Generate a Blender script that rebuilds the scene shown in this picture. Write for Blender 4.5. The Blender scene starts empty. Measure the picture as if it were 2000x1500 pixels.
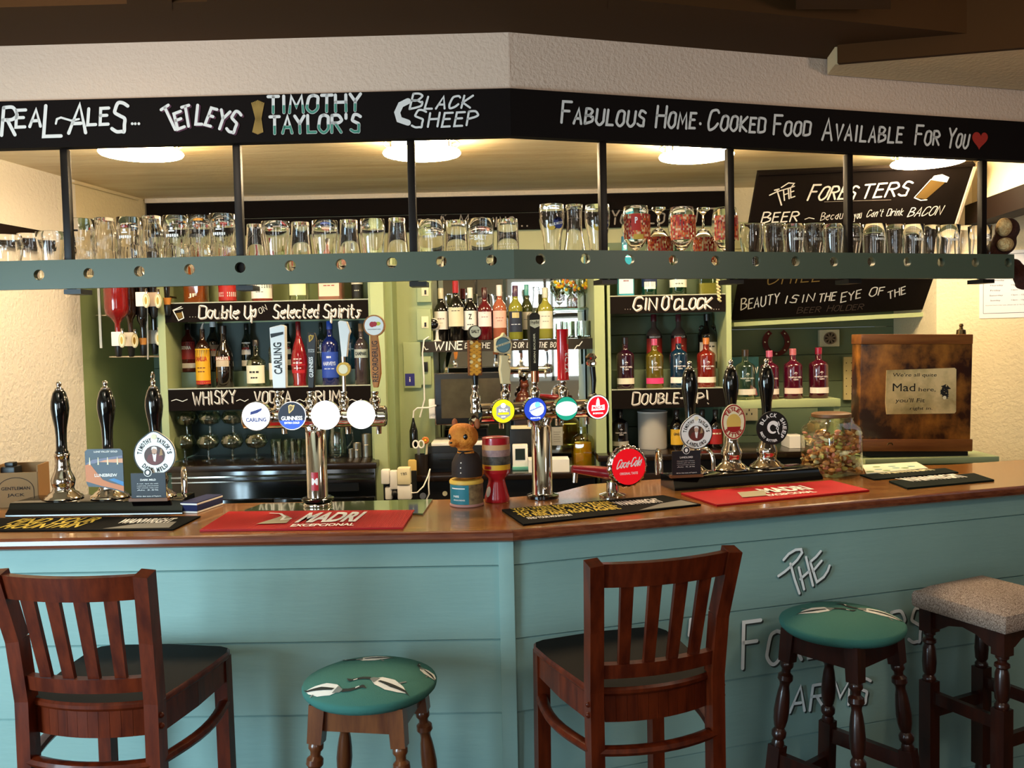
import bpy, bmesh, math, random
from math import sin, cos, tan, pi, radians as rad, sqrt, atan2
from mathutils import Vector, Matrix
from mathutils.geometry import tessellate_polygon
random.seed(7)
S = bpy.context.scene
COL = S.collection

# ------------------------------------------------------------------ camera
FPX = 1750.0
EYE = 1.62
PITCH, ROLL = rad(2.83), rad(1.221)
_f = Vector((0, cos(PITCH), -sin(PITCH))); _rt = Vector((1, 0, 0)); _dn = Vector((0, -sin(PITCH), -cos(PITCH)))
CR = _rt*cos(ROLL) + _dn*sin(ROLL)
CD = -_rt*sin(ROLL) + _dn*cos(ROLL)
CO = Vector((0, 0, EYE))
cam_data = bpy.data.cameras.new('camera'); cam_data.sensor_width = 36.0; cam_data.lens = 36.0*FPX/2000.0
cam_data.clip_start = 0.02
cam = bpy.data.objects.new('camera', cam_data); COL.objects.link(cam)
M3 = Matrix((CR, -CD, -_f)).transposed()
cam.matrix_world = Matrix.Translation(CO) @ M3.to_4x4()
S.camera = cam

# ------------------------------------------------------------------ world, exposure, big lights
W = bpy.data.worlds.new('world'); S.world = W; W.use_nodes = True
W.node_tree.nodes['Background'].inputs[0].default_value = (0.75, 0.88, 1.0, 1)
W.node_tree.nodes['Background'].inputs[1].default_value = 0.25
S.view_settings.view_transform = 'Standard'; S.view_settings.look = 'None'
S.view_settings.exposure = 0.75; S.view_settings.gamma = 1.0
S.view_settings.use_curve_mapping = False
S.cycles.max_bounces = 12; S.cycles.transparent_max_bounces = 24; S.cycles.transmission_bounces = 12
S.cycles.glossy_bounces = 4; S.cycles.diffuse_bounces = 4
S.cycles.sample_clamp_indirect = 6.0
S.cycles.caustics_reflective = False; S.cycles.caustics_refractive = False
S.cycles.use_denoising = True

def area_light(name, loc, target, sx, sy, power, color):
    d = bpy.data.lights.new(name, 'AREA'); d.shape = 'RECTANGLE'; d.size = sx; d.size_y = sy; d.energy = power; d.color = color
    o = bpy.data.objects.new(name, d); COL.objects.link(o); o.location = loc
    o.rotation_euler = (Vector(target)-Vector(loc)).to_track_quat('-Z', 'Y').to_euler()
    return o
# daylight coming through the front windows of the pub (behind and to the left of the viewer)
area_light('window_daylight_left', (-2.78, 0.75, 1.10), (-0.75, 2.2, 0.60), 1.9, 1.3, 124, (0.58, 0.84, 1.0))
area_light('window_daylight_back', (0.55, -1.92, 1.75), (0.55, 0.5, 1.70), 1.05, 1.25, 10, (0.86, 0.95, 1.0))
area_light('window_daylight_rear', (-1.55, -1.92, 1.45), (-1.35, 0.5, 1.30), 1.1, 1.25, 11, (0.86, 0.95, 1.0))

# unseen warm lamps added to brighten the plaster above the fascia
for i, p in enumerate(((-1.1, 1.65, 2.40), (1.6, 1.35, 2.15))):
    d = bpy.data.lights.new('warm_fill_lamp', 'POINT'); d.energy = (9, 13)[i]; d.color = (1.0, 0.82, 0.66); d.shadow_soft_size = 0.12
    o = bpy.data.objects.new('warm_fill_lamp', d); COL.objects.link(o); o.location = p
# ------------------------------------------------------------------ pixel -> place helpers (frame of 2000 x 1500)
def ray(px, py): return CR*((px-1000)/FPX) + CD*((py-750)/FPX) + _f
def at(px, py, Y):
    d = ray(px, py); return CO + d*(Y/d.y)
def atz(px, py, z):
    d = ray(px, py); return CO + d*((z-EYE)/d.z)
def proj(P):
    v = Vector(P)-CO; w = v.dot(_f); return 1000+FPX*v.dot(CR)/w, 750+FPX*v.dot(CD)/w
def stand(px, Y, z):
    """the point at depth Y and height z that appears at column px"""
    a = proj((0, Y, z))[0]; b = proj((1, Y, z))[0]
    return Vector(((px-a)/(b-a), Y, z))

class Frame:
    """a vertical plane turned by yaw; local x to the right, y away from the viewer, z up"""
    def __init__(s, origin, yaw):
        s.o = Vector(origin); s.yaw = yaw
        s.u = Vector((cos(yaw), sin(yaw), 0)); s.n = Vector((-sin(yaw), cos(yaw), 0))
    def hit(s, px, py, y=0.0):
        d = ray(px, py); t = ((s.o + s.n*y - CO).dot(s.n))/d.dot(s.n); return CO + d*t
    def loc(s, px, py, y=0.0):
        P = s.hit(px, py, y)-s.o; return P.dot(s.u), P.z
    def w(s, x, y, z): return s.o + s.u*x + s.n*y + Vector((0, 0, z))

# ------------------------------------------------------------------ materials
def lin(h):
    h = h.lstrip('#'); c = [int(h[i:i+2], 16)/255 for i in (0, 2, 4)]
    return tuple((x/12.92 if x <= 0.04045 else ((x+0.055)/1.055)**2.4) for x in c) + (1.0,)
MATS = {}
def mat(name, col, rough=0.5, metal=0.0, trans=0.0, ior=1.45, coat=0.0, emis=None, es=0.0, spec=0.5, bump=None, vary=None, alpha=None):
    """bump = (scale, strength, stretch xyz); vary = (second colour, scale, stretch xyz)"""
    if name in MATS: return MATS[name]
    m = bpy.data.materials.new(name); m.use_nodes = True; MATS[name] = m
    nt = m.node_tree; b = nt.nodes['Principled BSDF']; I = b.inputs
    I['Base Color'].default_value = lin(col); I['Roughness'].default_value = rough; I['Metallic'].default_value = metal
    I['Transmission Weight'].default_value = trans; I['IOR'].default_value = ior; I['Coat Weight'].default_value = coat
    I['Coat Roughness'].default_value = 0.08; I['Specular IOR Level'].default_value = spec
    if emis: I['Emission Color'].default_value = lin(emis); I['Emission Strength'].default_value = es
    if alpha is not None: I['Alpha'].default_value = alpha
    def noise(scale, st, detail=4, rgh=0.55):
        tc = nt.nodes.new('ShaderNodeTexCoord'); mp = nt.nodes.new('ShaderNodeMapping'); mp.inputs['Scale'].default_value = st
        n = nt.nodes.new('ShaderNodeTexNoise'); n.inputs['Scale'].default_value = scale; n.inputs['Detail'].default_value = detail
        n.inputs['Roughness'].default_value = rgh
        nt.links.new(tc.outputs['Object'], mp.inputs['Vector']); nt.links.new(mp.outputs[0], n.inputs['Vector']); return n
    if bump:
        n = noise(bump[0], bump[2] if len(bump) > 2 else (1, 1, 1)); bp = nt.nodes.new('ShaderNodeBump')
        bp.inputs['Strength'].default_value = bump[1]; bp.inputs['Distance'].default_value = 0.01
        nt.links.new(n.outputs['Fac'], bp.inputs['Height']); nt.links.new(bp.outputs[0], I['Normal'])
    if vary:
        n = noise(vary[1], vary[2] if len(vary) > 2 else (1, 1, 1), 6, 0.6); r = nt.nodes.new('ShaderNodeValToRGB')
        lo, hi = vary[3] if len(vary) > 3 else (0.35, 0.65)
        r.color_ramp.elements[0].position = lo; r.color_ramp.elements[1].position = hi
        r.color_ramp.elements[0].color = lin(col); r.color_ramp.elements[1].color = lin(vary[0])
        nt.links.new(n.outputs['Fac'], r.inputs[0]); nt.links.new(r.outputs[0], I['Base Color'])
    return m
def thin_glass(name, col, refl=0.10):
    """clear container glass: straight-through tint plus a mirror-like sheen"""
    if name in MATS: return MATS[name]
    m = bpy.data.materials.new(name); m.use_nodes = True; MATS[name] = m; nt = m.node_tree; nt.nodes.clear()
    o = nt.nodes.new('ShaderNodeOutputMaterial'); t = nt.nodes.new('ShaderNodeBsdfTransparent'); g = nt.nodes.new('ShaderNodeBsdfGlossy')
    g.inputs['Roughness'].default_value = 0.03; t.inputs[0].default_value = lin(col); mx = nt.nodes.new('ShaderNodeMixShader')
    lw = nt.nodes.new('ShaderNodeLayerWeight'); lw.inputs['Blend'].default_value = 0.35
    mr = nt.nodes.new('ShaderNodeMapRange'); mr.inputs['To Min'].default_value = refl*0.5; mr.inputs['To Max'].default_value = 0.75
    nt.links.new(lw.outputs['Facing'], mr.inputs[0]); nt.links.new(mr.outputs[0], mx.inputs[0])
    nt.links.new(t.outputs[0], mx.inputs[1]); nt.links.new(g.outputs[0], mx.inputs[2]); nt.links.new(mx.outputs[0], o.inputs[0])
    return m
C_ = lambda h, r=0.5: mat('paint_'+h.strip('#')+'_%d' % (r*100), h, r)

# ------------------------------------------------------------------ mesh builder
_txt = {}
def text_geo(s, bold=0.0, shear=0.0):
    k = (s, bold, shear)
    if k not in _txt:
        cu = bpy.data.curves.new('lettering', 'FONT'); cu.body = s; cu.size = 1; cu.offset = bold; cu.shear = shear; cu.resolution_u = 3
        ob = bpy.data.objects.new('lettering', cu); me = bpy.data.meshes.new_from_object(ob)
        vs = [(v.co.x, v.co.y) for v in me.vertices]; fs = [tuple(p.vertices) for p in me.polygons]
        bpy.data.objects.remove(ob); bpy.data.curves.remove(cu); bpy.data.meshes.remove(me)
        if vs:
            x0 = min(v[0] for v in vs); x1 = max(v[0] for v in vs); y0 = min(v[1] for v in vs); y1 = max(v[1] for v in vs)
        else: x0 = y0 = 0; x1 = y1 = 1
        _txt[k] = (vs, fs, (x0, x1, y0, y1))
    return _txt[k]

class MB:
    def __init__(s): s.v = []; s.f = []; s.m = []; s.mats = []
    def mi(s, m):
        if m not in s.mats: s.mats.append(m)
        return s.mats.index(m)
    def add(s, vs, fs, m, M=None):
        o = len(s.v); k = s.mi(m)
        s.v += [tuple(M @ Vector(v)) for v in vs] if M is not None else [tuple(v) for v in vs]
        s.f += [tuple(i+o for i in f) for f in fs]; s.m += [k]*len(fs); return s
    def box(s, c, d, m, rz=0.0, bev=0.0, M=None):
        R = Matrix.Translation(Vector(c)) @ Matrix.Rotation(rz, 4, 'Z')
        if M is not None: R = M @ R
        if bev > 0:
            bm = bmesh.new(); bmesh.ops.create_cube(bm, size=1); bmesh.ops.scale(bm, vec=Vector(d), verts=bm.verts)
            bmesh.ops.bevel(bm, geom=list(bm.edges), offset=min(bev, min(d)*0.45), segments=2, affect='EDGES', profile=0.6)
            bm.verts.index_update(); vs = [v.co[:] for v in bm.verts]; fs = [tuple(v.index for v in f.verts) for f in bm.faces]; bm.free()
            return s.add(vs, fs, m, R)
        a, b, e = d[0]/2, d[1]/2, d[2]/2
        vs = [(-a,-b,-e),(a,-b,-e),(a,b,-e),(-a,b,-e),(-a,-b,e),(a,-b,e),(a,b,e),(-a,b,e)]
        return s.add(vs, [(0,3,2,1),(4,5,6,7),(0,1,5,4),(1,2,6,5),(2,3,7,6),(3,0,4,7)], m, R)
    def lathe(s, prof, m, seg=24, c=(0,0,0), M=None, rib=None, sq=None):
        """prof = [(r, z)]; closes on the axis where r = 0; rib(ang, z) -> radius factor; sq = exponent for a squarish section"""
        vs = []; rings = []
        for (r, z) in prof:
            if r <= 1e-6: rings.append([len(vs)]*seg); vs.append((c[0], c[1], c[2]+z)); continue
            ring = []
            for i in range(seg):
                a = 2*pi*i/seg; k = r*(rib(a, z) if rib else 1.0)
                if sq: k *= (abs(cos(a))**sq+abs(sin(a))**sq)**(-1.0/sq)
                ring.append(len(vs)); vs.append((c[0]+k*cos(a), c[1]+k*sin(a), c[2]+z))
            rings.append(ring)
        fs = []
        for A, B in zip(rings, rings[1:]):
            for i in range(seg):
                j = (i+1) % seg; q = [A[i], A[j], B[j], B[i]]; q2 = []
                for x in q:
                    if x not in q2: q2.append(x)
                if len(q2) > 2: fs.append(tuple(q2))
        return s.add(vs, fs, m, M)
    def tube(s, pts, r, m, seg=10, cap=True, flat=None):
        pts = [Vector(p) for p in pts]; n = len(pts); rr = r if isinstance(r, (list, tuple)) else [r]*n
        vs = []; fs = []; up = None
        for i, p in enumerate(pts):
            t = (pts[min(i+1, n-1)]-pts[max(i-1, 0)]).normalized()
            if up is None:
                up = Vector((0, 0, 1)) if abs(t.z) < 0.9 else Vector((0, 1, 0))
            a = t.cross(up)
            if a.length < 1e-4: a = t.cross(Vector((1, 0, 0)))
            a.normalize(); b = a.cross(t).normalized(); up = b
            for k in range(seg):
                g = 2*pi*k/seg; vs.append(p + a*cos(g)*rr[i] + b*sin(g)*rr[i]*(flat or 1))
        for i in range(n-1):
            for k in range(seg):
                j = (k+1) % seg; fs.append((i*seg+k, i*seg+j, (i+1)*seg+j, (i+1)*seg+k))
        if cap: fs.append(tuple(range(seg))[::-1]); fs.append(tuple((n-1)*seg+k for k in range(seg)))
        return s.add(vs, fs, m)
    def bar(s, a, b, w, d, m, ax=None, w2=None, d2=None):
        """a rectangular bar from a to b; w along the horizontal-ish side ax, d across"""
        a = Vector(a); b = Vector(b); t = (b-a).normalized(); ax = Vector(ax) if ax else (Vector((0,0,1)) if abs(t.z) < .9 else Vector((1,0,0)))
        y = t.cross(ax).normalized(); x = y.cross(t).normalized(); vs = []
        for p, ww, dd in ((a, w, d), (b, w2 or w, d2 or d)):
            for i, j in ((-1,-1),(1,-1),(1,1),(-1,1)): vs.append(p + x*(i*ww/2) + y*(j*dd/2))
        return s.add(vs, [(0,1,2,3)[::-1],(4,5,6,7),(0,1,5,4),(1,2,6,5),(2,3,7,6),(3,0,4,7)], m)
    def sphere(s, c, r, m, seg=16, rg=10, M=None):
        r = r if isinstance(r, (list, tuple)) else (r, r, r); vs = [(c[0], c[1], c[2]-r[2])]; fs = []
        for i in range(1, rg):
            ph = -pi/2+pi*i/rg
            for k in range(seg):
                a = 2*pi*k/seg; vs.append((c[0]+r[0]*cos(ph)*cos(a), c[1]+r[1]*cos(ph)*sin(a), c[2]+r[2]*sin(ph)))
        vs.append((c[0], c[1], c[2]+r[2])); T = len(vs)-1
        for k in range(seg):
            j = (k+1) % seg; fs.append((0, 1+j, 1+k)); fs.append((T, T-seg+k, T-seg+j))
            for i in range(rg-2): fs.append((1+i*seg+k, 1+i*seg+j, 1+(i+1)*seg+j, 1+(i+1)*seg+k))
        return s.add(vs, fs, m, M)
    def prism(s, poly, z0, z1, m, M=None):
        """plan outline (x, y) raised from z0 to z1"""
        n = len(poly); vs = [(p[0], p[1], z0) for p in poly]+[(p[0], p[1], z1) for p in poly]
        tri = tessellate_polygon([[Vector((p[0], p[1], 0)) for p in poly]]); fs = []
        for t in tri: fs.append(tuple(t)[::-1]); fs.append(tuple(i+n for i in t))
        for i in range(n): j = (i+1) % n; fs.append((i, j, j+n, i+n))
        return s.add(vs, fs, m, M)
    def plate(s, poly, y0, y1, m, holes=(), M=None):
        """front outline (x, z) with thickness from y0 (front) to y1 (back); holes are further outlines"""
        L = [list(poly)]+[list(h) for h in holes]; flat = [p for l in L for p in l]; n = len(flat)
        tri = tessellate_polygon([[Vector((p[0], p[1], 0)) for p in l] for l in L])
        vs = [(p[0], y0, p[1]) for p in flat]+[(p[0], y1, p[1]) for p in flat]; fs = []
        for t in tri: fs.append(tuple(t)); fs.append(tuple(i+n for i in t)[::-1])
        o = 0
        for l in L:
            k = len(l)
            for i in range(k): j = (i+1) % k; fs.append((o+i, o+j, o+j+n, o+i+n))
            o += k
        return s.add(vs, fs, m, M)
    def disc(s, c, r, y0, y1, m, seg=28, rz=None, M=None):
        return s.plate([(c[0]+r*cos(2*pi*i/seg), c[1]+(rz or r)*sin(2*pi*i/seg)) for i in range(seg)], y0, y1, m, M=M)
    def rect(s, x0, x1, z0, z1, y0, y1, m, M=None): return s.plate([(x0,z0),(x1,z0),(x1,z1),(x0,z1)], y0, y1, m, M=M)
    def flat(s, poly, y, m, M=None):
        tri = tessellate_polygon([[Vector((p[0], p[1], 0)) for p in poly]])
        return s.add([(p[0], y, p[1]) for p in poly], [tuple(t) for t in tri], m, M)
    def patch(s, R, z0, z1, a0, a1, m, seg=12, R1=None):
        """a label on a round body, angles measured from the viewer's side"""
        vs = []; fs = []
        for i in range(seg+1):
            a = a0+(a1-a0)*i/seg
            vs += [(R*sin(a), -R*cos(a), z0), ((R1 or R)*sin(a), -(R1 or R)*cos(a), z1)]
        for i in range(seg): fs.append((2*i, 2*i+2, 2*i+3, 2*i+1))
        return s.add(vs, fs, m)
    def text(s, t, cx, cz, m, w=None, h=None, y=-0.001, bold=0.0, shear=0.0, rot=0.0, wrap=None, M=None):
        """printed lettering centred on (cx, cz), fitted to width w and / or height h, in front of the surface"""
        vs, fs, (x0, x1, y0, y1) = text_geo(t, bold, shear)
        if not vs: return s
        bw, bh = x1-x0, y1-y0
        kx = w/bw if w else None; ky = h/bh if h else None
        kx = kx or ky; ky = ky or kx; out = []
        for (a, b) in vs:
            p = (a-(x0+x1)/2)*kx; q = (b-(y0+y1)/2)*ky
            p, q = p*cos(rot)-q*sin(rot)+cx, p*sin(rot)+q*cos(rot)+cz
            if wrap: out.append((wrap*sin(p/wrap), -wrap*cos(p/wrap), q))
            else: out.append((p, y, q))
        return s.add(out, fs, m, M)
    def arctext(s, t, cx, cz, R, a0, a1, h, m, y=-0.001, bold=0.02, flip=False, M=None, rz=1.0, wf=0.8):
        """letters along a circle from angle a0 to a1 (0 = right, pi/2 = top)"""
        n = len(t)
        for i, ch in enumerate(t):
            if ch == ' ': continue
            a = a0+(a1-a0)*(i+0.5)/n; rot = a-pi/2 if not flip else a+pi/2
            w = h*wf*(0.4 if ch in "I1'.," else 1)
            hh = h if ch not in "'." else h*0.3; off = 0 if ch not in "'" else h*.35
            s.text(ch, cx+(R+off)*cos(a), cz+(R+off)*rz*sin(a), m, w=w, h=hh, y=y, bold=bold, rot=rot, M=M)
        return s
    def mesh(s, name, ang=38, smooth=True, recalc=True):
        me = bpy.data.meshes.new(name); me.from_pydata(s.v, [], s.f)
        for m in s.mats: me.materials.append(m)
        me.polygons.foreach_set('material_index', s.m)
        if recalc:
            bm = bmesh.new(); bm.from_mesh(me); bmesh.ops.recalc_face_normals(bm, faces=bm.faces); bm.to_mesh(me); bm.free()
        if smooth: me.shade_smooth(); me.set_sharp_from_angle(angle=rad(ang))
        me.update(); return me

# ------------------------------------------------------------------ objects
def tag(o, label, cat, group=None):
    o['label'] = label; o['category'] = cat
    if group: o['group'] = group
    return o
def place(o, loc, rz):
    o.location = loc; o.rotation_euler = rz if isinstance(rz, (tuple, list)) else (0, 0, rz)
def thing(name, label, cat, loc=(0,0,0), rz=0.0, group=None):
    o = bpy.data.objects.new(name, None); o.empty_display_size = 0.05; COL.objects.link(o); place(o, loc, rz); return tag(o, label, cat, group)
def part(name, mb, parent, label=None, loc=None, ang=38, smooth=True):
    me = mb.mesh(name, ang, smooth) if isinstance(mb, MB) else mb
    o = bpy.data.objects.new(name, me); COL.objects.link(o); o.parent = parent
    if loc: o.location = loc
    if label: o['label'] = label
    return o
def split_words(mb, gap):
    """separate builders for the words of a long piece of lettering (strokes nearer than gap stay together)"""
    par = list(range(len(mb.v)))
    def find(i):
        while par[i] != i: par[i] = par[par[i]]; i = par[i]
        return i
    for f in mb.f:
        for i in f[1:]: par[find(i)] = find(f[0])
    box = {}
    for f in mb.f:
        b = box.setdefault(find(f[0]), [9, 9, 9, -9, -9, -9])
        for i in f:
            for q in range(3): b[q] = min(b[q], mb.v[i][q]); b[3+q] = max(b[3+q], mb.v[i][q])
    ks = list(box); grp = {k: k for k in ks}
    def g(k):
        while grp[k] != k: k = grp[k]
        return k
    for a in range(len(ks)):
        for c in range(a):
            A, B = box[ks[a]], box[ks[c]]
            if all(A[q]-gap <= B[3+q] and B[q]-gap <= A[3+q] for q in range(3)): grp[g(ks[a])] = g(ks[c])
    out = {}
    for f, m_ in zip(mb.f, mb.m):
        o = out.setdefault(g(find(f[0])), MB()); o.add([mb.v[i] for i in f], [tuple(range(len(f)))], mb.mats[m_])
    return list(out.values())
def words(mb, parent, gap=0.016):
    for w_ in split_words(mb, gap): part('lettering', w_, parent)
def single(name, mb, label, cat, loc=(0,0,0), rz=0.0, group=None, ang=38):
    me = mb.mesh(name, ang) if isinstance(mb, MB) else mb
    o = bpy.data.objects.new(name, me); COL.objects.link(o); place(o, loc, rz); return tag(o, label, cat, group)
def struct(name, mb, loc=(0,0,0), rz=0.0, parent=None, ang=38):
    me = mb.mesh(name, ang); o = bpy.data.objects.new(name, me); COL.objects.link(o); place(o, loc, rz)
    if parent: o.parent = parent
    else: o['kind'] = 'structure'
    return o

# ------------------------------------------------------------------ hand-painted lettering (single strokes drawn with a brush)
GL = {
'A':(6,"003960;1343"),'B':(6,"0009;~09395857 3505;~0535546462 4100"),'C':(6,"~6859391804021 04163"),'D':(6,"0009;~093968646130 00"),
'E':(5,"59090050;0545"),'F':(5,"5909 00;0545"),'G':(6,"~685939180402203051 63;634333"),'H':(6,"0009;6069;0565"),'I':(2,"1019"),
'J':(5,"~5952411002"),'K':(6,"0009;690460"),'L':(5,"090050"),'M':(8,"0019437980"),'N':(6,"00096069"),
'O':(6,"~3918040220406265684 939"),'P':(6,"0009;~0949676645 04"),'Q':(7,"~39180402204062656 84939;4370"),'R':(6,"0009;~0949676645 05;2560"),
'S':(6,"~68492917 163554525040 2001"),'T':(6,"0969;3930"),'U':(6,"~090402204062 6469"),'V':(6,"093069"),'W':(9,"0920466099"),
'X':(6,"0069;0960"),'Y':(6,"0935;69353 0"),'Z':(6,"09690060"),
'a':(5,"~4535140211304253;4640"),'b':(5,"0009;~0455464230 01"),'c':(5,"~4535150211304 1"),'d':(5,"4940;~4435150211304 2"),
'e':(5,"~0344554635150211304 1"),'f':(4,"~4938282010;0646"),'g':(5,"4542;~4435150211304 2;~45411d0d"),'h':(5,"0009;~0426464440"),
'i':(2,"1016;1818"),'k':(5,"0009;460350"),'l':(2,"~191120"),'m':(8,"0006;~0326454 0;~4356767470"),'n':(5,"0006;~0326464440"),
'o':(5,"~26150311304255452 6"),'p':(5,"060d;~0436464331 02"),'r':(4,"0006;~0326365 5"),'s':(4,"~4525152333211001"),
't':(4,"1911;~11203 0;0636"),'u':(5,"~0602103041 46;4640"),'v':(5,"062046"),'w':(8,"0620436086"),'x':(5,"0046;0640"),
'y':(5,"0623;46203d1d"),'z':(5,"06460040"),
'.':(2,"1010"),',':(2,"101d"),"'":(2,"1917"),'-':(4,"0444"),'~':(7,"~0325455374 5"),'!':(2,"1913;1010"),'&':(6,"~60182939081203 0355"),' ':(4,""),
'_':(4,"0444"),':':(2,"1010;1515"),'/':(5,"0059"),
'0':(5,"~29170311304245472 9"),'1':(3,"172920"),'2':(5,"~07294746000050"),'3':(5,"~082947350545342010 01"),'4':(5,"400 9035 3"),'5':(5,"4909 05;~0535534220 01"),
'6':(5,"~4905021031432504"),'7':(5,"094910"),'8':(5,"~250729472503010 0413 25"),'9':(5,"~4426170525474410"),
}
def _pts(seg):
    sm = seg.startswith('~'); seg = seg.lstrip('~').replace(' ', ''); P = []
    i = 0
    while i+1 < len(seg):
        y = {'d': -3}.get(seg[i+1]); y = int(seg[i+1]) if y is None else y
        x = {'d': 0}.get(seg[i]); x = int(seg[i]) if x is None else x
        P.append((float(x), float(y))); i += 2
    if sm and len(P) > 2:
        Q = [P[0]]+P+[P[-1]]; R = []
        for k in range(1, len(Q)-2):
            p0, p1, p2, p3 = Q[k-1], Q[k], Q[k+1], Q[k+2]
            for j in range(5):
                t = j/5.0
                R.append(tuple(0.5*((2*p1[d])+(-p0[d]+p2[d])*t+(2*p0[d]-5*p1[d]+4*p2[d]-p3[d])*t*t+(-p0[d]+3*p1[d]-3*p2[d]+p3[d])*t**3) for d in (0, 1)))
        P = R+[P[-1]]
    return P
def ribbon(mb, pts, w, m, y=-0.001, M=None, taper=False):
    """one brush stroke: a flat band with round ends along pts (x, z)"""
    if len(pts) == 1 or all(abs(p[0]-pts[0][0])+abs(p[1]-pts[0][1]) < 1e-6 for p in pts):
        p = pts[0]; mb.flat([(p[0]+w*.6*cos(a*pi/4), p[1]+w*.6*sin(a*pi/4)) for a in range(8)], y, m, M); return
    P = [Vector((p[0], p[1], 0)) for p in pts]; n = len(P); vs = []; fs = []
    for i in range(n):
        a = (P[i]-P[i-1]).normalized() if i else None; b = (P[i+1]-P[i]).normalized() if i < n-1 else None
        a = a if a is not None and a.length > 0 else b; b = b if b is not None and b.length > 0 else a
        t = (a+b); t = t.normalized() if t.length > 0.2 else b
        nn = Vector((-t.y, t.x, 0)); k = 1/max(0.6, nn.dot(Vector((-a.y, a.x, 0))))
        ww = w*(0.5 if not taper else 0.5*(1.15-0.7*i/(n-1)))
        for sg in (1, -1): q = P[i]+nn*ww*k*sg; vs.append((q.x, y, q.y))
    for i in range(n-1): fs.append((2*i, 2*i+1, 2*i+3, 2*i+2))
    mb.add(vs, fs, m, M)
    for p, d in ((P[0], P[0]-P[1]), (P[-1], P[-1]-P[-2])):
        if d.length == 0: continue
        a0 = atan2(d.y, d.x); r = w/2*(1.15 if taper and p is P[0] else 0.45 if taper else 1)
        mb.flat([(p.x+r*cos(a0+g*pi/6), p.y+r*sin(a0+g*pi/6)) for g in range(-3, 4)], y, m, M)
def brush(mb, text, p0, p1, h, m, w=None, y=-0.0012, slant=0.12, caps=0.72, gap=2.2, jit=0.03, fit=True, M=None, base=None):
    """write text from p0 to p1 (x, z of the base line's ends), capital height h; lower-case letters become small capitals when caps is set"""
    w = w or h*0.12; lay = []; x = 0.0
    for ch in text:
        k = 1.0; g = ch
        if caps and ch.isalpha() and ch.islower(): k = caps; g = ch.upper()
        wd, st = GL.get(g, GL[' ']); lay.append((x, k, st)); x += (wd*k + gap)
    tot = max(x-gap, 1); dx, dz = p1[0]-p0[0], p1[1]-p0[1]; L = sqrt(dx*dx+dz*dz); ux, uz = dx/L, dz/L
    sx = L/tot if fit else h/9.0; rng = random.Random(hash(len(text)*31+ord(text[0])))
    for (x0, k, st) in lay:
        jz = rng.uniform(-jit, jit)*h; ja = rng.uniform(-jit, jit)
        for seg in st.split(';'):
            if not seg: continue
            pts = []
            for (a, b) in _pts(seg):
                zz = b/9.0*h*k; xx = (x0+a*k)*sx + zz*(slant+ja); pts.append((p0[0]+ux*xx-uz*zz, p0[1]+uz*xx+ux*zz+jz))
            ribbon(mb, pts, w, m, y, M)
    return mb
def ellipse(cx, cz, rx, rz, n=24, a0=0, a1=2*pi): return [(cx+rx*cos(a0+(a1-a0)*i/n), cz+rz*sin(a0+(a1-a0)*i/n)) for i in range(n)]
# ================================================================== the room
YL, YR = rad(-0.99), rad(17.2)
Z_CT = at(1002, 1037, 2.5).z                       # top of the bar counter
FL = Frame((at(1002, 1037, 2.5).x, 2.5, 0), YL); FR = Frame(FL.o, YR)         # front edge of the counter, left and right run
SL = Frame((at(1004, 515, 2.6).x, 2.6, 0), YL); SR = Frame(SL.o, YR)          # overhead shelf rail and lettered fascia
Z_RB = at(1005, 544, 2.6).z; Z_RT = at(1005, 487, 2.6).z
Z_SB = at(1004, 265, 2.6).z; Z_ST = at(1004, 172, 2.6).z; Z_SO = at(1000, 60, 2.6).z
Z_CB = 2.44                                        # ceiling behind the bar
DECK = Z_RB+0.034

plaster = mat('plaster_cream', '#d6c8b4', 0.9, bump=(70, 0.6, (1, 1, 1)))
plaster_b = mat('plaster_soffit', '#c9b09c', 0.9, bump=(90, 0.35, (1, 1, 1)))
plaster_w = mat('plaster_white', '#ece6dc', 0.9, bump=(55, 0.8, (1, 1, 1)))
plaster_y = mat('plaster_warm', '#e6d8b4', 0.9, bump=(60, 0.5))
ceil_m = mat('ceiling_bar_paint', '#eadcb8', 0.40, bump=(9, 0.3, (1, 6, 1)), vary=('#d4bc8c', 2.2, (0.6, 5, 1)))
brown = mat('beam_brown', '#3c2308', 0.8, spec=0.2)
darkbrown = mat('beam_dark', '#140803', 0.7, spec=0.2)
floor_m = mat('floor_boards', '#3a2a20', 0.6, vary=('#4a3628', 3, (8, 0.6, 1)))
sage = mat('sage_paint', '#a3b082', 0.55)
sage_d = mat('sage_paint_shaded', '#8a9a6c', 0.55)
green_back = mat('green_boards', '#5d6f57', 0.55)
black_board = mat('blackboard', '#0d0604', 0.8, spec=0.15)
teal_paint = mat('bar_front_paint', '#81a09b', 0.5, spec=0.3, bump=(14, 0.12, (0.4, 1, 3)), vary=('#8aa8a2', 1.6))
rail_paint = mat('rail_paint', '#485446', 0.42); deck_m = mat('deck_cream', '#cdc6a4', 0.5)

struct('floor', MB().box((0.2, 1.5, -0.02), (7.2, 7.4, 0.04), floor_m))
struct('ceiling_bar', MB().prism([SL.w(-3.0, 0.11, 0)[:2], SL.w(-0.03, 0.11, 0)[:2], SR.w(2.75, 0.11, 0)[:2], (3.1, 5.25), (-2.6, 5.25)], Z_CB, Z_CB+0.06, ceil_m))
struct('ceiling_room', MB().box((0.3, 0.25, 2.72), (6.4, 4.9, 0.05), plaster_y))
# plaster wall above the lettered fascia, left and right run
struct('wall_above_fascia_left', MB().rect(-3.0, 0.0, Z_ST+0.0005, 2.70, 0.012, 0.10, plaster_b), SL.o, YL)
struct('wall_above_fascia_right', MB().rect(0.0, 2.6, Z_ST+0.0005, 2.70, 0.012, 0.10, plaster_b), SR.o, YR)
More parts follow.
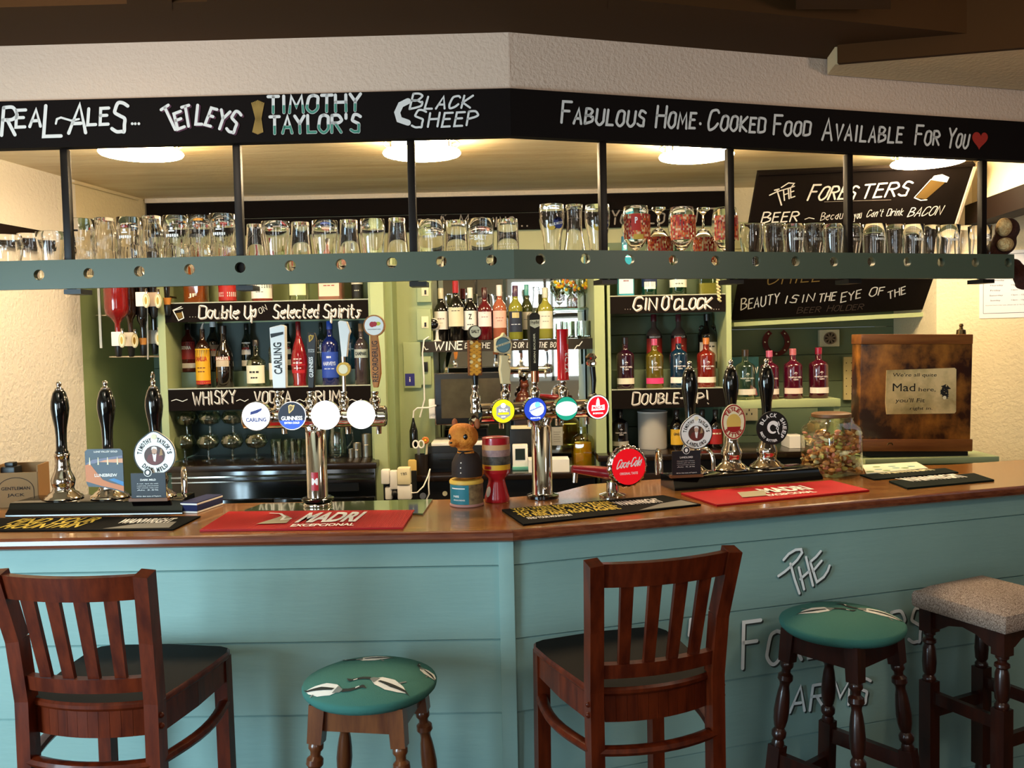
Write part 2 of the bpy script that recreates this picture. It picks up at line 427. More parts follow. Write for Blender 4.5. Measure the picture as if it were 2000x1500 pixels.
# dark beam under the ceiling in front of that wall, and its cross joists
pl = [SL.w(-3.0, 0.012, 0)[:2], SL.w(0, 0.012, 0)[:2], SR.w(2.6, 0.012, 0)[:2], SR.w(2.6, -0.30, 0)[:2], SR.w(0.02, -0.30, 0)[:2], SL.w(-3.0, -0.275, 0)[:2]]
struct('trim_1', MB().prism(pl, Z_SO, 2.71, brown))
for i, (a, b) in enumerate(((232, 322), (392, 1190), (1566, 1755))):
    A = atz(a, 4, Z_SO); B = atz(b, 4, Z_SO); k = 0.30
    struct('trim_%d' % (2+i), MB().prism([(A.x, A.y+0.05), (B.x, B.y+0.05), (B.x*k, B.y*k), (A.x*k, A.y*k)], Z_SO-0.001, 2.70, brown))
# lowered bulkhead at the right with its dark face
A = SR.hit(1616, 146); z2 = A.z; B = SR.hit(2060, 172); Cc = atz(2060, 90, z2); D = atz(1631, 126, z2)
bulk = MB().prism([A[:2], B[:2], Cc[:2], D[:2]], z2, 2.70, mat('bulkhead_tan', '#c9ab80', 0.85, bump=(60, 0.3)))
struct('trim_6', bulk)
dv = (Cc-D).normalized(); nv = Vector((dv.y, -dv.x, 0))
if nv.y > 0: nv = -nv
q = [D+dv*0.012, Cc, Cc+nv*0.02, D+dv*0.004+nv*0.02]
struct('trim_7', MB().prism([p[:2] for p in q], z2-0.002, 2.70, brown))
# left side wall: near part white, far part green
La, Lb = atz(0, 311, Z_CB), atz(284, 390, Z_CB)
def on_left(Y): t = (Y-La.y)/(Lb.y-La.y); return La.x+(Lb.x-La.x)*t
def px_left(px):
    lo, hi = 2.5, 6.0
    for _ in range(40):
        m_ = (lo+hi)/2
        if proj((on_left(m_), m_, 1.5))[0] < px: lo = m_
        else: hi = m_
    return lo
Y_BACK = Lb.y+0.02
yg = px_left(163)
struct('wall_left', MB().prism([(on_left(2.75), 2.75), (on_left(yg), yg), (on_left(yg)-0.1, yg), (on_left(2.75)-0.1, 2.75)], 0, Z_CB, plaster_w))
yq = Y_BACK
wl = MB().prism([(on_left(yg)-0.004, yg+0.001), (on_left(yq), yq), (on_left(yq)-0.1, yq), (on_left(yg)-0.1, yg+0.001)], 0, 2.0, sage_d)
wl.prism([(on_left(yg), yg+0.001), (on_left(yq), yq), (on_left(yq)-0.1, yq), (on_left(yg)-0.1, yg+0.001)], 2.0, Z_CB, plaster_y)
struct('wall_left_alcove', wl)
zb = CO.z+(proj((0, 0.01, 0))[0]*0)+0.535
struct('trim_8', MB().prism([(on_left(2.76)+0.05, 2.76), (on_left(4.2)+0.05, 4.2), (on_left(4.2)+0.001, 4.2), (on_left(2.76)+0.001, 2.76)], 2.075, 2.155, darkbrown))
# back wall
Xl = on_left(Y_BACK)
XR = at(1434, 600, 4.98).x
XE = at(1830, 600, 4.80).x
bw = MB(); wall_lit = mat('back_wall_lit_pale', '#c4c498', 0.7)  # paler colour for the upper boards stands in for lamplight on the wall
z = 0.0
while z < 2.1:
    bw.box(((Xl+XE)/2, Y_BACK+0.05, z+0.075), (XE-Xl+0.4, 0.10, 0.1485), green_back if z < 1.9 else wall_lit, bev=0.004); z += 0.15
bw.box(((Xl+XE)/2, Y_BACK+0.055, 2.35), (XE-Xl+0.4, 0.10, 0.20), plaster_y)
struct('wall_back', bw, ang=20)
# black painted boards under the ceiling with chalk lettering, and the pale strip above
chalk = mat('chalk_white', '#e8e6e0', 0.9)
chalk_dim = mat('chalk_faint', '#9d938a', 0.9); chalk_ghost = mat('chalk_rubbed', '#4a3c34', 0.9)
FB = Frame((0, Y_BACK-0.035, 0), 0.0)
xa, xb = FB.loc(286, 400)[0], FB.loc(1424, 400)[0]
t = thing('chalk_fascia', 'long black chalk fascia under the ceiling on the rear wall, partly hidden by glasses', 'chalkboard', FB.o)
z0 = FB.loc(850, 452)[1]
part('board', MB().box(((xa+xb)/2, 0.012, (z0+Z_CB-0.025)/2+0.05), (xb-xa, 0.03, (Z_CB-0.025-z0)/2-0.003), black_board).box(((xa+xb)/2, 0.012, z0+(Z_CB-0.025-z0)/4), (xb-xa, 0.028, (Z_CB-0.025-z0)/2-0.004), black_board), t)
lm = MB()
for s_, a, b, h in (("ers & Morning...", (800, 447), (1032, 441), 24), ("You", (1194, 438), (1235, 437), 26), ("Lo", (1262, 436), (1296, 436), 26), ("I", (1356, 434), (1362, 434), 26), ("T", (1382, 434), (1404, 434), 26)):
    p, q2 = FB.loc(*a), FB.loc(*b); brush(lm, s_, p, q2, h*4.95/1750, chalk_dim, y=-0.004)
words(lm, t)
struct('trim_9', MB().box(((xa+xb)/2, Y_BACK-0.03, Z_CB-0.012), (xb-xa, 0.05, 0.024), plaster))
# right hand cream wall with its return, and the header wall with a dark beam coming forward
R0 = stand(1829, 4.55, 1.6); d30 = Vector((cos(rad(-25)), sin(rad(-25)), 0)); R1 = R0+d30*1.4
struct('wall_right', MB().prism([R0[:2], R1[:2], (R1.x+0.1, R1.y+0.2), (R0.x+0.12, R0.y+0.75), (R0.x-0.01, R0.y+0.75)], 0, 2.70, plaster_y))
hA = at(1884, 402, 4.5); hB = at(2060, 326, 3.60); hB.z = hA.z
struct('trim_10', MB().prism([hA[:2], hB[:2], (hB.x+0.12, hB.y), (hA.x+0.12, hA.y)], hA.z-0.10, hA.z, darkbrown))
struct('wall_right_header', MB().prism([(hA.x+0.03, hA.y), (hB.x+0.03, hB.y), (hB.x+0.12, hB.y), (hA.x+0.12, hA.y)], hA.z, Z_CB, plaster_y))
# the public side behind the viewer: walls and the two windows that light the bar
wm = mat('wall_room_paint', '#b9a68c', 0.9)
struct('wall_room_left', MB().box((-2.88, 0.4, 1.35), (0.1, 4.9, 2.7), wm))
struct('wall_room_rear', MB().box((0.2, -2.02, 1.35), (6.3, 0.1, 2.7), wm))
struct('wall_room_right', MB().box((3.35, 0.6, 1.35), (0.1, 5.3, 2.7), mat('wall_room_brown', '#5a4634', 0.9)))
wf = mat('window_frame_white', '#d8d4cc', 0.5)
def window(name, c, along, w, h):
    b = MB(); ax = Vector(along); q = Vector((-ax.y, ax.x, 0)); M = Matrix.Translation(Vector(c)) @ Matrix((ax, q, Vector((0,0,1)))).transposed().to_4x4()
    for x in (-w/2-0.03, 0, w/2+0.03): b.box((x, 0, 0), (0.06 if x else 0.04, 0.05, h+0.12), wf, M=M)
    for z in (-h/2-0.03, 0.12*h, h/2+0.03): b.box((0, 0, z), (w, 0.05, 0.06 if abs(z) > 0.3 else 0.035), wf, M=M)
    struct(name, b)
window('window_1', (-2.74, 0.75, 1.10), (0, 1, 0), 1.9, 1.3)
window('window_2', (0.55, -1.88, 1.75), (1, 0, 0), 1.05, 1.25)
window('window_3', (-1.55, -1.88, 1.45), (1, 0, 0), 1.1, 1.25)

# ------------------------------------------------------------------ ceiling lights behind the bar
lamp_glass = mat('lamp_glass_lit', '#fff4da', 0.4, emis='#ffe2b4', es=46.0)
chrome = mat('chrome', '#d9d4cd', 0.07, metal=1.0)
blackm = mat('black_gloss', '#060606', 0.12, coat=0.6); blackp = mat('black_plastic', '#0d0d0e', 0.4)
for i, (px, py, Y, lab) in enumerate(((276, 304, 3.52, 'round flush ceiling light above the optics, leftmost lamp'), (824, 288, 3.63, 'round flush ceiling light crossed by the middle dark post'),
        (1360, 296, 3.80, 'round flush ceiling light below the HOME COOKED lettering'), (1812, 318, 4.05, 'round flush ceiling light just above the large slanted chalkboard'))):
    p = stand(px, Y, Z_CB-0.06); t = thing('ceiling_light', lab, 'lamp', (p.x, p.y, Z_CB), 0, 'ceiling lights behind the bar')
    part('backplate', MB().lathe([(0, -0.001), (0.150, -0.001), (0.150, -0.012), (0, -0.012)], mat('lamp_metal', '#b9b4a4', 0.3, metal=1), 40), t)
    part('metal_ring', MB().lathe([(0.150, -0.030), (0.155, -0.030), (0.155, -0.034), (0.150, -0.034), (0.150, -0.030)], mat('lamp_metal', '#b9b4a4', 0.3, metal=1), 48), t)
    part('glass_disc', MB().lathe([(0, -0.062), (0.153, -0.062), (0.156, -0.067), (0.153, -0.072), (0.09, -0.078), (0, -0.081)], lamp_glass, 48), t)
    part('lit_drum', MB().lathe([(0.118, -0.0125), (0.118, -0.0615)], lamp_glass, 40), t)
    for a in (35, 145, 215, 325):
        part('clip', MB().tube([(0.138*cos(rad(a)), 0.138*sin(rad(a)), -0.012), (0.138*cos(rad(a)), 0.138*sin(rad(a)), -0.076)], 0.004, chrome, 8), t)

# ------------------------------------------------------------------ lettered fascia
lw = mat('letter_white', '#cfccc8', 0.8); lgreen = mat('letter_green', '#3f7f6c', 0.8); lgold = mat('letter_gold', '#8f7034', 0.8); lred = mat('letter_red', '#9c2418', 0.8)
lpurple = mat('letter_plum', '#4a2436', 0.8)
def put(mb, fr, s, a, b, hpx, m, **k):
    P = fr.hit(*a); Y = P.y; yy = k.pop('y2', -0.0025); brush(mb, s, fr.loc(*a), fr.loc(*b), hpx*Y/FPX, m, y=yy, **k)
fl = thing('fascia_board', 'black fascia board lettered REAL ALES and three brewery names, above the bar', 'sign', SL.o, YL)
kf = tan(abs(YR-YL)/2)*0.035
part('board', MB().prism([(-2.6, 0), (-0.0003, 0), (-0.0003-kf, 0.035), (-2.6, 0.035)], Z_SB, Z_ST, black_board), fl)
m = MB()
put(m, SL, "R", (4, 263), (30, 262), 52, lw, w=0.010); put(m, SL, "ea", (32, 249), (80, 247), 40, lw, w=0.009, caps=0.8)
put(m, SL, "L", (86, 266), (120, 265), 58, lw, w=0.010); put(m, SL, "A", (135, 260), (168, 259), 54, lw, w=0.010); put(m, SL, "le", (172, 245), (212, 243), 38, lw, w=0.009, caps=0.8)
put(m, SL, "S", (219, 257), (248, 256), 54, lw, w=0.010)
ribbon(m, [SL.loc(*p) for p in ((110, 242), (112, 233), (120, 230), (140, 236), (155, 233))], 0.006, lw, -0.0025)
for x in (259, 265, 272): ribbon(m, [SL.loc(x, 242)], 0.007, lw, -0.0025)
m2 = MB()
ltr = [("T", (336, 258), (350, 249), 46, 0), ("E", (348, 253), (361, 248), 30, 0), ("T", (362, 249), (376, 245), 38, 0), ("L", (383, 243), (395, 243), 36, 0), ("E", (401, 244), (412, 247), 34, 0), ("Y", (421, 250), (438, 254), 36, 0), ("S", (442, 256), (460, 260), 40, 0)]
m = MB() if False else m
for s_, a, b, h, _ in ltr:
    put(m, SL, s_, (a[0]+3, a[1]+2), (b[0]+3, b[1]+2), h, lpurple, w=0.0085, jit=0); put(m, SL, s_, a, b, h, lw, w=0.0085, jit=0, y2=-0.0032)
# barley sheaf
for k in range(-4, 5):
    x0, z0 = SL.loc(505+k*1.2, 232); x1, z1 = SL.loc(504+k*2.9, 197+abs(k)*1.2); x2, z2_ = SL.loc(504+k*2.4, 262-abs(k))
    ribbon(m, [(x1, z1), (x0, z0), (x2, z2_)], 0.0035, lgold, -0.0025)
def two_tone(txt, a, b, h):
    put(m, SL, txt, a, b, h, lw, w=0.009, slant=0.02)
    t2 = MB(); put(t2, SL, txt, a, b, h, lgreen, w=0.0068, slant=0.02)
    zc = SL.loc(*a)[1]+h*2.6/FPX*0.45
    for f in t2.f:
        P = [t2.v[i] for i in f]; Q = []
        for i in range(len(P)):
            a_, b_ = P[i], P[(i+1) % len(P)]
            if a_[2] <= zc: Q.append(a_)
            if (a_[2]-zc)*(b_[2]-zc) < 0: u = (zc-a_[2])/(b_[2]-a_[2]); Q.append(tuple(a_[q]+(b_[q]-a_[q])*u for q in range(3)))
        if len(Q) > 2: m.add([(v[0], v[1]-0.0006, v[2]) for v in Q], [tuple(range(len(Q)))], lgreen)
two_tone("TIMOTHY", (524, 221), (704, 216), 31); two_tone("TAYLOR'S", (528, 261), (704, 257), 32)
mc = [SL.loc(*p) for p in ((797, 198), (783, 205), (776, 220), (780, 234), (797, 240))]
ribbon(m, mc, 0.017, lw, -0.0025)
put(m, SL, "Black", (800, 213), (918, 211), 29, lw, w=0.006, slant=0.3, caps=0.78); put(m, SL, "Sheep", (804, 250), (930, 244), 32, lw, w=0.006, slant=0.25, caps=0.8)
words(m, fl)
fr_ = thing('fascia_board', 'black fascia board lettered FABULOUS HOME COOKED FOOD AVAILABLE FOR YOU with red heart', 'sign', SR.o, YR)
part('board', MB().prism([(0.0003, 0), (2.45, 0), (2.45, 0.035), (0.0003+kf, 0.035)], Z_SB, Z_ST, black_board), fr_)
m = MB()
for s_, a, b, h in (("Fabulous", (1096, 240), (1258, 247), 40), ("Home", (1280, 249), (1356, 251), 40), ("Cooked", (1382, 254), (1492, 259), 38), ("Food", (1510, 263), (1580, 265), 36), ("Available", (1605, 273), (1760, 279), 40), ("For", (1786, 282), (1832, 284), 36)):
    put(m, SR, s_, a, b, h, lw, w=0.0078, slant=0.15, caps=0.72)
ribbon(m, [SR.loc(1367, 242)], 0.008, lw, -0.0025)
put(m, SR, "You", (1848, 288), (1888, 289), 36, lw, w=0.0075, slant=0.25, caps=0.7)
hx, hz = SR.loc(1913, 273); hs = 16*3.2/FPX*1.15
m.flat([(hx+hs*0.062*(16*sin(a)**3)+0.004*cos(a), hz+hs*0.062*(13*cos(a)-5*cos(2*a)-2*cos(3*a)-cos(4*a))) for a in [2*pi*k/40 for k in range(40)]], -0.0025, lred)
words(m, fr_)

# ------------------------------------------------------------------ overhead glass shelf: rail with bored holes, deck, posts
post_m = mat('post_metal', '#120a06', 0.4, spec=0.25)
def shelf_run(name_lab, fr, yaw, x0, x1, holes, posts, hr=10.5):
    t = thing('overhead_shelf', name_lab, 'shelf', fr.o, yaw)
    hs = []
    for (px, py) in holes:
        x, z = fr.loc(px, py); r = hr*2.6/FPX; hs.append(ellipse(x, z, r, r, 22)[:-1] if False else [(x+r*cos(2*pi*k/22), z+r*sin(2*pi*k/22)) for k in range(22)])
    part('rail', MB().plate([(x0, Z_RB), (x1, Z_RB), (x1, Z_RT), (x0, Z_RT)], 0, 0.02, rail_paint, holes=hs), t)
    k = tan(abs(YR-YL)/2); L_ = fr is SL
    pl = [(x0+(0 if L_ else .02*k+.0005), 0.02), (x1-(.02*k+.0005 if L_ else 0), 0.02), (x1-(.33*k+.0005 if L_ else 0), 0.33), (x0+(0 if L_ else .33*k+.0005), 0.33)]
    part('deck', MB().prism(pl, DECK-0.010, DECK, deck_m), t)
    part('back_rail', MB().prism([(pl[3][0], 0.33), (pl[2][0], 0.33), (pl[2][0]-(.003 if L_ else 0), 0.345), (pl[3][0]+(0 if L_ else .003), 0.345)], DECK-0.010, DECK+0.006, rail_paint), t)
    if fr is SR: part('end_board', MB().box((x1-0.009, 0.175, (DECK+Z_RT)/2), (0.018, 0.31, Z_RT-DECK), rail_paint), t)
    for px in posts:
        x = fr.loc(px, 480)[0]; xt = fr.loc(px, 300)[0]
        part('post', MB().box((x, 0.034, (Z_RB+Z_SB)/2), (0.022, 0.022, Z_SB-Z_RB), post_m, bev=0.002), t)
        part('foot_plate', MB().box((x+0.012, 0.05, Z_RB-0.008), (0.05, 0.07, 0.014), blackp), t)
    return t
holesL = [(-20, 540), (76, 537), (173, 534), (272, 530), (370, 526), (469, 522.5), (567, 519), (666, 516), (765, 513), (862, 510.5), (960, 508)]
holesR = [(1056, 506), (1143.5, 505), (1230, 506.5), (1315, 508), (1398, 509), (1477, 510), (1554, 510), (1629, 511), (1702, 511), (1772, 511.5), (1838, 512), (1905, 512.5), (1969, 513)]
shelf_run('green overhead shelf with a bored rail, run left of the corner', SL, YL, -2.4, 0.0, holesL, (124, 463, 805))
xe = SR.loc(1981, 520)[0]
shelf_run('green overhead shelf with a bored rail, run right of the corner', SR, YR, 0.0, xe, holesR, (1187, 1437, 1670, 1933))

# ------------------------------------------------------------------ bar counter
wood_top = mat('counter_wood', '#74451e', 0.22, coat=0.4, bump=(30, 0.08, (1, 8, 1)), vary=('#9a6a32', 5, (1.2, 14, 4)))
wood_edge = mat('counter_edge_wood', '#5a2818', 0.25, coat=0.5, vary=('#7a4228', 6, (1, 12, 12)))
th = thing('bar_counter_front', 'painted boarded bar front, pale teal run left of the corner trim', 'bar counter', FL.o, YL)
def boards(x0, x1, fr):
    b = MB(); zt = Z_CT-0.034; zs = [zt, Z_CT-0.110, Z_CT-0.325, Z_CT-0.54, Z_CT-0.755, Z_CT-0.97, 0.0]
    for a, c in zip(zs, zs[1:]):
        pts = [(0.052, c), (0.046, c+0.001), (0.040, c+0.004), (0.044, a-0.0035), (0.048, a), (0.07, a), (0.07, c)]
        n = len(pts); vs = [(x0, p[0], p[1]) for p in pts]+[(x1, p[0], p[1]) for p in pts]
        fs = [tuple(range(n)), tuple(range(n, 2*n))[::-1]]+[(i, (i+1) % n, (i+1) % n+n, i+n) for i in range(n)]
        b.add(vs, fs, teal_paint)
    return b
part('boarding', boards(-1.95, -0.014, FL), th, ang=20)
xc = FL.loc(976, 1200, 0.03)[0]
part('corner_trim', MB().box(((xc+0.0)/2, 0.045, (Z_CT-0.034)/2), (-xc, 0.03, Z_CT-0.034), teal_paint, bev=0.002), th)
th2 = thing('bar_counter_front', 'painted boarded bar front, darker green run with big white hand lettering', 'bar counter', FR.o, YR)
part('boarding', boards(0.012, 2.9, FR), th2, ang=20)
m = MB(); lsig = mat('sign_white', '#f0f4f6', 0.6); lsh = mat('sign_shadow_paint', '#2c3634', 0.7)
FRp = Frame(FR.w(0, 0.036, 0), YR)
for off, mm, yy in ((3, lsh, -0.0004), (0, lsig, -0.0012)):
    def pt(s_, a, b, h, **k):
        Y = FRp.hit(*a).y; a2 = (a[0]+off, a[1]+off); b2 = (b[0]+off, b[1]+off)
        brush(m, s_, FRp.loc(*a2), FRp.loc(*b2), h*Y/FPX, mm, y=0.036+yy, **k)
    for st in (((390, 280), (420, 245), (460, 221), (492, 218), (498, 238), (470, 280), (430, 320), (395, 350), (360, 374)), ((430, 302), (455, 395), (483, 476)), ((479, 325), (510, 452)), ((521, 264), (562, 430)), ((488, 392), (540, 346)), ((546, 292), (585, 410), (625, 380), (648, 345), (659, 314)), ((546, 292), (580, 262), (607, 230)), ((561, 346), (612, 286))):
        ribbon(m, [FRp.loc(1400+x/3.0+off, 1000+y/3.0+off) for x, y in st], 0.0085, mm, 0.036+yy)
    pt("Fores", (1450, 1306), (1640, 1277), 92, w=0.012, slant=0.06, caps=0.7); pt("ters", (1662, 1274), (1800, 1252), 80, w=0.011, slant=0.1, caps=0.85)
    ribbon(m, [FRp.loc(x+off, y+off) for x, y in ((1384, 1250), (1396, 1258), (1408, 1252), (1416, 1238))], 0.010, mm, 0.036+yy)
    ribbon(m, [FRp.loc(x+off, y+off) for x, y in ((1346, 1240), (1348, 1222), (1349, 1210))], 0.012, mm, 0.036+yy)
    pt("ARMS", (1542, 1391), (1694, 1372), 50, w=0.010, slant=0.12)
words(m, th2, .03)
# worktop
bt = thing('bar_worktop', 'polished brown wooden bar worktop bending at the corner', 'worktop', (0, 0, 0))
def slab(fr, secs):
    """counter slab along the run with a rounded front edge; c0, c1 = how far its ends slant over the depth"""
    T = 0.034; b = MB(); vs = []
    for xx, cc, dep in secs:
        prof = [(0.012, Z_CT-T), (0.003, Z_CT-T+0.006), (0, Z_CT-T/2-0.002), (0.003, Z_CT-0.007), (0.007, Z_CT-0.003), (0.013, Z_CT), (dep, Z_CT), (dep, Z_CT-T)]
        n = len(prof); vs += [fr.w(xx+cc*p[0], p[0], p[1]) for p in prof]
    N = len(secs)-1; b.add(vs, [tuple(range(n))[::-1], tuple(range(N*n, N*n+n))], wood_top)
    for i in range(n):
        j = (i+1) % n; b.add(vs, [(k_*n+i, k_*n+j, k_*n+n+j, k_*n+n+i) for k_ in range(N)], wood_top if i in (5, 6, 7) else wood_edge)
    return b
k = tan(abs(YR-YL)/2)
part('left_board', slab(FL, [(-1.95, 0, .68), (-1.25, 0, .68), (-1.08, 0, .52), (0.0, -k, .52)]), bt, 'brown wooden board with rounded front edge, left of the mitre', ang=50)
part('right_board', slab(FR, [(0.0005, k, .52), (.30, 0, .52), (.50, 0, .66), (1.5, 0, .66), (2.0, 0, .50), (2.9, 0, .48)]), bt, 'brown wooden board with rounded front edge, right of the mitre', ang=50)

# ================================================================== seats
cw = mat('chair_wood', '#3e1206', 0.35, coat=0.18, spec=0.2, vary=('#5e220c', 9, (4, 4, 0.7)))
cseat = mat('chair_seat_dark', '#120b08', 0.6, spec=0.1)
worn = mat('chair_wood_worn', '#a07850', 0.6)
def bow(x, hw, b): return -b*(1-(x/hw)**2)
def bar_chair(lab, loc, rz, sc=1.0):
    t = thing('bar_chair', lab, 'chair', loc, rz, 'slatted wooden bar chairs'); t.scale = (sc, sc, sc)
    hs = 0.80
    # seat: rounded trapezoid, front at +y
    sp = [(0.165*u_, -0.165-0.036*(1-u_*u_)) for u_ in [-1+q_/6.0 for q_ in range(13)]]+[ (0.192, 0.05), (0.197, 0.15), (0.185, 0.185), (0.16, 0.198), (0, 0.212), (-0.16, 0.198), (-0.185, 0.185), (-0.197, 0.15), (-0.192, 0.05)]
    b = MB(); n = len(sp)
    rings = [(0.965, hs-0.022), (1.0, hs-0.014), (1.0, hs-0.006), (0.975, hs)]
    vs = [(x*s_, y*s_, z) for s_, z in rings for x, y in sp]; fs = [tuple(range(n))[::-1], tuple(3*n+i for i in range(n))]
    b.add(vs, fs[1:], cseat); b.add(vs, [fs[0]], cw)
    b.add(vs, [(r*n+i, r*n+(i+1) % n, (r+1)*n+(i+1) % n, (r+1)*n+i) for r in range(3) for i in range(n)], cw)
    part('seat', b, t, 'almost black seat')
    ap = MB()
    for poly in ([(0.15*u_, -0.15-0.032*(1-u_*u_)) for u_ in [-1+q_/6.0 for q_ in range(13)]], [(0.15, -0.15), (0.168, 0.0), (0.172, 0.17)], [(-0.15, -0.15), (-0.168, 0.0), (-0.172, 0.17)], [(-0.172, 0.17), (0.172, 0.17)]):
        for a, c in zip(poly, poly[1:]):
            d = (Vector(c)-Vector(a)).normalized(); nn = Vector((-d.y, d.x))*0.011
            q = [(a[0]+nn.x, a[1]+nn.y), (c[0]+nn.x, c[1]+nn.y), (c[0]-nn.x, c[1]-nn.y), (a[0]-nn.x, a[1]-nn.y)]
            ap.prism(q, hs-0.085, hs-0.02, cw)
    part('apron', ap, t)
    for s in (-1, 1):
        b = MB(); P = [(0.160*s, -0.20, 0), (0.158*s, -0.18, 0.45), (0.158*s, -0.178, 0.80), (0.162*s, -0.195, 0.95), (0.176*s, -0.235, 1.115)]
        for a, c in zip(P, P[1:]): b.bar(a, c, 0.040, 0.034, cw, ax=(0, 1, 0))
        part('back_leg', b, t)
        for z in (0.755, 0.78):
            part('bolt', MB().sphere((0.158*s+0.018*s, -0.185, z-0.01), 0.007, cw, 8, 6), t)
            b2 = MB(); 
        part('front_leg', MB().bar((0.172*s, 0.178, 0), (0.168*s, 0.172, hs-0.02), 0.036, 0.036, cw, ax=(0, 1, 0)), t)
        b = MB(); pts = []
        for i in range(9):
            u = i/8.0; pts.append((0.160*s+0.012*s*u+0.028*s*sin(pi*u), -0.17+0.335*u, 0.655))
        b.tube(pts, 0.016, cw, 8, flat=0.75); part('side_stretcher', b, t)
    b = MB(); b.tube([(x, -0.178+bow(x, 0.16, 0.035), 0.655) for x in [-0.155+0.31*i/10 for i in range(11)]], 0.017, cw, 8, flat=0.7); part('back_stretcher', b, t)
    part('front_stretcher', MB().bar((-0.17, 0.172, 0.30), (0.17, 0.172, 0.30), 0.02, 0.035, cw, ax=(0, 1, 0)), t)
    def curved(z0, z1, y0, y1, hw0, hw1, bw, th):
        b = MB(); N = 12; vs = []
        for i in range(N+1):
            u = -1+2.0*i/N
            for (z, y, hw) in ((z0, y0, hw0), (z1, y1, hw1)):
                yy = y+bow(u, 1, bw); vs += [(u*hw, yy-th/2, z), (u*hw, yy+th/2, z)]
        fs = []
        for i in range(N):
            o = 4*i; p = o+4
            fs += [(o, p, p+2, o+2), (o+1, o+3, p+3, p+1), (o+2, p+2, p+3, o+3), (o, o+1, p+1, p)]
        fs += [(0, 2, 3, 1), (4*N, 4*N+1, 4*N+3, 4*N+2)]
        return b.add(vs, fs, cw)
    part('top_rail', curved(1.055, 1.112, -0.222, -0.234, 0.160, 0.163, 0.028, 0.022), t)
    part('lower_rail', curved(0.828, 0.862, -0.180, -0.184, 0.146, 0.147, 0.022, 0.024), t)
    for i in range(4):
        u = -0.62+1.24*i/3
        a = (u*0.146, -0.182+bow(u, 1, 0.022), 0.855); c = (u*0.160, -0.224+bow(u, 1, 0.028), 1.06)
        part('slat', MB().bar(a, c, 0.027, 0.011, cw, ax=(1, 0, 0), w2=0.032), t)
    return t
gP = FL.w(0, 0, 0)
bar_chair('slatted wooden bar chair with dark seat at the left end of the bar front', (-0.985, 2.235, 0), rad(-5.5), 1.0)
bar_chair('slatted wooden bar chair with dark seat in front of the green lettered run', (0.275, 2.27, 0.0), rad(17), 1.0)

def turned(b, p0, p1, m, prof):
    p0 = Vector(p0); p1 = Vector(p1); b.tube([p0+(p1-p0)*u for u, r in prof], [r for u, r in prof], m, 14)
TP = [(0, .014), (.03, .0185), (.07, .0185), (.10, .013), (.14, .0125), (.17, .0205), (.22, .0215), (.26, .0145), (.30, .0135), (.36, .0165), (.46, .0195), (.58, .0215), (.68, .020), (.75, .0165), (.78, .0135), (.82, .0205), (.87, .0205), (.91, .0145), (.95, .018), (1, .016)]
goose_w = mat('goose_white', '#d8d6d0', 0.9); goose_d = mat('goose_dark', '#20241f', 0.9); goose_g = mat('goose_grey', '#6f7470', 0.9)
fabric_g = mat('green_fabric', '#32685f', 0.9, bump=(400, 0.25))
stool_wood = mat('stool_wood', '#4f2613', 0.3, coat=0.25, vary=('#6d3d1e', 10, (4, 4, 0.6))); stool_dark = mat('stool_wood_dark', '#240d07', 0.3, coat=0.3, vary=('#361409', 9, (4, 4, 0.7)))
def dome(x, y, R, H): r = min(1.0, sqrt(x*x+y*y)/R); return H*(1-r**3.2)
def decal(mb, poly, m, R, z0, H, lift=0.0012):
    tri = tessellate_polygon([[Vector((p[0], p[1], 0)) for p in poly]])
    def sub(a, b, c, n):
        if n == 0: return [(a, b, c)]
        ab = ((a[0]+b[0])/2, (a[1]+b[1])/2); bc = ((b[0]+c[0])/2, (b[1]+c[1])/2); ca = ((a[0]+c[0])/2, (a[1]+c[1])/2)
        return sub(a, ab, ca, n-1)+sub(ab, b, bc, n-1)+sub(ca, bc, c, n-1)+sub(ab, bc, ca, n-1)
    for t in tri:
        for T in sub(*[poly[i] for i in t], 2):
            mb.add([(p[0], p[1], z0+dome(p[0], p[1], R, H)+lift) for p in T], [(0, 1, 2)], m)
def goose(mb, cx, cy, a, s, R, z0, H, flip=1):
    def tr(L): return [(cx+s*(x*cos(a)-flip*1.3*y*sin(a)), cy+s*(x*sin(a)+flip*1.3*y*cos(a))) for x, y in L]
    def clip(L): return [(x*min(1, 0.985*R/max(1e-6, sqrt(x*x+y*y))), y*min(1, 0.985*R/max(1e-6, sqrt(x*x+y*y)))) for x, y in L]
    D = lambda L, m, l: decal(mb, clip(tr(L)), m, R, z0, H, l)
    D([(-1.0, .1), (-.5, .34), (.1, .38), (.6, .22), (.95, .02), (.6, -.16), (.0, -.30), (-.6, -.22)], goose_w, .0010)
    D([(-.55, .12), (.2, .16), (.85, .03), (1.15, .06), (.8, -.06), (.1, -.02), (-.5, .02)], goose_d, .0016)
    D([(-1.0, .12), (-.62, .26), (-.62, -.12), (-.95, -.05)], goose_g, .0014)
    D([(-.95, .14), (-1.2, .20), (-1.5, .36), (-1.62, .52), (-1.74, .52), (-1.68, .36), (-1.4, .10), (-1.05, -.02)], goose_d, .0016)
    D([(-1.60, .54), (-1.72, .56), (-1.98, .42), (-1.72, .40)], goose_d, .0017); D([(-1.46, .34), (-1.56, .46), (-1.60, .42), (-1.50, .28)], goose_w, .0020)
    D([(.35, -.2), (.5, -.46), (.42, -.5), (.25, -.22)], goose_g, .0014)
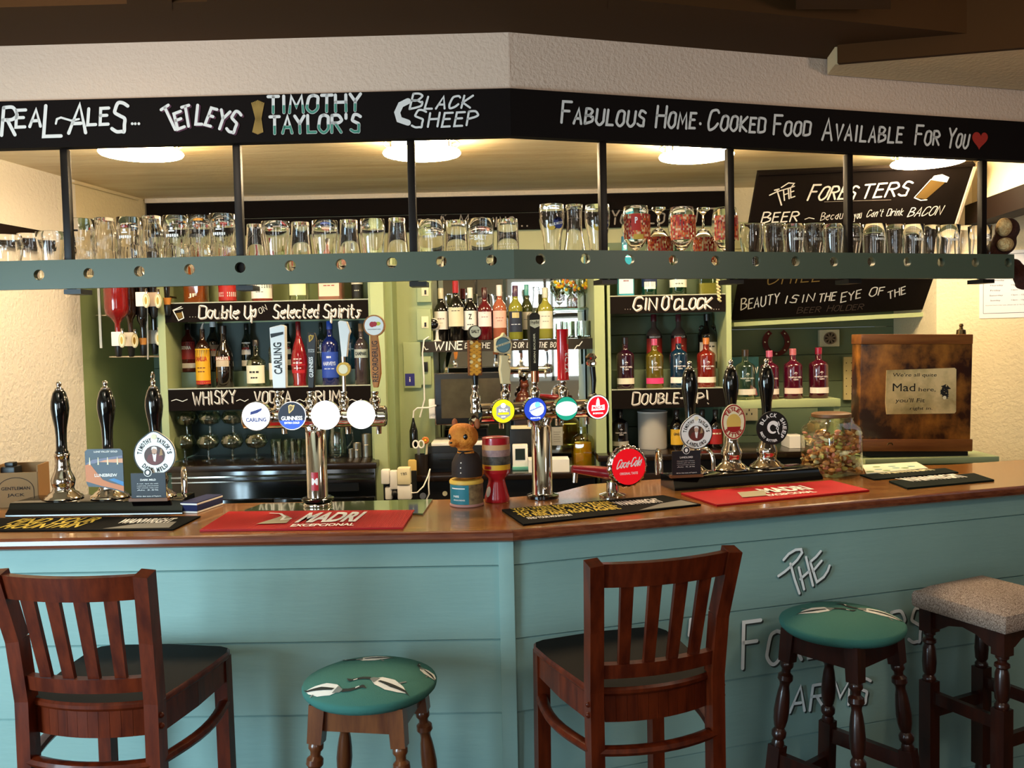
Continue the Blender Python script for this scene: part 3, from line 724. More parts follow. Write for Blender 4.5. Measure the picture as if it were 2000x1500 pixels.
def round_stool(lab, loc, rz, sc, wood, geese):
    t = thing('round_stool', lab, 'stool', loc, rz, 'round stools with green goose fabric'); t.scale = (sc, sc, sc)
    R, z0, H = 0.170, 0.762, 0.030
    prof = [(0, 0.735), (R-0.03, 0.735), (R-0.012, 0.738), (R-0.002, 0.748), (R, z0-0.004)]+[(R*u, z0+dome(R*u, 0, R, H)) for u in (.985, .96, .92, .86, .78, .68, .56, .42, .28, .14)]+[(0, z0+H)]
    b = MB().lathe(prof, fabric_g, 40)
    for (x, y, a, s, fl) in geese: goose(b, x, y, a, s, R, z0, H, fl)
    part('cushion', b, t, 'green cushion printed with geese', ang=60)
    tops = [(-.098, -.098), (.098, -.098), (.098, .098), (-.098, .098)]
    def at_z(i, z): k = 1+0.62*(0.74-z)/0.74; return Vector((tops[i][0]*k, tops[i][1]*k, z))
    for i in range(4):
        b = MB(); b.bar(at_z(i, 0.738), at_z(i, 0.645), 0.040, 0.040, wood, ax=(1, 0, 0), w2=0.036, d2=0.036)
        turned(b, at_z(i, 0.648), at_z(i, 0.395), wood, TP); b.bar(at_z(i, 0.40), at_z(i, 0.225), 0.038, 0.038, wood, ax=(1, 0, 0))
        turned(b, at_z(i, 0.228), at_z(i, 0.0), wood, [(0, .015), (.1, .02), (.3, .017), (.6, .0205), (.9, .0145), (1, .013)])
        part('leg', b, t)
    for i in range(4):
        j = (i+1) % 4
        A, B = at_z(i, 0.703), at_z(j, 0.703); b = MB(); d = (B-A).normalized(); nn = Vector((-d.y, d.x, 0))*0.009
        b.prism([(A+nn)[:2], (B+nn)[:2], (B-nn)[:2], (A-nn)[:2]], 0.675, 0.735, wood); part('apron_rail', b, t)
        zz = 0.36 if i % 2 else 0.27
        A, B = at_z(i, zz), at_z(j, zz); b = MB(); d = (B-A).normalized(); nn = Vector((-d.y, d.x, 0))*0.010
        b.prism([(A+nn)[:2], (B+nn)[:2], (B-nn)[:2], (A-nn)[:2]], zz-0.022, zz+0.022, wood); part('stretcher', b, t)
    return t
p = stand(722, 2.24, 0.79)
round_stool('round stool with a goose patterned green seat below the red bar runner', (p.x, p.y, 0), rad(-9), 1.0, stool_wood,
            [(-.012, .080, rad(18), .050, 1), (.075, -.075, rad(-20), .055, -1), (-.085, -.110, rad(165), .055, -1), (.145, .03, rad(-35), .035, 1)])
p = stand(1644, 2.56, 0.82)
round_stool('round stool with a goose patterned green seat beside the square tweed stool', (p.x, p.y, 0), rad(38), 1.03, stool_dark,
            [(-.045, .055, rad(150), .055, 1), (.075, -.075, rad(-60), .062, 1), (.09, .12, rad(140), .035, 1)])
# square tweed stool
p = Vector((1.448, 2.695, 0))
t = thing('square_stool', 'tall square stool with brown tweed seat at the right edge', 'stool', (p.x, p.y, 0), rad(26)); t.scale = (1, 1, 1.048)
tweed = mat('tweed_fabric', '#7d6456', 0.95, bump=(260, 0.9, (1, 3, 1)), vary=('#d8c4b6', 230, (1, 2.2, 1), (0.40, 0.60)))
a = 0.154; b = MB()
N = 10; vs = []; fs = []
def sqz(u, v):
    r = max(abs(u), abs(v)); return 0.772+0.030*(1-r**4)
lay = [[(-a+2*a*i/N, -a+2*a*j/N, sqz(-1+2*i/N, -1+2*j/N)) for i in range(N+1)] for j in range(N+1)]
for r in lay: vs += r
for j in range(N):
    for i in range(N): q = j*(N+1)+i; fs.append((q, q+1, q+N+2, q+N+1))
b.add(vs, fs, tweed)
rim = [(i, 0) for i in range(N)]+[(N, j) for j in range(N)]+[(N-i, N) for i in range(N)]+[(0, N-j) for j in range(N)]
vs = []; n = len(rim)
for (i, j) in rim:
    x, y, z = lay[j][i]; ox = x*1.025; oy = y*1.025
    vs += [(x, y, z), (ox, oy, z-0.012), (ox, oy, z-0.040), (x*0.99, y*0.99, z-0.048)]
fs = []
for k2 in range(n):
    for q in range(3): o = 4*k2+q; p2 = 4*((k2+1) % n)+q; fs.append((o, p2, p2+1, o+1))
b.add(vs, fs, tweed); part('cushion', b, t, 'brown tweed cushion', ang=60)
L4 = [(-.122, -.122), (.122, -.122), (.122, .122), (-.122, .122)]
for i, (x, y) in enumerate(L4):
    b = MB(); b.bar((x, y, 0.735), (x, y, 0.655), 0.042, 0.042, stool_dark, ax=(1, 0, 0)); turned(b, (x, y, 0.657), (x, y, 0.50), stool_dark, TP[:8]+[(.34, .019), (.6, .0215), (.8, .019), (.85, .014), (.9, .02), (.95, .02), (1, .015)])
    b.bar((x, y, 0.505), (x, y, 0.20), 0.042, 0.042, stool_dark, ax=(1, 0, 0)); turned(b, (x, y, 0.205), (x, y, 0), stool_dark, [(0, .015), (.2, .021), (.6, .016), (1, .02)]); part('leg', b, t)
    x2, y2 = L4[(i+1) % 4]; b = MB(); A, B = Vector((x, y, 0)), Vector((x2, y2, 0)); d = (B-A).normalized(); nn = Vector((-d.y, d.x, 0))
    prof = [(0, .735), (1, .735), (1, .665), (.82, .672), (.7, .69), (.5, .70), (.3, .69), (.18, .672), (0, .665)]
    vs = [A+(B-A)*u+nn*o+Vector((0, 0, z)) for o in (-.009, .009) for u, z in prof]; n = len(prof)
    tri = tessellate_polygon([[Vector((u, z, 0)) for u, z in prof]])
    b.add(vs, [tuple(q)[::-1] for q in tri]+[tuple(q2+n for q2 in q) for q in tri]+[(i2, (i2+1) % n, (i2+1) % n+n, i2+n) for i2 in range(n)], stool_dark); part('apron_rail', b, t)
    zz = 0.46 if i % 2 else 0.41; b = MB(); n9 = nn*0.009
    b.prism([(A+n9)[:2], (B+n9)[:2], (B-n9)[:2], (A-n9)[:2]], zz-0.018, zz+0.018, stool_dark); part('stretcher', b, t)
# ================================================================== glasses on the overhead shelf
glass = mat('clear_glass', '#ffffff', 0.0, trans=1.0, ior=1.47)
printw = mat('print_white', '#f2f0ea', 0.6)
FLAT = Matrix(((1, 0, 0, 0), (0, 0, 1, 0), (0, -1, 0, 0), (0, 0, 0, 1)))       # lettering laid flat, read from the viewer's side
SHAPES = {  # outer outline, fractions of radius and height
 'ribbed': [(.70, 0), (.74, .02), (.74, .16), (.86, .20), (.93, .27), (.93, .42), (.86, .48), (.88, .56), (.94, .8), (.96, 1)],
 'conical': [(.66, 0), (.68, .02), (.72, .2), (.84, .55), (.97, .85), (1, 1)],
 'nonic': [(.70, 0), (.72, .02), (.78, .3), (.90, .62), (.99, .74), (.96, .82), (.95, 1)],
 'tulip': [(.66, 0), (.68, .02), (.66, .15), (.78, .38), (.96, .62), (1, .78), (.95, .92), (.92, 1)],
 'straight': [(.82, 0), (.85, .02), (.88, .3), (.94, .7), (1, 1)],
 'tall': [(.72, 0), (.74, .02), (.68, .12), (.66, .3), (.74, .5), (.92, .68), (1, .80), (.99, .9), (.92, 1)],
}
def glass_mb(kind, R, H, inv=False, seg=28):
    out = [(r*R, z*H) for r, z in SHAPES[kind]]; T = 0.0024; bz = 0.010
    inn = [(max(r-T, 0.002), z) for r, z in out if z > bz*1.3]; r0 = max(out[1][0]-T*1.6, 0.004)
    prof = [(0, 0)]+out+[(out[-1][0]-T*0.5, H+0.0012)]+inn[::-1]+[(r0, bz), (0, bz)]
    rib = (lambda a, z: 1+0.022*cos(24*a) if 0.14*H < z < 0.5*H else 1) if kind == 'ribbed' and not inv else None
    if kind == 'ribbed': seg = 72; rib = lambda a, z: 1+0.02*cos(24*a) if 0.14*H < z < 0.5*H else 1
    b = MB(); 
    if inv: prof = [(r, H+0.0012-z) for r, z in prof]; rr = rib; rib = (lambda a, z: rr(a, H-z)) if rr else None
    return b.lathe(prof, glass, seg, rib=rib)
def chalice_mb(R, H, inv=False):
    out = [(.52*R, 0), (.54*R, .006), (.30*R, .013), (.09*R, .024), (.075*R, .05), (.10*R, .30*H), (.45*R, .36*H), (.86*R, .50*H), (1*R, .66*H), (.97*R, .82*H), (.86*R, H)]
    inn = [(.84*R, H+.001), (.94*R, .82*H), (.97*R, .66*H), (.83*R, .505*H), (.42*R, .375*H), (0, .345*H)]
    prof = [(0, 0)]+out+inn
    if inv: prof = [(r, H+.001-z) for r, z in prof]
    return MB().lathe(prof, glass, 36)
def rad_at(kind, f):
    P = SHAPES[kind]
    for (r0, z0), (r1, z1) in zip(P, P[1:]):
        if z0 <= f <= z1: return r0+(r1-r0)*(f-z0)/max(1e-6, z1-z0)
    return P[-1][0]
def shelf_glass(fr, name, px, w, top, row, kind, inv, lab, group, pr=None):
    y = 0.088 if row == 0 else 0.172
    x, zt = fr.loc(px, top, y); Y = fr.hit(px, top, y).y; R = w*Y/FPX/2; H = zt-DECK-0.004
    P = fr.w(x, y, DECK+0.0005); mb = chalice_mb(R, H, inv) if kind == 'chalice' else glass_mb(kind, R, H, inv)
    if not pr: return single(name, mb, lab, 'glass', P, fr.yaw, group, ang=50)
    t = thing(name, lab, 'glass', P, fr.yaw, group); part('glass_body', mb, t, ang=50)
    b = MB(); rs = R*1.0+0.0012; kf = (lambda f: rad_at(kind, f)) if kind != 'chalice' else (lambda f: .99)
    def pw(s_, f, hh, ww, m=printw, **k): b.text(s_, 0, f*H, m, w=ww*R, h=hh*H, wrap=R*kf(f)+0.0012, bold=0.02, **k)
    def pb(f0, f1, a0, a1, m=printw): b.patch(R*kf(f0)+0.0010, f0*H, f1*H, a0, a1, m, R1=R*kf(f1)+0.0010)
    if pr == 'carling': pw("CARLING", .66, .055, 1.25); pb(.78, .81, -.35, .25, mat('print_dark', '#1a1a20', 0.6)); pb(.60, .615, -.3, .3)
    elif pr == 'mark':
        pb(.76, .80, -.12, .10); pb(.73, .75, -.25, .22)
        for i in range(6): pb(.64+.008*(i % 2), .69, -.52+.18*i, -.40+.18*i)
    elif pr == 'crest':
        pb(.72, .80, -.10, .10); pb(.80, .83, -.22, -.10); pb(.80, .83, .10, .22)
        for i in range(7): pb(.64, .69+.01*(i % 2), -.56+.16*i, -.45+.16*i)
    elif pr == 'dots':
        rng = random.Random(3)
        for i in range(7):
            for j in range(9): 
                f = .12+.06*i; a = -.9+.225*j+(.11 if i % 2 else 0); pb(f, f+.022, a, a+.07)
    elif pr == 'salt': pw("SALT", .62, .10, .95); pw("BEER", .50, .045, .6); pb(.66, .67, -1.0, -.6); pb(.60, .61, -1.0, -.6); pb(.14, .18, .5, .58)
    elif pr == 'moon':
        by = mat('print_yellow', '#c9a23c', 0.6); bb = mat('print_blue', '#2c3f86', 0.6)
        def blob(a0, f0, r, m, lift):
            rr = R*kf(f0)+lift; b.add([(rr*sin(a0+r*cos(g)/R), -rr*cos(a0+r*cos(g)/R), f0*H+r*sin(g)) for g in [2*pi*k/20 for k in range(20)]], [tuple(range(20))], m)
        blob(-.38, .66, R*.36, by, .0012); blob(.22, .70, R*.44, bb, .0016)
        b.text("BLUE MOON", 0.08*R, .69*H, printw, w=1.25*R, h=.042*H, wrap=R*kf(.69)+0.0022, bold=0.03, rot=rad(12))
    elif pr == 'red':
        r1 = mat('print_red', '#b3281a', 0.6); r2 = mat('print_orange', '#d8612e', 0.6); r3 = mat('print_pale', '#f0b48a', 0.6); rng = random.Random(int(px))
        for i in range(11):
            for j in range(14):
                f0 = .47+.036*i; a = -1.35+.2*j+rng.uniform(-.05, .05); m_ = rng.choice((r1, r1, r2, r2, r3))
                if inv: f0 = 1-f0-.036
                b.patch(R*1.0+0.0016, f0*H, f0*H+.036*H, a, a+.17, m_, seg=3)
        if px < 1300 and not inv: b.patch(R+.0022, .60*H, .86*H, -.75, -.1, r1, seg=6); b.text("P", -.42*R, .76*H, printw, h=.10*H, w=.2*R, wrap=R+.0028, bold=.03); b.patch(R+.0022, .46*H, .54*H, -.6, .1, mat('print_gold', '#c9a03c', .6), seg=6)
    part('printed_logo', b, t); return t
G1 = 'pint glasses on the overhead shelf'
n_ord = ("first", "second", "third", "fourth", "fifth", "sixth", "seventh", "eighth", "ninth", "tenth", "eleventh", "twelfth", "thirteenth")
def row(fr, items, head, where, name='pint_glass'):
    for i, it in enumerate(items):
        px, w, top, rw, kind, inv, pr = it[:7]
        how = ("upturned" if inv else "upright")
        logo = {'carling': " with lettering", 'mark': " with print", 'crest': " with crest", 'dots': " with speckles", 'salt': " with large print", None: ""}.get(pr, "")
        shelf_glass(fr, name, px, w, top, rw, kind, inv, "%s %s%s, %s %s" % (how, head, logo, n_ord[i], where), G1, pr)
row(SL, [(12, 58, 458, 0, 'tulip', 0, 'mark'), (56, 46, 455, 1, 'tulip', 0, 'mark'), (99, 55, 452, 0, 'conical', 0, None)], "clear pint glass", "left of the leftmost post")
row(SL, [(157, 52, 427, 0, 'ribbed', 0, 'carling'), (203, 51, 425, 1, 'ribbed', 1, None), (252, 50, 424, 0, 'ribbed', 0, 'mark'), (295, 50, 421, 1, 'ribbed', 1, None),
         (343, 51, 421, 0, 'ribbed', 0, 'mark'), (388, 49, 420, 1, 'ribbed', 0, 'crest'), (434, 51, 417, 0, 'ribbed', 0, 'mark')], "ribbed pint glass", "between the first two posts")
row(SL, [(497, 44, 437, 1, 'conical', 1, None), (538, 55, 432, 0, 'conical', 0, None), (586, 48, 433, 1, 'nonic', 1, None), (634, 52, 430, 0, 'nonic', 0, None),
         (681, 48, 429, 1, 'nonic', 1, None), (727, 50, 427, 0, 'nonic', 0, None), (775, 48, 425, 1, 'conical', 1, None)], "plain pint glass", "between the second and third posts")
row(SL, [(841, 56, 430, 0, 'straight', 0, 'mark'), (891, 48, 430, 1, 'straight', 1, 'dots'), (939, 54, 427, 0, 'straight', 0, 'salt')], "straight pint glass", "right of the middle post")
SR.yaw = YR
# the last straight glass stands by the bend
shelf_glass(SL, 'pint_glass', 991, 47, 427, 0, 'straight', 1, "upturned straight pint glass speckled with white print, nearest the shelf bend", G1, 'dots')
for i, (px, w, top, rw, inv, lab) in enumerate(((1077, 50, 398, 0, 0, "tall curved wheat beer glass with blue and yellow moon print, beside the shelf bend"), (1121, 46, 399, 1, 1, "tall curved beer glass turned upside down between two moon printed glasses"), (1166, 50, 399, 0, 0, "tall curved wheat beer glass with moon print against the fourth post"))):
    shelf_glass(SR, 'tall_beer_glass', px, w, top, rw, 'tall', inv, lab, 'tall wheat beer glasses', None if inv else 'moon')
for i, (px, w, top, rw, inv, lab) in enumerate(((1241, 54, 402, 0, 0, "stemmed beer goblet with red label square and fiery print, right of the fourth post"), (1286, 52, 404, 1, 1, "upturned stemmed goblet between the first and second fiery printed goblets"), (1331, 52, 404, 0, 0, "upright stemmed goblet with red and orange print between two upturned goblets"),
        (1373, 48, 405, 1, 1, "upturned stemmed goblet between the second and third fiery printed goblets"), (1415, 50, 405, 0, 0, "upright stemmed goblet with red print against the fifth post"))):
    shelf_glass(SR, 'beer_goblet', px, w, top, rw, 'chalice', inv, lab, 'stemmed goblets with red print', 'red')
row(SR, [(1468, 46, 436, 0, 'tulip', 0, None), (1512, 46, 436, 1, 'tulip', 0, 'mark'), (1549, 44, 437, 0, 'conical', 0, 'crest'), (1588, 46, 436, 1, 'tulip', 0, 'crest'), (1627, 42, 437, 0, 'conical', 0, None), (1660, 43, 437, 1, 'tulip', 0, 'mark'), (1707, 46, 437, 0, 'straight', 0, 'mark')],
    "slim half pint glass", "right of the fifth post")
row(SR, [(1748, 38, 438, 1, 'conical', 0, None), (1783, 42, 438, 0, 'straight', 0, 'crest'), (1817, 36, 439, 1, 'tulip', 0, None), (1852, 44, 439, 0, 'straight', 0, 'crest'), (1884, 34, 440, 1, 'tulip', 0, None), (1914, 43, 440, 0, 'straight', 0, 'mark')],
    "small beer glass", "beyond the sixth post")

# soft toy sitting on the end of the shelf
plush = mat('plush_brown', '#3d1a0c', 0.95, bump=(160, 1.0)); plush_t = mat('plush_tan', '#b58a52', 0.95, bump=(140, 1.0), vary=('#e0c48c', 60))
toyP = SR.w(xe+0.030, 0.12, DECK+0.001); kx = toyP.y/FPX
def blobs(name, parent, L, m, vox=0.006, label=None, smooth=1):
    b = MB()
    for c, r in L: b.sphere(c, r, m, 20, 14)
    o = part(name, b, parent, label); md = o.modifiers.new('join', 'REMESH'); md.mode = 'VOXEL'; md.voxel_size = vox; md.use_smooth_shade = True
    sm = o.modifiers.new('soften', 'SMOOTH'); sm.iterations = 4; return o
t = thing('soft_toy', 'brown plush monkey with tan muzzle slumped over the right end of the overhead shelf', 'soft toy', toyP, YR)
blobs('body', t, [((-.025, -.02, .045), (.045, .045, .05)), ((0.012, -.035, .10), (.042, .04, .045)), ((.016, -.045, .145), (.042, .04, .042)), ((.056, -.045, .145), (.016, .012, .018)),
                  ((.025, -.06, .02), (.028, .03, .02)), ((.046, -.075, -.02), (.026, .026, .04)), ((.050, -.09, -.055), (.035, .03, .018))], plush)
blobs('muzzle', t, [((-.020, -.066, .150), (.027, .026, .034))], plush_t, .006, 'tan fluffy muzzle')
blobs('paw', t, [((-.020, -.072, .088), (.030, .026, .026))], plush_t, .006, 'tan fluffy paw')
part('foot_pad', MB().sphere((.066, -.112, -.045), (.016, .010, .014), mat('plush_cream', '#d8cbb4', .9)), t, 'cream foot pad')

# ================================================================== things on the bar counter, left run
chrome_d = mat('chrome_warm', '#c8bfb6', 0.09, metal=1.0)
gold = mat('gold_leaf', '#b08a3c', 0.35, metal=0.7)
card_b = mat('card_navy', '#14161f', 0.5); card_k = mat('card_black', '#0d0c0c', 0.5)
white_p = mat('white_enamel', '#ece9e2', 0.4); cream_p = mat('cream_print', '#e8dcb4', 0.5)
def hand_pump(lab, P, yaw, s=1.0, ring=False):
    t = thing('hand_pump', lab, 'beer pump', P, yaw, 'chrome and black hand pumps'); t.scale = (s, s, s)
    part('base', MB().lathe([(0, 0), (.058, 0), (.061, .004), (.058, .010), (.050, .014), (.046, .020), (.036, .026), (.032, .036), (.036, .050), (.0375, .062), (.033, .075), (.0255, .092), (.0225, .108), (.0235, .112), (.0215, .118), (.022, .14), (.024, .143), (.024, .150), (.021, .152), (0, .152)], chrome_d, 32), t, 'chrome base', ang=60)
    part('handle', MB().lathe([(0, .151), (.0195, .151), (.0205, .156), (.017, .162), (.0165, .20), (.0185, .235), (.0255, .275), (.0285, .30), (.027, .325), (.020, .352), (.0135, .362), (0, .362)], blackm, 28), t, 'glossy black handle', ang=60)
    fin = MB().lathe([(0, .361), (.014, .361), (.0135, .366), (.008, .368), (.0065, .374), (.0085, .378), (.0085, .384), (.006, .388), (0, .389)], chrome_d, 20)
    if ring: fin.tube([(0, .012*cos(g), .400+.013*sin(g)) for g in [2*pi*i/16 for i in range(17)]], .0025, chrome_d, 8, cap=False)
    part('finial', fin, t, 'chrome finial', ang=60); return t
def swan_neck(P, yaw, lab):
    pts = [(0, 0.03, 0.0), (0, 0.03, .05), (0, .026, .075), (0, .010, .090), (0, -.010, .090), (0, -.028, .075), (0, -.034, .05), (0, -.034, .015)]
    return single('beer_spout', MB().tube(pts, .008, chrome, 12), lab, 'spout', P, yaw)
ENG = 0.042
# left beer engine plinth
pA = atz(14, 1009, Z_CT); pB = atz(356, 1004, Z_CT)
eF = Frame((pB.x, pB.y, 0), YL); xl = (Vector((pA.x, pA.y, 0))-eF.o).dot(eF.u)
t = thing('beer_engine_plinth', 'black plinth carrying three hand pumps behind the black runner at the left', 'pump plinth', (pB.x, pB.y, Z_CT+.0005), YL)
pr = [(0, 0), (0.001, .010), (.014, .024), (.020, ENG-.002), (.024, ENG), (.165, ENG), (.165, 0)]
def plinth(x0, x1, parent, depth=.165):
    b = MB(); P2 = [(min(y, depth) if y < .1 else depth, z) for y, z in pr]; n = len(P2)
    vs = [(x0+y*(.25 if y < .1 else .12), y, z) for y, z in P2]+[(x1-y*(.25 if y < .1 else .12), y, z) for y, z in P2]
    b.add(vs, [tuple(range(n)), tuple(range(n, 2*n))[::-1]]+[(i, (i+1) % n, (i+1) % n+n, i+n) for i in range(n)], blackm); return part('casing', b, parent, ang=50)
plinth(xl, 0, t)
yw = eF.o.y
Yp = yw+0.090
for px, lab, rg in ((125, 'hand pump with no badge, chrome base and black handle, leftmost on the bar', False), (215, 'hand pump behind the square river picture badge', False), (308, 'hand pump with ring finial behind the round white badge and navy card', True)):
    P = stand(px, Yp, Z_CT+ENG+.0008); hand_pump(lab, P, YL, 1.0, rg)
# square picture badge LUNEBREW
Fm = Frame((0, Yp-0.066, 0), 0); kb = Fm.o.y/FPX
P = stand(206, Yp-0.066, Z_CT+ENG+0.019); P.z = at(206, 950, Yp-.066).z
t = thing('pump_badge', 'square pump badge picturing an orange river and bridge', 'badge', P, 0)
w, h = 37*kb, 74*kb; b = MB()
out = [(-w+.008, .0), (-w*.2, -.002), (w*.35, -.010), (w, -.022), (w, h-.008), (w-.008, h), (-w+.008, h), (-w, h-.008), (-w, .02), (-w+.003, .008)]
b.plate(out, 0, .005, mat('badge_slate', '#3b4650', 0.45)); part('plate', b, t)
b = MB(); org = mat('badge_orange', '#c87846', 0.5); b.flat([(-w, .018), (-w*.2, .002), (w*.4, -.006), (w, -.018), (w, .0), (w*.3, .012), (-w*.1, .022), (-w*.4, .045), (-w*.75, .075), (-w, .070)], -.0006, org)
b.flat([(-w*.5, h*.66), (w, h*.62), (w, h*.74), (-w*.2, h*.70)], -.0006, mat('badge_peach', '#d89a74', 0.5)); b.flat([(-w, h*.60), (-w*.6, h*.72), (w*.1, h*.76), (w, h*.82), (w, h*.76), (0, h*.70), (-w*.5, h*.62)], -.0009, mat('badge_mauve', '#75758a', .5))
b.flat([(w*.2, .022), (w*.6, .012), (w, .0), (w, .014), (w*.5, .026)], -.0009, mat('badge_blue', '#3d7fb4', 0.5))
for x in (-.75, -.3, .2, .72): b.flat([(w*x-.0025, h*.58), (w*x+.0025, h*.58), (w*x+.001, h*.78), (w*x-.001, h*.78)], -.0012, cream_p)
b.text("LUNEBREW", w*.08, h*.30, printw, w=w*1.2, h=.010, y=-.0014, bold=.03); b.text("LUNE VALLEY GOLD", w*.12, h*.93, printw, w=w*1.25, h=.006, y=-.0014, bold=.02)
part('artwork', b, t)
def round_badge(lab, P, yaw, R, top, bottom, bot2=None, tilt=0):
    t = thing('pump_badge', lab, 'badge', P, yaw); b = MB()
    pts = []
    for i in range(60):
        a = 2*pi*i/60; r = R+(R*.14*max(0, cos(a-pi/2))**18); pts.append((r*cos(a), r*sin(a)))
    b.plate(pts, 0, .006, white_p); part('plate', b, t)
    b = MB(); k = card_k
    ring = [(p[0]*1.0, p[1]*1.0) for p in pts]; inner = [(p[0]*.955, p[1]*.955) for p in pts]
    b.plate(ring, -.0012, -.0002, k, holes=[inner]); b.flat(ellipse(0, -R*.04, R*.50, R*.47, 30)[:-1], -.0008, mat('badge_sepia', '#4a2c20', .5))
    # portrait in the middle: coat, collar, head
    b.flat([(-R*.40, -R*.32), (-R*.30, -R*.02), (-R*.08, R*.08), (R*.12, R*.06), (R*.34, -R*.05), (R*.40, -R*.30), (R*.1, -R*.48), (-R*.15, -R*.48)], -.0012, mat('badge_coat', '#6a2a22', .5))
    b.flat([(-R*.10, R*.04), (R*.10, R*.05), (R*.04, -R*.34), (-R*.05, -R*.30)], -.0016, white_p)
    b.flat(ellipse(0, R*.18, R*.13, R*.17, 18)[:-1], -.0016, mat('badge_skin', '#c9a088', .6))
    b.flat([(-R*.14, R*.22), (-R*.12, R*.36), (0, R*.40), (R*.12, R*.36), (R*.14, R*.20), (R*.08, R*.28), (-R*.06, R*.30)], -.0019, white_p)
    b.flat([(R*.22, -R*.06), (R*.30, R*.28), (R*.36, R*.28), (R*.40, -R*.02)], -.0016, mat('badge_tan', '#a5835c', .6))
    b.arctext(top[0], 0, 0, R*.72, rad(178), rad(100), R*.22, k, y=-.0012, bold=.03, wf=.52); b.arctext(top[1], 0, 0, R*.72, rad(80), rad(2), R*.22, k, y=-.0012, bold=.03, wf=.52)
    b.flat(ellipse(0, R*.86, R*.13, R*.13, 16)[:-1], -.0012, cream_p)
    b.arctext(bottom, 0, 0, R*.74, rad(-140), rad(-40), R*.22, k, y=-.0012, bold=.03, flip=True, wf=.6)
    part('artwork', b, t); return t
def info_card(lab, P, yaw, w, h, title, lines, foot):
    t = thing('beer_card', lab, 'card', P, yaw); part('board', MB().rect(-w/2, w/2, .010, h, 0, .004, card_b), t)
    part('holder', MB().box((0, .004, .005), (w*1.12, .022, .010), mat('oak_block', '#6e4526', .5)), t, 'wooden holder block')
    b = MB(); b.text(title, 0, h*.76, printw, w=w*.45, h=.0065, y=-.0006, bold=.02)
    for i, s_ in enumerate(lines): b.text(s_, -w*.02, h*.62-i*.0068, printw, w=w*.62, h=.0038, y=-.0006)
    b.text(foot, 0, h*.17, printw, w=w*.72, h=.0048, y=-.0006, bold=.02)
    b.flat(ellipse(-.0, h*1.02, .0135, .0135, 20)[:-1], -.0008, printw); b.flat(ellipse(0, h*1.02, .0115, .0115, 20)[:-1], -.0011, card_k); b.flat(ellipse(0, h*1.02, .006, .007, 12)[:-1], -.0014, printw)
    part('artwork', b, t); return t
P = at(302, 888, Yp-.068); round_badge('round white portrait badge beside the square river picture badge', P, 0, 41*kb, ("TIMOTHY", "TAYLOR'S"), "DARK MILD")
P = stand(291, Yp-.078, Z_CT+ENG+.0005); info_card('navy beer card standing below the round badge on the left plinth', P, YL, 68*kb, 54*kb*1.02, "DARK MILD", ["A rich, dark ale with", "roasted notes, a hint of caramel", "and a smooth, malty taste", "Alc 3.5%"], "All for that taste of Taylor's")
P = stand(361, yw+.105, Z_CT+ENG+.0008); swan_neck(P, YL+rad(25), 'chrome swan neck spout at the right end of the left plinth')
# folded blue and white striped cloth
P = stand(395, yw+.085, Z_CT+.0005); b = MB(); blue = mat('cloth_blue', '#1a2350', .9); 
for i, (c, h0) in enumerate(((white_p, .006), (blue, .020), (white_p, .006))):
    z0 = sum((.006, .020, .006)[:i]); b.box((0, 0, z0+h0/2), (.062, .155, h0), c, bev=.002)
b.box((0, 0, .0335), (.060, .153, .003), blue)
single('folded_bar_towel', b, 'folded navy and white bar towel leaning by the left plinth', 'towel', P, YL-rad(12))
# cardboard box
P = stand(45, 3.10, Z_CT+.0005); kx = 3.1/FPX; t = thing('cardboard_box', 'brown open cardboard box with arched print at the left end', 'box', P, YL+rad(8)); kraft = mat('kraft_card', '#8a6a44', .8); b = MB()
w, d, h = 80*kx, .10, 80*kx
for c, s_ in (((0, -d/2, h*.42), (w, .004, h*.84)), ((0, d/2, h/2), (w, .004, h)), ((-w/2, 0, h/2), (.004, d, h)), ((w/2, 0, h/2), (.004, d, h)), ((0, 0, .002), (w, d, .004))): b.box(c, s_, kraft)
part('carton', b, t)
b = MB(); ink = mat('ink_brown', '#2c2016', .8); y0 = -d/2-.003
pts = [(w*.46*cos(g)*.9, h*.42+h*.30*sin(g)) for g in [pi*i/14 for i in range(15)]]; ribbon(b, pts, .0022, ink, y0); ribbon(b, [(pts[0][0], h*.42), (pts[0][0], .004)], .0022, ink, y0); ribbon(b, [(pts[-1][0], h*.42), (pts[-1][0], .004)], .0022, ink, y0)
b.text("GENTLEMAN", 0, h*.46, ink, w=w*.66, h=.011, y=y0, bold=.02); b.text("JACK", 0, h*.29, ink, w=w*.4, h=.013, y=y0, bold=.02); part('printing', b, t)
P2 = P+Vector((-.035, 0, .006)); b = MB(); b.box((0, 0, .065), (.05, .05, .13), blackp, bev=.006); b.box((.0, 0, .137), (.03, .03, .014), blackp, bev=.004)
single('black_canister', b, 'black canister standing inside the cardboard box', 'canister', P2, YL)

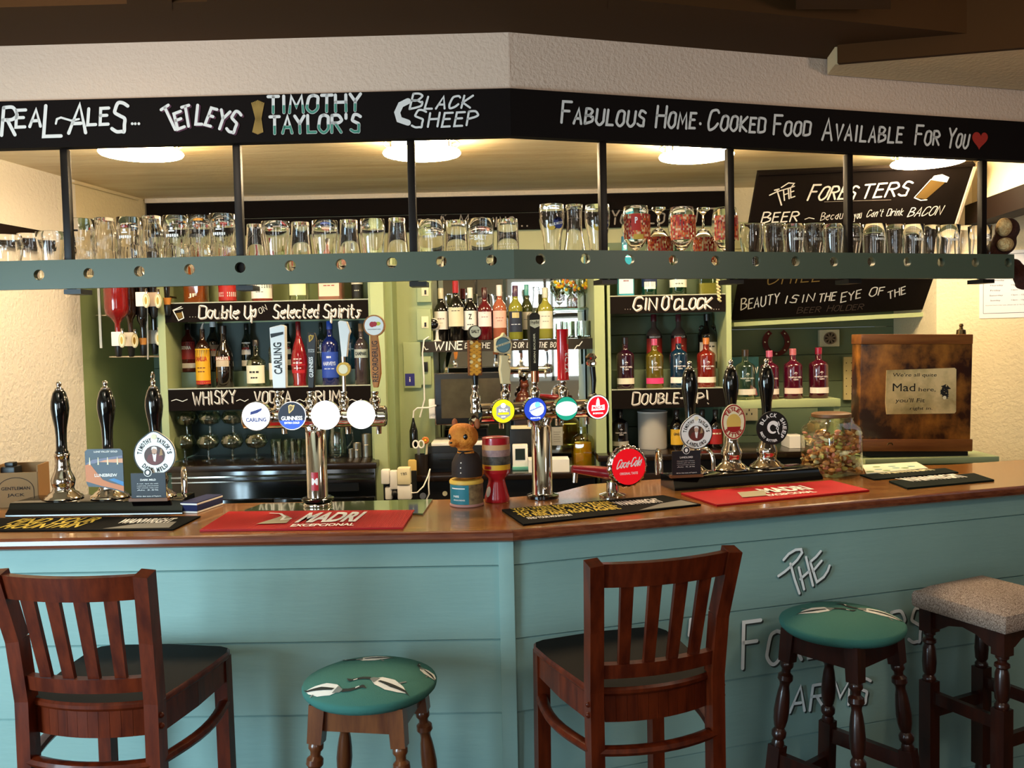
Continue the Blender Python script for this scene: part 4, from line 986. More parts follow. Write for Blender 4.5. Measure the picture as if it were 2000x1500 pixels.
# runners and mats lying on the counter
red_r = mat('runner_red', '#a00a14', .5, spec=.3); red_r2 = mat('runner_red_rib', '#b8141e', .5, spec=.3)
def on_bar(name, lab, cat, fr, quad, th, m, rim=None, group=None, lift=0.0):
    """a flat thing on the counter from its four corners in the photograph (front left, front right, back right, back left)"""
    W4 = [atz(px, py, Z_CT+th) for px, py in quad]; c = sum(W4, Vector())/4; c.z = Z_CT+.0005+lift
    L = [((q-c).dot(fr.u), (q-c).dot(fr.n)) for q in W4]; t = thing(name, lab, cat, c, fr.yaw, group)
    part('mat_body', MB().prism(L, 0, th, m), t); return t, L, c
def loc_bar(fr, c, px, py, th): q = atz(px, py, Z_CT+th)-c; return q.dot(fr.u), q.dot(fr.n)
def ribs(t, L, th, m, n, band=None):
    b = MB(); A, B, C2, D2 = [Vector((p[0], p[1], 0)) for p in L]
    for i in range(n):
        u = (i+.5)/n; p = A.lerp(B, u).lerp(D2.lerp(C2, u), .03); q = A.lerp(B, u).lerp(D2.lerp(C2, u), .97); w_ = (B-A).length/n*.30
        b.add([(p.x-w_, p.y, th), (p.x+w_, p.y, th), (q.x+w_, q.y, th), (q.x-w_, q.y, th), (p.x, p.y, th+.0016), (q.x, q.y, th+.0016)], [(0, 4, 5, 3), (4, 1, 2, 5), (0, 1, 4), (3, 5, 2)], m)
    part('ribbing', b, t)
G2 = 'bar runners lying on the counter'
runb = mat('runner_black', '#060606', .85, spec=.12)
t, L, c = on_bar('bar_runner', 'black bar runner with gold FIND YOUR MOUNTAIN lettering at the left end', 'bar runner', FL, [(-60, 1037), (338, 1034), (392, 1008), (-30, 1012)], .004, runb, group=G2)
b = MB(); gl = mat('runner_gold', '#e0c44c', .7); runm = mat('runner_black', '#060606', .85, spec=.12); grey = mat('runner_grey', '#77756f', .7)
def fit_text(b, fr, c, s_, a, bb, hpx, m, th=.0045, **k):
    p, q = loc_bar(fr, c, *a, th), loc_bar(fr, c, *bb, th); hz = loc_bar(fr, c, a[0], a[1]-hpx, th)[1]-p[1]
    b.text(s_, (p[0]+q[0])/2, (p[1]+q[1])/2+hz/2, m, w=abs(q[0]-p[0]), h=hz, y=-th-.0004, M=FLAT, **k)
fit_text(b, FL, c, "FIND YOUR", (12, 1024), (180, 1021), 10, gl, bold=.02, shear=.15); fit_text(b, FL, c, "MOUNTAIN", (-8, 1033), (150, 1031), 9, gl, bold=.02, shear=.15)
fit_text(b, FL, c, "WAINWRIGHT", (212, 1029), (342, 1015), 9, printw, bold=.03)
P3 = [loc_bar(FL, c, *p, .0045) for p in ((200, 1033), (330, 1031), (345, 1019), (270, 1023))]; b.flat(P3, -.0048, grey, FLAT); part('lettering', b, t)
t, L, c = on_bar('bar_runner', 'ribbed red bar runner with white lettering in front of the left beer font', 'bar runner', FL, [(390, 1035), (787, 1030), (810, 996), (447, 999)], .006, red_r, group=G2)
ribs(t, L, .006, red_r2, 110); b = MB(); fit_text(b, FL, c, "MADRI", (575, 1021), (700, 1019), 19, printw, .0085, bold=.04, shear=.2); fit_text(b, FL, c, "EXCEPCIONAL", (566, 1029), (690, 1027), 5, printw, .0085, bold=.03)
b.flat([loc_bar(FL, c, *p, .0085) for p in ((500, 1024), (560, 1022), (570, 1012), (556, 1006), (540, 1012))], -.0092, mat('runner_sand', '#a59a80', .7), FLAT)
ribbon(b, [loc_bar(FL, c, *p, .0085) for p in ((528, 1003), (548, 1004), (556, 1010), (550, 1016), (568, 1014))], .009, printw, -.0096, FLAT); part('lettering', b, t)
t, L, c = on_bar('bar_runner', 'black bar runner with four lines of gold lettering just right of the corner', 'bar runner', FR, [(1022, 1024), (1369, 985), (1295, 967), (980, 995)], .005, runb, group=G2)
b = MB()
for s_, a, bb, h in (("YOU WERE BORN TO ROAM,", (1008, 1001), (1200, 983), 7), ("TO EARN IT, TO TASTE,", (1014, 1007), (1204, 988), 7), ("TO RISE AND ROAM AGAIN.", (1022, 1012), (1212, 993), 7), ("FIND YOUR MOUNTAIN", (1034, 1015), (1118, 1007), 4)):
    fit_text(b, FR, c, s_, a, bb, h, gl if h > 5 else printw, .0055, bold=.03)
fit_text(b, FR, c, "WAINWRIGHT", (1222, 992), (1288, 977), 9, printw, .0055, bold=.03)
b.flat([loc_bar(FR, c, *p, .0055) for p in ((1248, 997), (1362, 985), (1330, 977), (1290, 984))], -.0060, grey, FLAT); part('lettering', b, t)
t, L, c = on_bar('bar_runner', 'ribbed red bar runner with white lettering below the three right hand pumps', 'bar runner', FR, [(1400, 986), (1698, 957), (1622, 938), (1330, 963)], .006, red_r, group=G2)
ribs(t, L, .006, red_r2, 90); b = MB(); fit_text(b, FR, c, "MADRI", (1502, 964), (1590, 955), 10, printw, .0085, bold=.04, shear=.1); fit_text(b, FR, c, "EXCEPCIONAL", (1506, 970), (1594, 961), 4, printw, .0085, bold=.03)
b.flat([loc_bar(FR, c, *p, .0085) for p in ((1450, 972), (1498, 968), (1492, 958), (1440, 962))], -.0092, mat('runner_sand', '#a59a80', .7), FLAT); part('lettering', b, t)
dkg = mat('mat_dark_green', '#0e1813', .85, spec=.15)
t, L, c = on_bar('bar_mat', 'dark bar mat with pale lettering nearest the right end of the counter', 'bar mat', FR, [(1772, 953), (1942, 937), (1902, 924), (1736, 939)], .006, dkg)
b = MB(); fit_text(b, FR, c, "WAINWRIGHT", (1778, 941), (1896, 932), 9, printw, .0065, bold=.04); part('lettering', b, t)
t, L, c = on_bar('bar_mat', 'dark bar mat lying behind the lettered mat and under the paper menu', 'bar mat', FR, [(1708, 936), (1872, 922), (1846, 914), (1680, 927)], .005, dkg)
b = MB(); fit_text(b, FR, c, "WAINWRIGHT", (1722, 927), (1830, 918), 6, cream_p, .0055, bold=.04); part('lettering', b, t)
t, L, c = on_bar('paper_menu', 'pale printed menu sheet lying beside the sweet jar', 'menu', FR, [(1692, 928), (1812, 917), (1790, 905), (1684, 911)], .003, mat('menu_paper', '#dcdcc2', .7), lift=.006)
b = MB(); gr1 = mat('menu_green', '#6f8f52', .7); gr2 = mat('menu_teal', '#6fa09a', .7)
for i, (x, y) in enumerate(((1700, 921), (1716, 917), (1732, 919), (1750, 914), (1768, 914), (1742, 911), (1712, 912), (1780, 911))): b.flat([(p[0], p[1]) for p in ellipse(*loc_bar(FR, c, x, y, .0095), .018, .012, 10)[:-1]], -.0034, (gr1, gr2)[i % 2], FLAT)
part('printing', b, t)
# glass board by the beer font
t, L, c = on_bar('glass_board', 'tinted glass board lying under the left beer font', 'glass board', FL, [(478, 996), (826, 1003), (845, 975), (512, 984)], .005, mat('board_glass', '#4c5b3c', .04, coat=1, spec=.9))

# ------------------------------------------------------------------ beer fonts
black_c = mat('tap_black', '#0a0a0a', .3)
def lens(t, F, px, py, rpx, ydep, art, ring=chrome):
    x, z = F.loc(px, py, ydep); k = F.hit(px, py, ydep).y/FPX; R = rpx*k
    o = part('lens', MB().disc((x, z), R, ydep, ydep+.022, ring, 40), t)
    b = MB(); art(b, x, z, R*.95, ydep-.0004); part('lit_face', b, o); return o
def lit(name, h, s=1.6): return mat('lit_'+name, h, .3, emis=h, es=s)
L_W = lit('white', '#ffffff', .72)
def circ(b, x, z, R, y, m, n=36): b.flat(ellipse(x, z, R, R, n)[:-1], y, m)
def tap(t, F, px, py0, py1, ydep, stem_r=.012, spout=True, spx=None):
    """chrome tap body from the crossbar (py0) up to the handle's foot (py1), with its spout below"""
    x, z0 = F.loc(px, py0, ydep); z1 = F.loc(px, py1, ydep)[1]; h = z1-z0
    b = MB().lathe([(0, 0), (.017, 0), (.018, h*.15), (.014, h*.25), (.018, h*.4), (.018, h*.6), (.011, h*.7), (.010, h*.85), (.013, h*.9), (.012, h), (0, h)], chrome, 18, c=(x, ydep, z0))
    part('tap', b, t, 'chrome tap', ang=60)
    if spout: part('spout', MB().tube([(x, ydep+.02, z0-.02), (x, ydep+.05, z0-.03), (x, ydep+.058, z0-.05), (x, ydep+.058, z0-.085)], [.011, .011, .010, .009], chrome, 12), t, ang=60)
# left font
P = stand(621, 2.93, Z_CT+.0055); F = Frame((P.x, P.y, 0), YL)
t = thing('beer_font', 'chrome T shaped beer font with four round lenses on the left run', 'beer tap', P, YL); LZ = lambda z: z-P.z
class LF:
    """local view of a frame whose things sit at height z0"""
    def __init__(s, F, z0): s.F = F; s.z0 = z0
    def loc(s, px, py, y=0): x, z = s.F.loc(px, py, y); return x, z-s.z0
    def hit(s, px, py, y=0): return s.F.hit(px, py, y)
F1 = LF(F, P.z)
zb = F1.loc(620, 815)[1]; zsp = F1.loc(620, 842)[1]; x0 = F1.loc(478, 815)[0]; x1 = F1.loc(752, 810)[0]
part('column', MB().lathe([(0, 0), (.047, 0), (.049, .006), (.044, .014), (.036, .018), (.0335, .024), (.0335, zsp), (.030, zsp+.004), (0, zsp+.004)], chrome, 36), t, ang=60)
part('base_ring', MB().lathe([(.0465, .016), (.052, .018), (.053, .026), (.046, .030), (.034, .030)], blackm, 36), t, 'black base ring', ang=60)
for s_ in (-1, 1): part('pipe', MB().tube([(s_*.016, 0, zsp-.01), (s_*.017, 0, zsp+.01), (s_*.026, 0, zsp+.03), (s_*.042, 0, zb-.01), (s_*.055, 0, zb)], .0165, chrome, 16), t, ang=60)
part('crossbar', MB().tube([(x0, 0, zb), (x1, 0, zb)], .030, chrome, 24, flat=1.15), t, ang=50)
for xx in (x0, x1): part('end_cap', MB().lathe([(0, -.004), (.026, -.004), (.030, 0), (.030, .004), (0, .008)], chrome_d, 20, M=Matrix.Translation((xx, 0, zb)) @ Matrix.Rotation(pi/2, 4, 'Y')), t)
heart = mat('crest_red', '#b01c28', .35)
xh, zh = F1.loc(620, 965, -.034); sH = .0011
part('crest', MB().patch(.0342, .055, .115, -.35, .35, heart).text("M", 0, .085, printw, h=.022, w=.02, wrap=.0348, bold=.05), t, 'red shield badge on column')
def a_carl(b, x, z, R, y):
    circ(b, x, z, R, y, L_W); n = mat('ink_navy', '#1a2a78', .5); b.text("CARLING", x, z-R*.25, n, w=R*1.45, h=R*.30, y=y-.0006, bold=.04)
    b.flat([(x-R*.4, z+R*.1), (x-R*.38, z+R*.32), (x+R*.45, z+R*.58), (x+R*.4, z+R*.40), (x+R*.1, z+R*.22)], y-.0006, n)
def harp(b, x, z, h, m, y):
    ribbon(b, [(x-.3*h, z-.45*h), (x-.32*h, z+.35*h), (x-.1*h, z+.48*h), (x+.12*h, z+.36*h), (x+.32*h, z+.42*h)], h*.12, m, y)
    ribbon(b, [(x+.32*h, z+.42*h), (x+.16*h, z-.05*h), (x-.28*h, z-.46*h)], h*.12, m, y)
    for u in (-.16, -.02, .1): ribbon(b, [(x+u*h, z+.36*h), (x+u*h, z-.1*h-(.1-u)*h*.6)], h*.035, m, y)
def a_guin(b, x, z, R, y):
    circ(b, x, z, R, y, mat('lens_navy', '#0c1020', .3, emis='#0c1228', es=.5))
    b.flat([(x+R*cos(g), z+R*sin(g)) for g in [rad(200)+rad(140)*i/20 for i in range(21)]], y-.0004, lit('blue', '#2a4fae', .6))
    harp(b, x, z+R*.50, R*.62, mat('harp_gold', '#d0b070', .4, emis='#c8a860', es=.5), y-.0008); b.text("GUINNESS", x, z-R*.18, L_W, w=R*1.55, h=R*.30, y=y-.0009, bold=.02); b.text("EXTRA COLD", x, z-R*.52, L_W, w=R*1.1, h=R*.15, y=y-.0009, bold=.02)
def a_blank(b, x, z, R, y): circ(b, x, z, R, y, L_W)
def a_rek(b, x, z, R, y): circ(b, x, z, R, y, L_W); circ(b, x-R*.05, z, R*.14, y-.0005, mat('faint_red', '#f0c8c4', .5, emis='#ffc8c4', es=1.1), 12)
for px, py, r, art in ((500, 813, 29, a_carl), (570, 812, 28, a_guin), (635.5, 811, 28.5, a_blank), (705, 810, 28, a_rek)): lens(t, F1, px, py, r, -.060, art)
for px in (545, 608, 672, 733): tap(t, F1, px, 800, 764, -.01)
# handles of the left font
def hbox(t, F, x0, x1, y0, y1, dep, depth, m, name='handle', lab=None, top=None):
    a, z0 = F.loc(x0, y1, dep); c, z1 = F.loc(x1, y0, dep)
    b = MB(); poly = [(a, z0), (c, z0), (c, z1), (a, z1)]
    if top: poly = [F.loc(px, py, dep) for px, py in top]
    b.plate(poly, dep, dep+depth, m); o = part(name, b, t, lab, ang=30); md = o.modifiers.new('edge', 'BEVEL'); md.width = .002; md.segments = 2; return o
h = hbox(t, F1, 0, 0, 0, 0, -.025, .028, white_p, 'handle', 'white slab handle with black upright lettering', [(533, 758), (558, 758), (556, 637), (549, 634), (526, 640)])
b = MB(); x, z = F1.loc(542.5, 700, -.026); k = 2.9/FPX; b.text("CARLING", x, z, card_k, w=62*k, h=16*k, y=-.0262, bold=.02, rot=pi/2)
b.flat([F1.loc(*p, -.026) for p in ((528, 652), (553, 648), (553, 653), (529, 660))], -.0264, card_k); part('lettering', b, h)
h = hbox(t, F1, 0, 0, 0, 0, -.02, .02, black_c, 'handle', 'slim black handle with gold harp', [(602, 758), (613, 758), (617, 662), (614, 650), (601, 650), (599, 662)])
b = MB(); x, z = F1.loc(608, 661, -.021); harp(b, x, z, .022, gold, -.0212); x, z = F1.loc(607.5, 717, -.021); b.text("GUINNESS", x, z, printw, w=40*k, h=8*k, y=-.0212, bold=.02, rot=pi/2); x, z = F1.loc(608, 685, -.021); b.text("EXTRA", x, z+.003, printw, w=12*k, h=.004, y=-.0212); b.text("COLD", x, z-.003, printw, w=12*k, h=.004, y=-.0212); part('lettering', b, h)
h = hbox(t, F1, 0, 0, 0, 0, -.02, .022, white_p, 'handle', 'white slanted handle with a round gold badge', [(667, 697), (677, 697), (681, 655), (684, 648), (677, 628), (664, 626), (660, 629)])
x, z = F1.loc(671, 721, -.035); part('medallion', MB().disc((x, z), .0225, -.040, -.022, gold, 28).disc((x, z), .015, -.0415, -.040, cream_p, 24), h, 'round gold badge'); x0, z0 = F1.loc(672, 765, -.015); z1 = F1.loc(672, 696, -.015)[1]; part('stem', MB().tube([(x0, -.012, z0), (x0, -.012, z1)], .0065, chrome, 12), h)
oak = mat('handle_oak', '#9a5a22', .45, vary=('#b8752f', 12, (6, 6, 1)))
h = hbox(t, F1, 0, 0, 0, 0, -.02, .018, oak, 'handle', 'wooden paddle handle with dark upright lettering', [F_ for F_ in ((729, 757), (738, 757), (744, 730), (742, 690), (737, 655), (723, 655), (722, 690), (724, 730))])
x, z = F1.loc(730.5, 636, -.028); R = 21*k
o = part('disc', MB().disc((x, z), R, -.028, -.012, oak, 32), h, 'round white fruit disc'); b = MB(); circ(b, x, z, R*.88, -.0284, white_p); circ(b, x-.006, z+.004, .009, -.0289, heart, 14); circ(b, x+.002, z+.005, .008, -.0291, heart, 14); b.flat(ellipse(x+.013, z+.006, .009, .006, 12)[:-1], -.0290, mat('lime', '#c8c23c', .5)); b.text("STRAWBERRY-LIME", x, z-.012, card_k, w=R*1.2, h=.003, y=-.0289); part('artwork', b, o)
b = MB(); x, z = F1.loc(732.5, 706, -.021); b.text("REKORDERLIG", x, z, card_k, w=80*k, h=11*k, y=-.0212, bold=.0, rot=pi/2); part('lettering', b, h)

# right font
P = stand(1060, 3.02, Z_CT+.0005); F = Frame((P.x, P.y, 0), YR); F2 = LF(F, P.z); k = 2.98/FPX
t = thing('beer_font', 'chrome T shaped beer font with coloured lenses just right of the corner', 'beer tap', P, YR)
zb = F2.loc(1060, 801)[1]; zsp = F2.loc(1060, 832)[1]; x0 = F2.loc(938, 806)[0]; x1 = F2.loc(1160, 797)[0]
part('column', MB().lathe([(0, 0), (.045, 0), (.046, .006), (.037, .012), (.0345, .018), (.0345, zsp), (.030, zsp+.004), (0, zsp+.004)], chrome, 36), t, ang=60)
part('base_ring', MB().lathe([(.0465, .0), (.055, .002), (.055, .010), (.040, .014)], blackm, 36), t, 'black base ring', ang=60)
for s_ in (-1, 1): part('pipe', MB().tube([(s_*.016, 0, zsp-.01), (s_*.017, 0, zsp+.01), (s_*.026, 0, zsp+.03), (s_*.044, 0, zb-.01), (s_*.058, 0, zb)], .0165, chrome, 16), t, ang=60)
part('crossbar', MB().tube([(x0, 0, zb), (x1, 0, zb)], .027, chrome, 24, flat=1.15), t, ang=50)
part('bolt', MB().sphere((-.003, -.036, .035), .007, chrome_d), t)
def a_salt(b, x, z, R, y):
    circ(b, x, z, R, y, lit('yellow', '#e8dc1e', .6)); g = mat('lens_grey', '#8f8f96', .4, emis='#9a9aa0', es=.5)
    b.flat([(x+R*.72*cos(a), z+R*.72*sin(a)-.001) for a in [rad(30+60*i) for i in range(6)]], y-.0005, g); circ(b, x, z+R*.48, R*.22, y-.0009, L_W, 20); b.flat([(x-R*.5, z-R*.12), (x+R*.5, z-R*.12), (x+R*.5, z-R*.30), (x-R*.5, z-R*.30)], y-.0008, lit('yellow', '#e8dc1e', .6)); b.text("SALT", x, z+R*.06, L_W, w=R*.85, h=R*.26, y=y-.0009, bold=.04); b.text("BEER", x, z-R*.48, L_W, w=R*.4, h=R*.12, y=y-.0009)
def a_moon(b, x, z, R, y):
    circ(b, x, z, R, y, lit('moonblue', '#2743b4', .6)); b.flat(ellipse(x+R*.14, z+R*.02, R*.66, R*.6, 24)[:-1], y-.0005, L_W); circ(b, x+R*.2, z+R*.38, R*.26, y-.0008, lit('aqua', '#7fd4ec', .6), 18); b.flat([(x-R*.55, z-R*.2), (x+R*.6, z+R*.2), (x+R*.62, z+R*.32), (x-R*.58, z-R*.06)], y-.0009, lit('palegrey', '#b4c0d8', .5)); b.text("BLUE MOON", x+R*.03, z+R*.06, lit('moonblue', '#2743b4', .6), w=R*1.0, h=R*.14, y=y-.0012, rot=rad(19)); b.text("BELGIAN STYLE", x, z-R*.74, L_W, w=R*.9, h=R*.13, y=y-.0009, bold=.03)
def a_prav(b, x, z, R, y):
    gg = lit('green', '#1f9a7c', .5); circ(b, x, z, R, y, gg); circ(b, x, z, R, y-.0001, L_W) if False else None
    b.flat([(x+R*1.0*cos(a), z+R*.62*sin(a)) for a in [2*pi*i/36 for i in range(36)]], y-.0005, L_W); b.text("PRAVHA", x, z+R*.05, lit('palegrey', '#b4c0d8', .5), w=R*1.2, h=R*.3, y=y-.0009)
def a_mad(b, x, z, R, y):
    circ(b, x, z, R, y, L_W); circ(b, x, z, R*.90, y-.0004, lit('red', '#e81626', .6)); b.flat([(x-R*.6, z-R*.3), (x-R*.55, z+R*.18), (x-R*.2, z+R*.14), (x-R*.12, z+R*.60), (x, z+R*.8), (x+R*.12, z+R*.60), (x+R*.16, z+R*.12), (x+R*.58, z+R*.2), (x+R*.6, z-R*.25)], y-.0007, L_W)
    b.text("MADRI", x, z-R*.05, lit('red', '#e81626', .6), w=R*.95, h=R*.26, y=y-.0011, bold=.03); b.text("EXCEPCIONAL", x, z-R*.52, L_W, w=R*.95, h=R*.14, y=y-.0010, bold=.03)
for px, py, r, art in ((983, 803, 24, a_salt), (1045.5, 799.5, 24, a_moon), (1106.5, 798, 24, a_prav), (1168, 795, 24.5, a_mad)): lens(t, F2, px, py, r, -.062, art)
for px, a, c in ((929, 806, 752), (988, 790, 750), (1045, 787, 745), (1100, 785, 744), (1158, 783, 768)): tap(t, F2, px, a, c, -.008)
honey = mat('honey_comb', '#d8942a', .5); comb = mat('honey_line', '#f0d08a', .5); combd = mat('honey_dark', '#6e3a10', .5)
h = hbox(t, F2, 917.5, 940.5, 664, 734, -.02, .026, combd, 'handle', 'honeycomb patterned handle')
b = MB(); rH = 4.4*k
for i in range(9):
    for j in range(4):
        px_, py_ = 921+j*5.2*1.2*.82, 669+i*7.6+(3.8 if j % 2 else 0)
        if py_ < 733 and px_ < 939:
            x, z = F2.loc(px_, py_, -.021); b.flat([(x+rH*.86*cos(rad(60*q)), z+rH*.86*sin(rad(60*q))) for q in range(6)], -.0204, honey if (i*3+j) % 5 else comb)
part('honeycomb', b, h); x, z = F2.loc(928, 648, -.022); o = part('disc', MB().disc((x, z), 12.5*k, -.024, -.008, card_k, 28), h, 'round cream lettered disc'); b = MB(); circ(b, x, z, 11*k, -.0244, cream_p); b.text("SALT", x, z+.001, card_k, w=16*k, h=6*k, y=-.0248, bold=.03); part('lettering', b, o)
x, z0 = F2.loc(929, 753, -.008); z1 = F2.loc(929, 733, -.008)[1]; part('stem', MB().tube([(x, -.008, z0), (x, -.008, z1)], [.008, .011], black_c, 12), h, 'black stem')
birch = mat('birch_handle', '#d8c494', .45)
h = hbox(t, F2, 0, 0, 0, 0, -.014, .024, birch, 'handle', 'pale wooden bottle shaped handle', [(981, 750), (999, 750), (996, 742), (998, 722), (993, 704), (996, 694), (979, 694), (979, 706), (977, 722), (980, 742)])
o = hbox(h, F2, 0, 0, 0, 0, -.02, .03, birch, 'emblem_block', None, [(969, 688), (998, 692), (1001, 672), (996, 660), (990, 657), (985, 649), (981, 656), (969, 662)])
b = MB(); x, z = F2.loc(983, 674, -.021); circ(b, x, z, 15*k, -.0206, mat('emblem_slate', '#3d5058', .5)); circ(b, x, z, 13.5*k, -.0209, mat('emblem_blue', '#5d7f84', .5)); b.flat([(x-15*k, z-5*k), (x+14*k, z+4*k), (x+14*k, z+8*k), (x-15*k, z-1*k)], -.0212, cream_p); b.text("BLUE MOON", x, z+1.5*k, card_k, w=24*k, h=3.2*k, y=-.0216, rot=rad(17)); part('artwork', b, o)
h = hbox(t, F2, 0, 0, 0, 0, -.022, .026, mat('handle_dark_olive', '#14140c', .4), 'handle', 'tall black handle with cream badge', [(1037, 725), (1052, 725), (1055, 616), (1051, 611), (1038, 611), (1034, 616)])
b = MB(); x, z = F2.loc(1044.5, 632, -.023); b.flat([(x-10*k, z-4*k), (x, z-9*k), (x+10*k, z-5*k), (x+10*k, z+8*k), (x-10*k, z+7*k)], -.0226, cream_p); brush(b, "Pravha", (x-8*k, z-2*k), (x+8*k, z), 7*k, card_k, w=.0012, y=-.0230, caps=None); x, z = F2.loc(1044, 680, -.023); b.text("BORN BOLDER", x, z, cream_p, w=58*k, h=4*k, y=-.0226, rot=pi/2, bold=.02); part('artwork', b, h)
x, z0 = F2.loc(1045, 746, -.008); z1 = F2.loc(1045, 724, -.008)[1]; part('collar', MB().tube([(x, -.009, z0), (x, -.009, z1)], .013, mat('copper_foil', '#a86a4a', .25, metal=.9), 16), h, 'copper collar')
redh = mat('handle_red', '#c41018', .25, coat=.5); b = MB(); xa, z0 = F2.loc(1100, 742, -.01); z1 = F2.loc(1100, 643, -.01)[1]
b.lathe([(0, z0), (.022, z0), (.0195, z0+.004), (.0195, z1-.004), (.021, z1), (0, z1)], redh, 28, c=(xa, -.01, 0)); h = part('handle', b, t, 'red cylindrical handle with white lettering')
b = MB(); b.text("MADRI", .009, z0+.062, printw, w=.075, h=.017, wrap=.0200, bold=.02, rot=pi/2, M=Matrix.Translation((xa, -.01, 0))); b.patch(.0199, z1-.05, z1-.025, .45, .95, mat('handle_khaki', '#8a7a60', .6)); n0 = len(b.v)-26
b.v[n0:] = [(v[0]+xa, v[1]-.01, v[2]) for v in b.v[n0:]]; part('lettering', b, h)
x, z0 = F2.loc(1159, 769, -.008); z1 = F2.loc(1157, 716, -.008)[1]; h = part('handle', MB().tube([(x, -.008, z0), (x+.002, -.008, (z0+z1)/2), (x-.002, -.008, z1)], [.006, .009, .010], black_c, 12), t, 'slim black handle with ornate silver top'); z2_ = F2.loc(1152, 690, -.008)[1]
part('ornate_top', MB().lathe([(0, z1), (.013, z1+.004), (.016, z1+.014), (.011, z1+.022), (.018, z1+.032), (.012, z1+.040), (.006, z2_), (0, z2_)], chrome_d, 14, c=(x-.006, -.008, 0), rib=lambda a, z: 1+.25*cos(5*a)), h, 'ornate silver top')

# Coca-Cola dispenser
P = stand(1200, 3.02, Z_CT+.0005); F = Frame((P.x, P.y, 0), YR); F3 = LF(F, P.z)
t = thing('cola_dispenser', 'red bottle cap shaped cola dispenser on the counter', 'soft drink tap', P, YR); cola = mat('cola_red', '#d2101c', .3, emis='#e0101c', es=.35); colad = mat('cola_arm', '#8a1420', .25, coat=.5)
x, z = F3.loc(1226, 911, -.06); k = 3.0/FPX; R = 38*k
part('cap', MB().lathe([(0, .034), (R*.9, .034), (R*.98, .028), (R*1.10, .004), (R*1.08, 0), (R*.96, -.006), (0, -.006)], chrome_d, 84, rib=lambda a, z: 1+.035*cos(21*a) if z < .03 and z > -.003 else 1, M=Matrix.Translation((x, -.06, z)) @ Matrix.Rotation(-pi/2, 4, 'X')), t, 'chrome crown cap rim', ang=60)
b = MB(); circ(b, x, z, R*.93, -.068, cola, 48); brush(b, "Coca-Cola", (x-R*.68, z-R*.08), (x+R*.66, z+R*.05), R*.42, printw, w=R*.055, y=-.0686, slant=.45, caps=None, gap=.6); b.text("ORIGINAL TASTE", x, z-R*.34, printw, w=R*1.0, h=R*.13, y=-.0686, bold=.02); part('face', b, t, 'red face with white script')
b = MB(); A = F3.loc(1196, 925, 0); B = F3.loc(1124, 922, 0); b.tube([(A[0]+.02, -.02, A[1]), (A[0], 0, A[1]), ((A[0]+B[0])/2, .02, (A[1]+B[1])/2+.004), (B[0], .03, B[1]+.006)], [.034, .032, .026, .018], colad, 16, flat=.7); part('arm', b, t, 'dark red arm', ang=60)
part('foot', MB().lathe([(0, 0), (.045, 0), (.046, .006), (.022, .014), (.020, .05), (0, .05)], chrome, 24, c=(A[0], 0, 0)), t, ang=60); B2 = F3.loc(1136, 945, .02); part('nozzle', MB().tube([(B[0]+.012, .03, B[1]), (B[0]+.008, .03, B[1]-.04)], .009, chrome, 12), t, 'chrome nozzle')

# collecting tin with an animal figurine on its lid, and the red tin beside it
P = stand(912, 2.915, Z_CT+.0005); k = 2.915/FPX; t = thing('collecting_tin', 'teal labelled round collecting tin with yellow lid left of the red tin', 'tin', P, 0); R = 32.5*k; H = 48*k
part('can', MB().lathe([(0, 0), (R, 0), (R*1.02, .004), (R, .008), (R, H-.006), (0, H-.006)], mat('tin_brown', '#5a4630', .5, vary=('#8a7350', 50)), 36), t); part('lid', MB().lathe([(0, H-.006), (R*1.03, H-.006), (R*1.04, H), (R*.98, H+.006), (0, H+.006)], mat('lid_yellow', '#d8b04a', .45), 36), t, 'yellow lid')
part('rim', MB().lathe([(R, .0), (R*1.035, .002), (R*1.035, .007), (R, .009)], mat('rim_pink', '#b08078', .5), 36), t, 'pinkish bottom rim')
b = MB(); b.patch(R+.0006, .010, H-.008, -1.25, .18, mat('label_teal', '#1f7484', .5))
b.patch(R+.0012, H-.020, H-.017, -.95, -.05, printw); b.text("NIS", -.034, .036, printw, w=.022, h=.007, wrap=R+.0012, bold=.03); b.text("BRINGING KINDNESS", -.024, .024, printw, w=.042, h=.0045, wrap=R+.0012, bold=.02)
for a0 in (-.95, -.72): ribbon(b, [(-.04, .046), (-.034, .060), (-.028, .046)], .002, printw, -.036)
part('label', b, t)
Pf = P+Vector((0, 0, H+.0062)); fur = mat('figurine_fur', '#b8641a', .75, bump=(90, .7), vary=('#d88a2c', 25)); t = thing('animal_figurine', 'orange furry animal figurine in a dark waistcoat standing on the teal tin', 'figurine', Pf, rad(-20))
blobs('body', t, [((.002, .004, .030), (.046, .041, .034)), ((.002, .002, .055), (.042, .038, .035)), ((0, 0, .085), (.029, .026, .024)), ((-.004, -.004, .140), (.049, .045, .043)), ((-.010, -.016, .152), (.040, .036, .032)), ((-.022, -.044, .122), (.017, .020, .014)), ((.034, .018, .020), (.018, .03, .022))], fur, .004)
vest = mat('waistcoat', '#22130e', .7); b = MB(); 
b.lathe([(.0445, .010), (.0450, .030), (.0435, .055), (.036, .074), (.029, .086), (.0275, .086), (.034, .072), (.041, .055), (.0425, .030), (.042, .010)], vest, 30, c=(.002, .003, 0), rib=lambda a, z: 1.13); o = part('waistcoat', b, t, 'dark brown waistcoat')
for z in (.026, .042, .058): part('button', MB().sphere((.002, -.0490 if z < .05 else -.0450, z), .0026, white_p, 8, 6), o)
part('bow', MB().tube([(.0, -.026, .090), (-.008, -.030, .084), (-.012, -.034, .070)], .002, blackp, 6).tube([(.0, -.026, .090), (.008, -.030, .084), (.008, -.036, .066)], .002, blackp, 6).tube([(.024*cos(a), .024*sin(a), .092) for a in [2*pi*i/20 for i in range(21)]], .003, blackp, 8, cap=False), t, 'black ribbon bow')
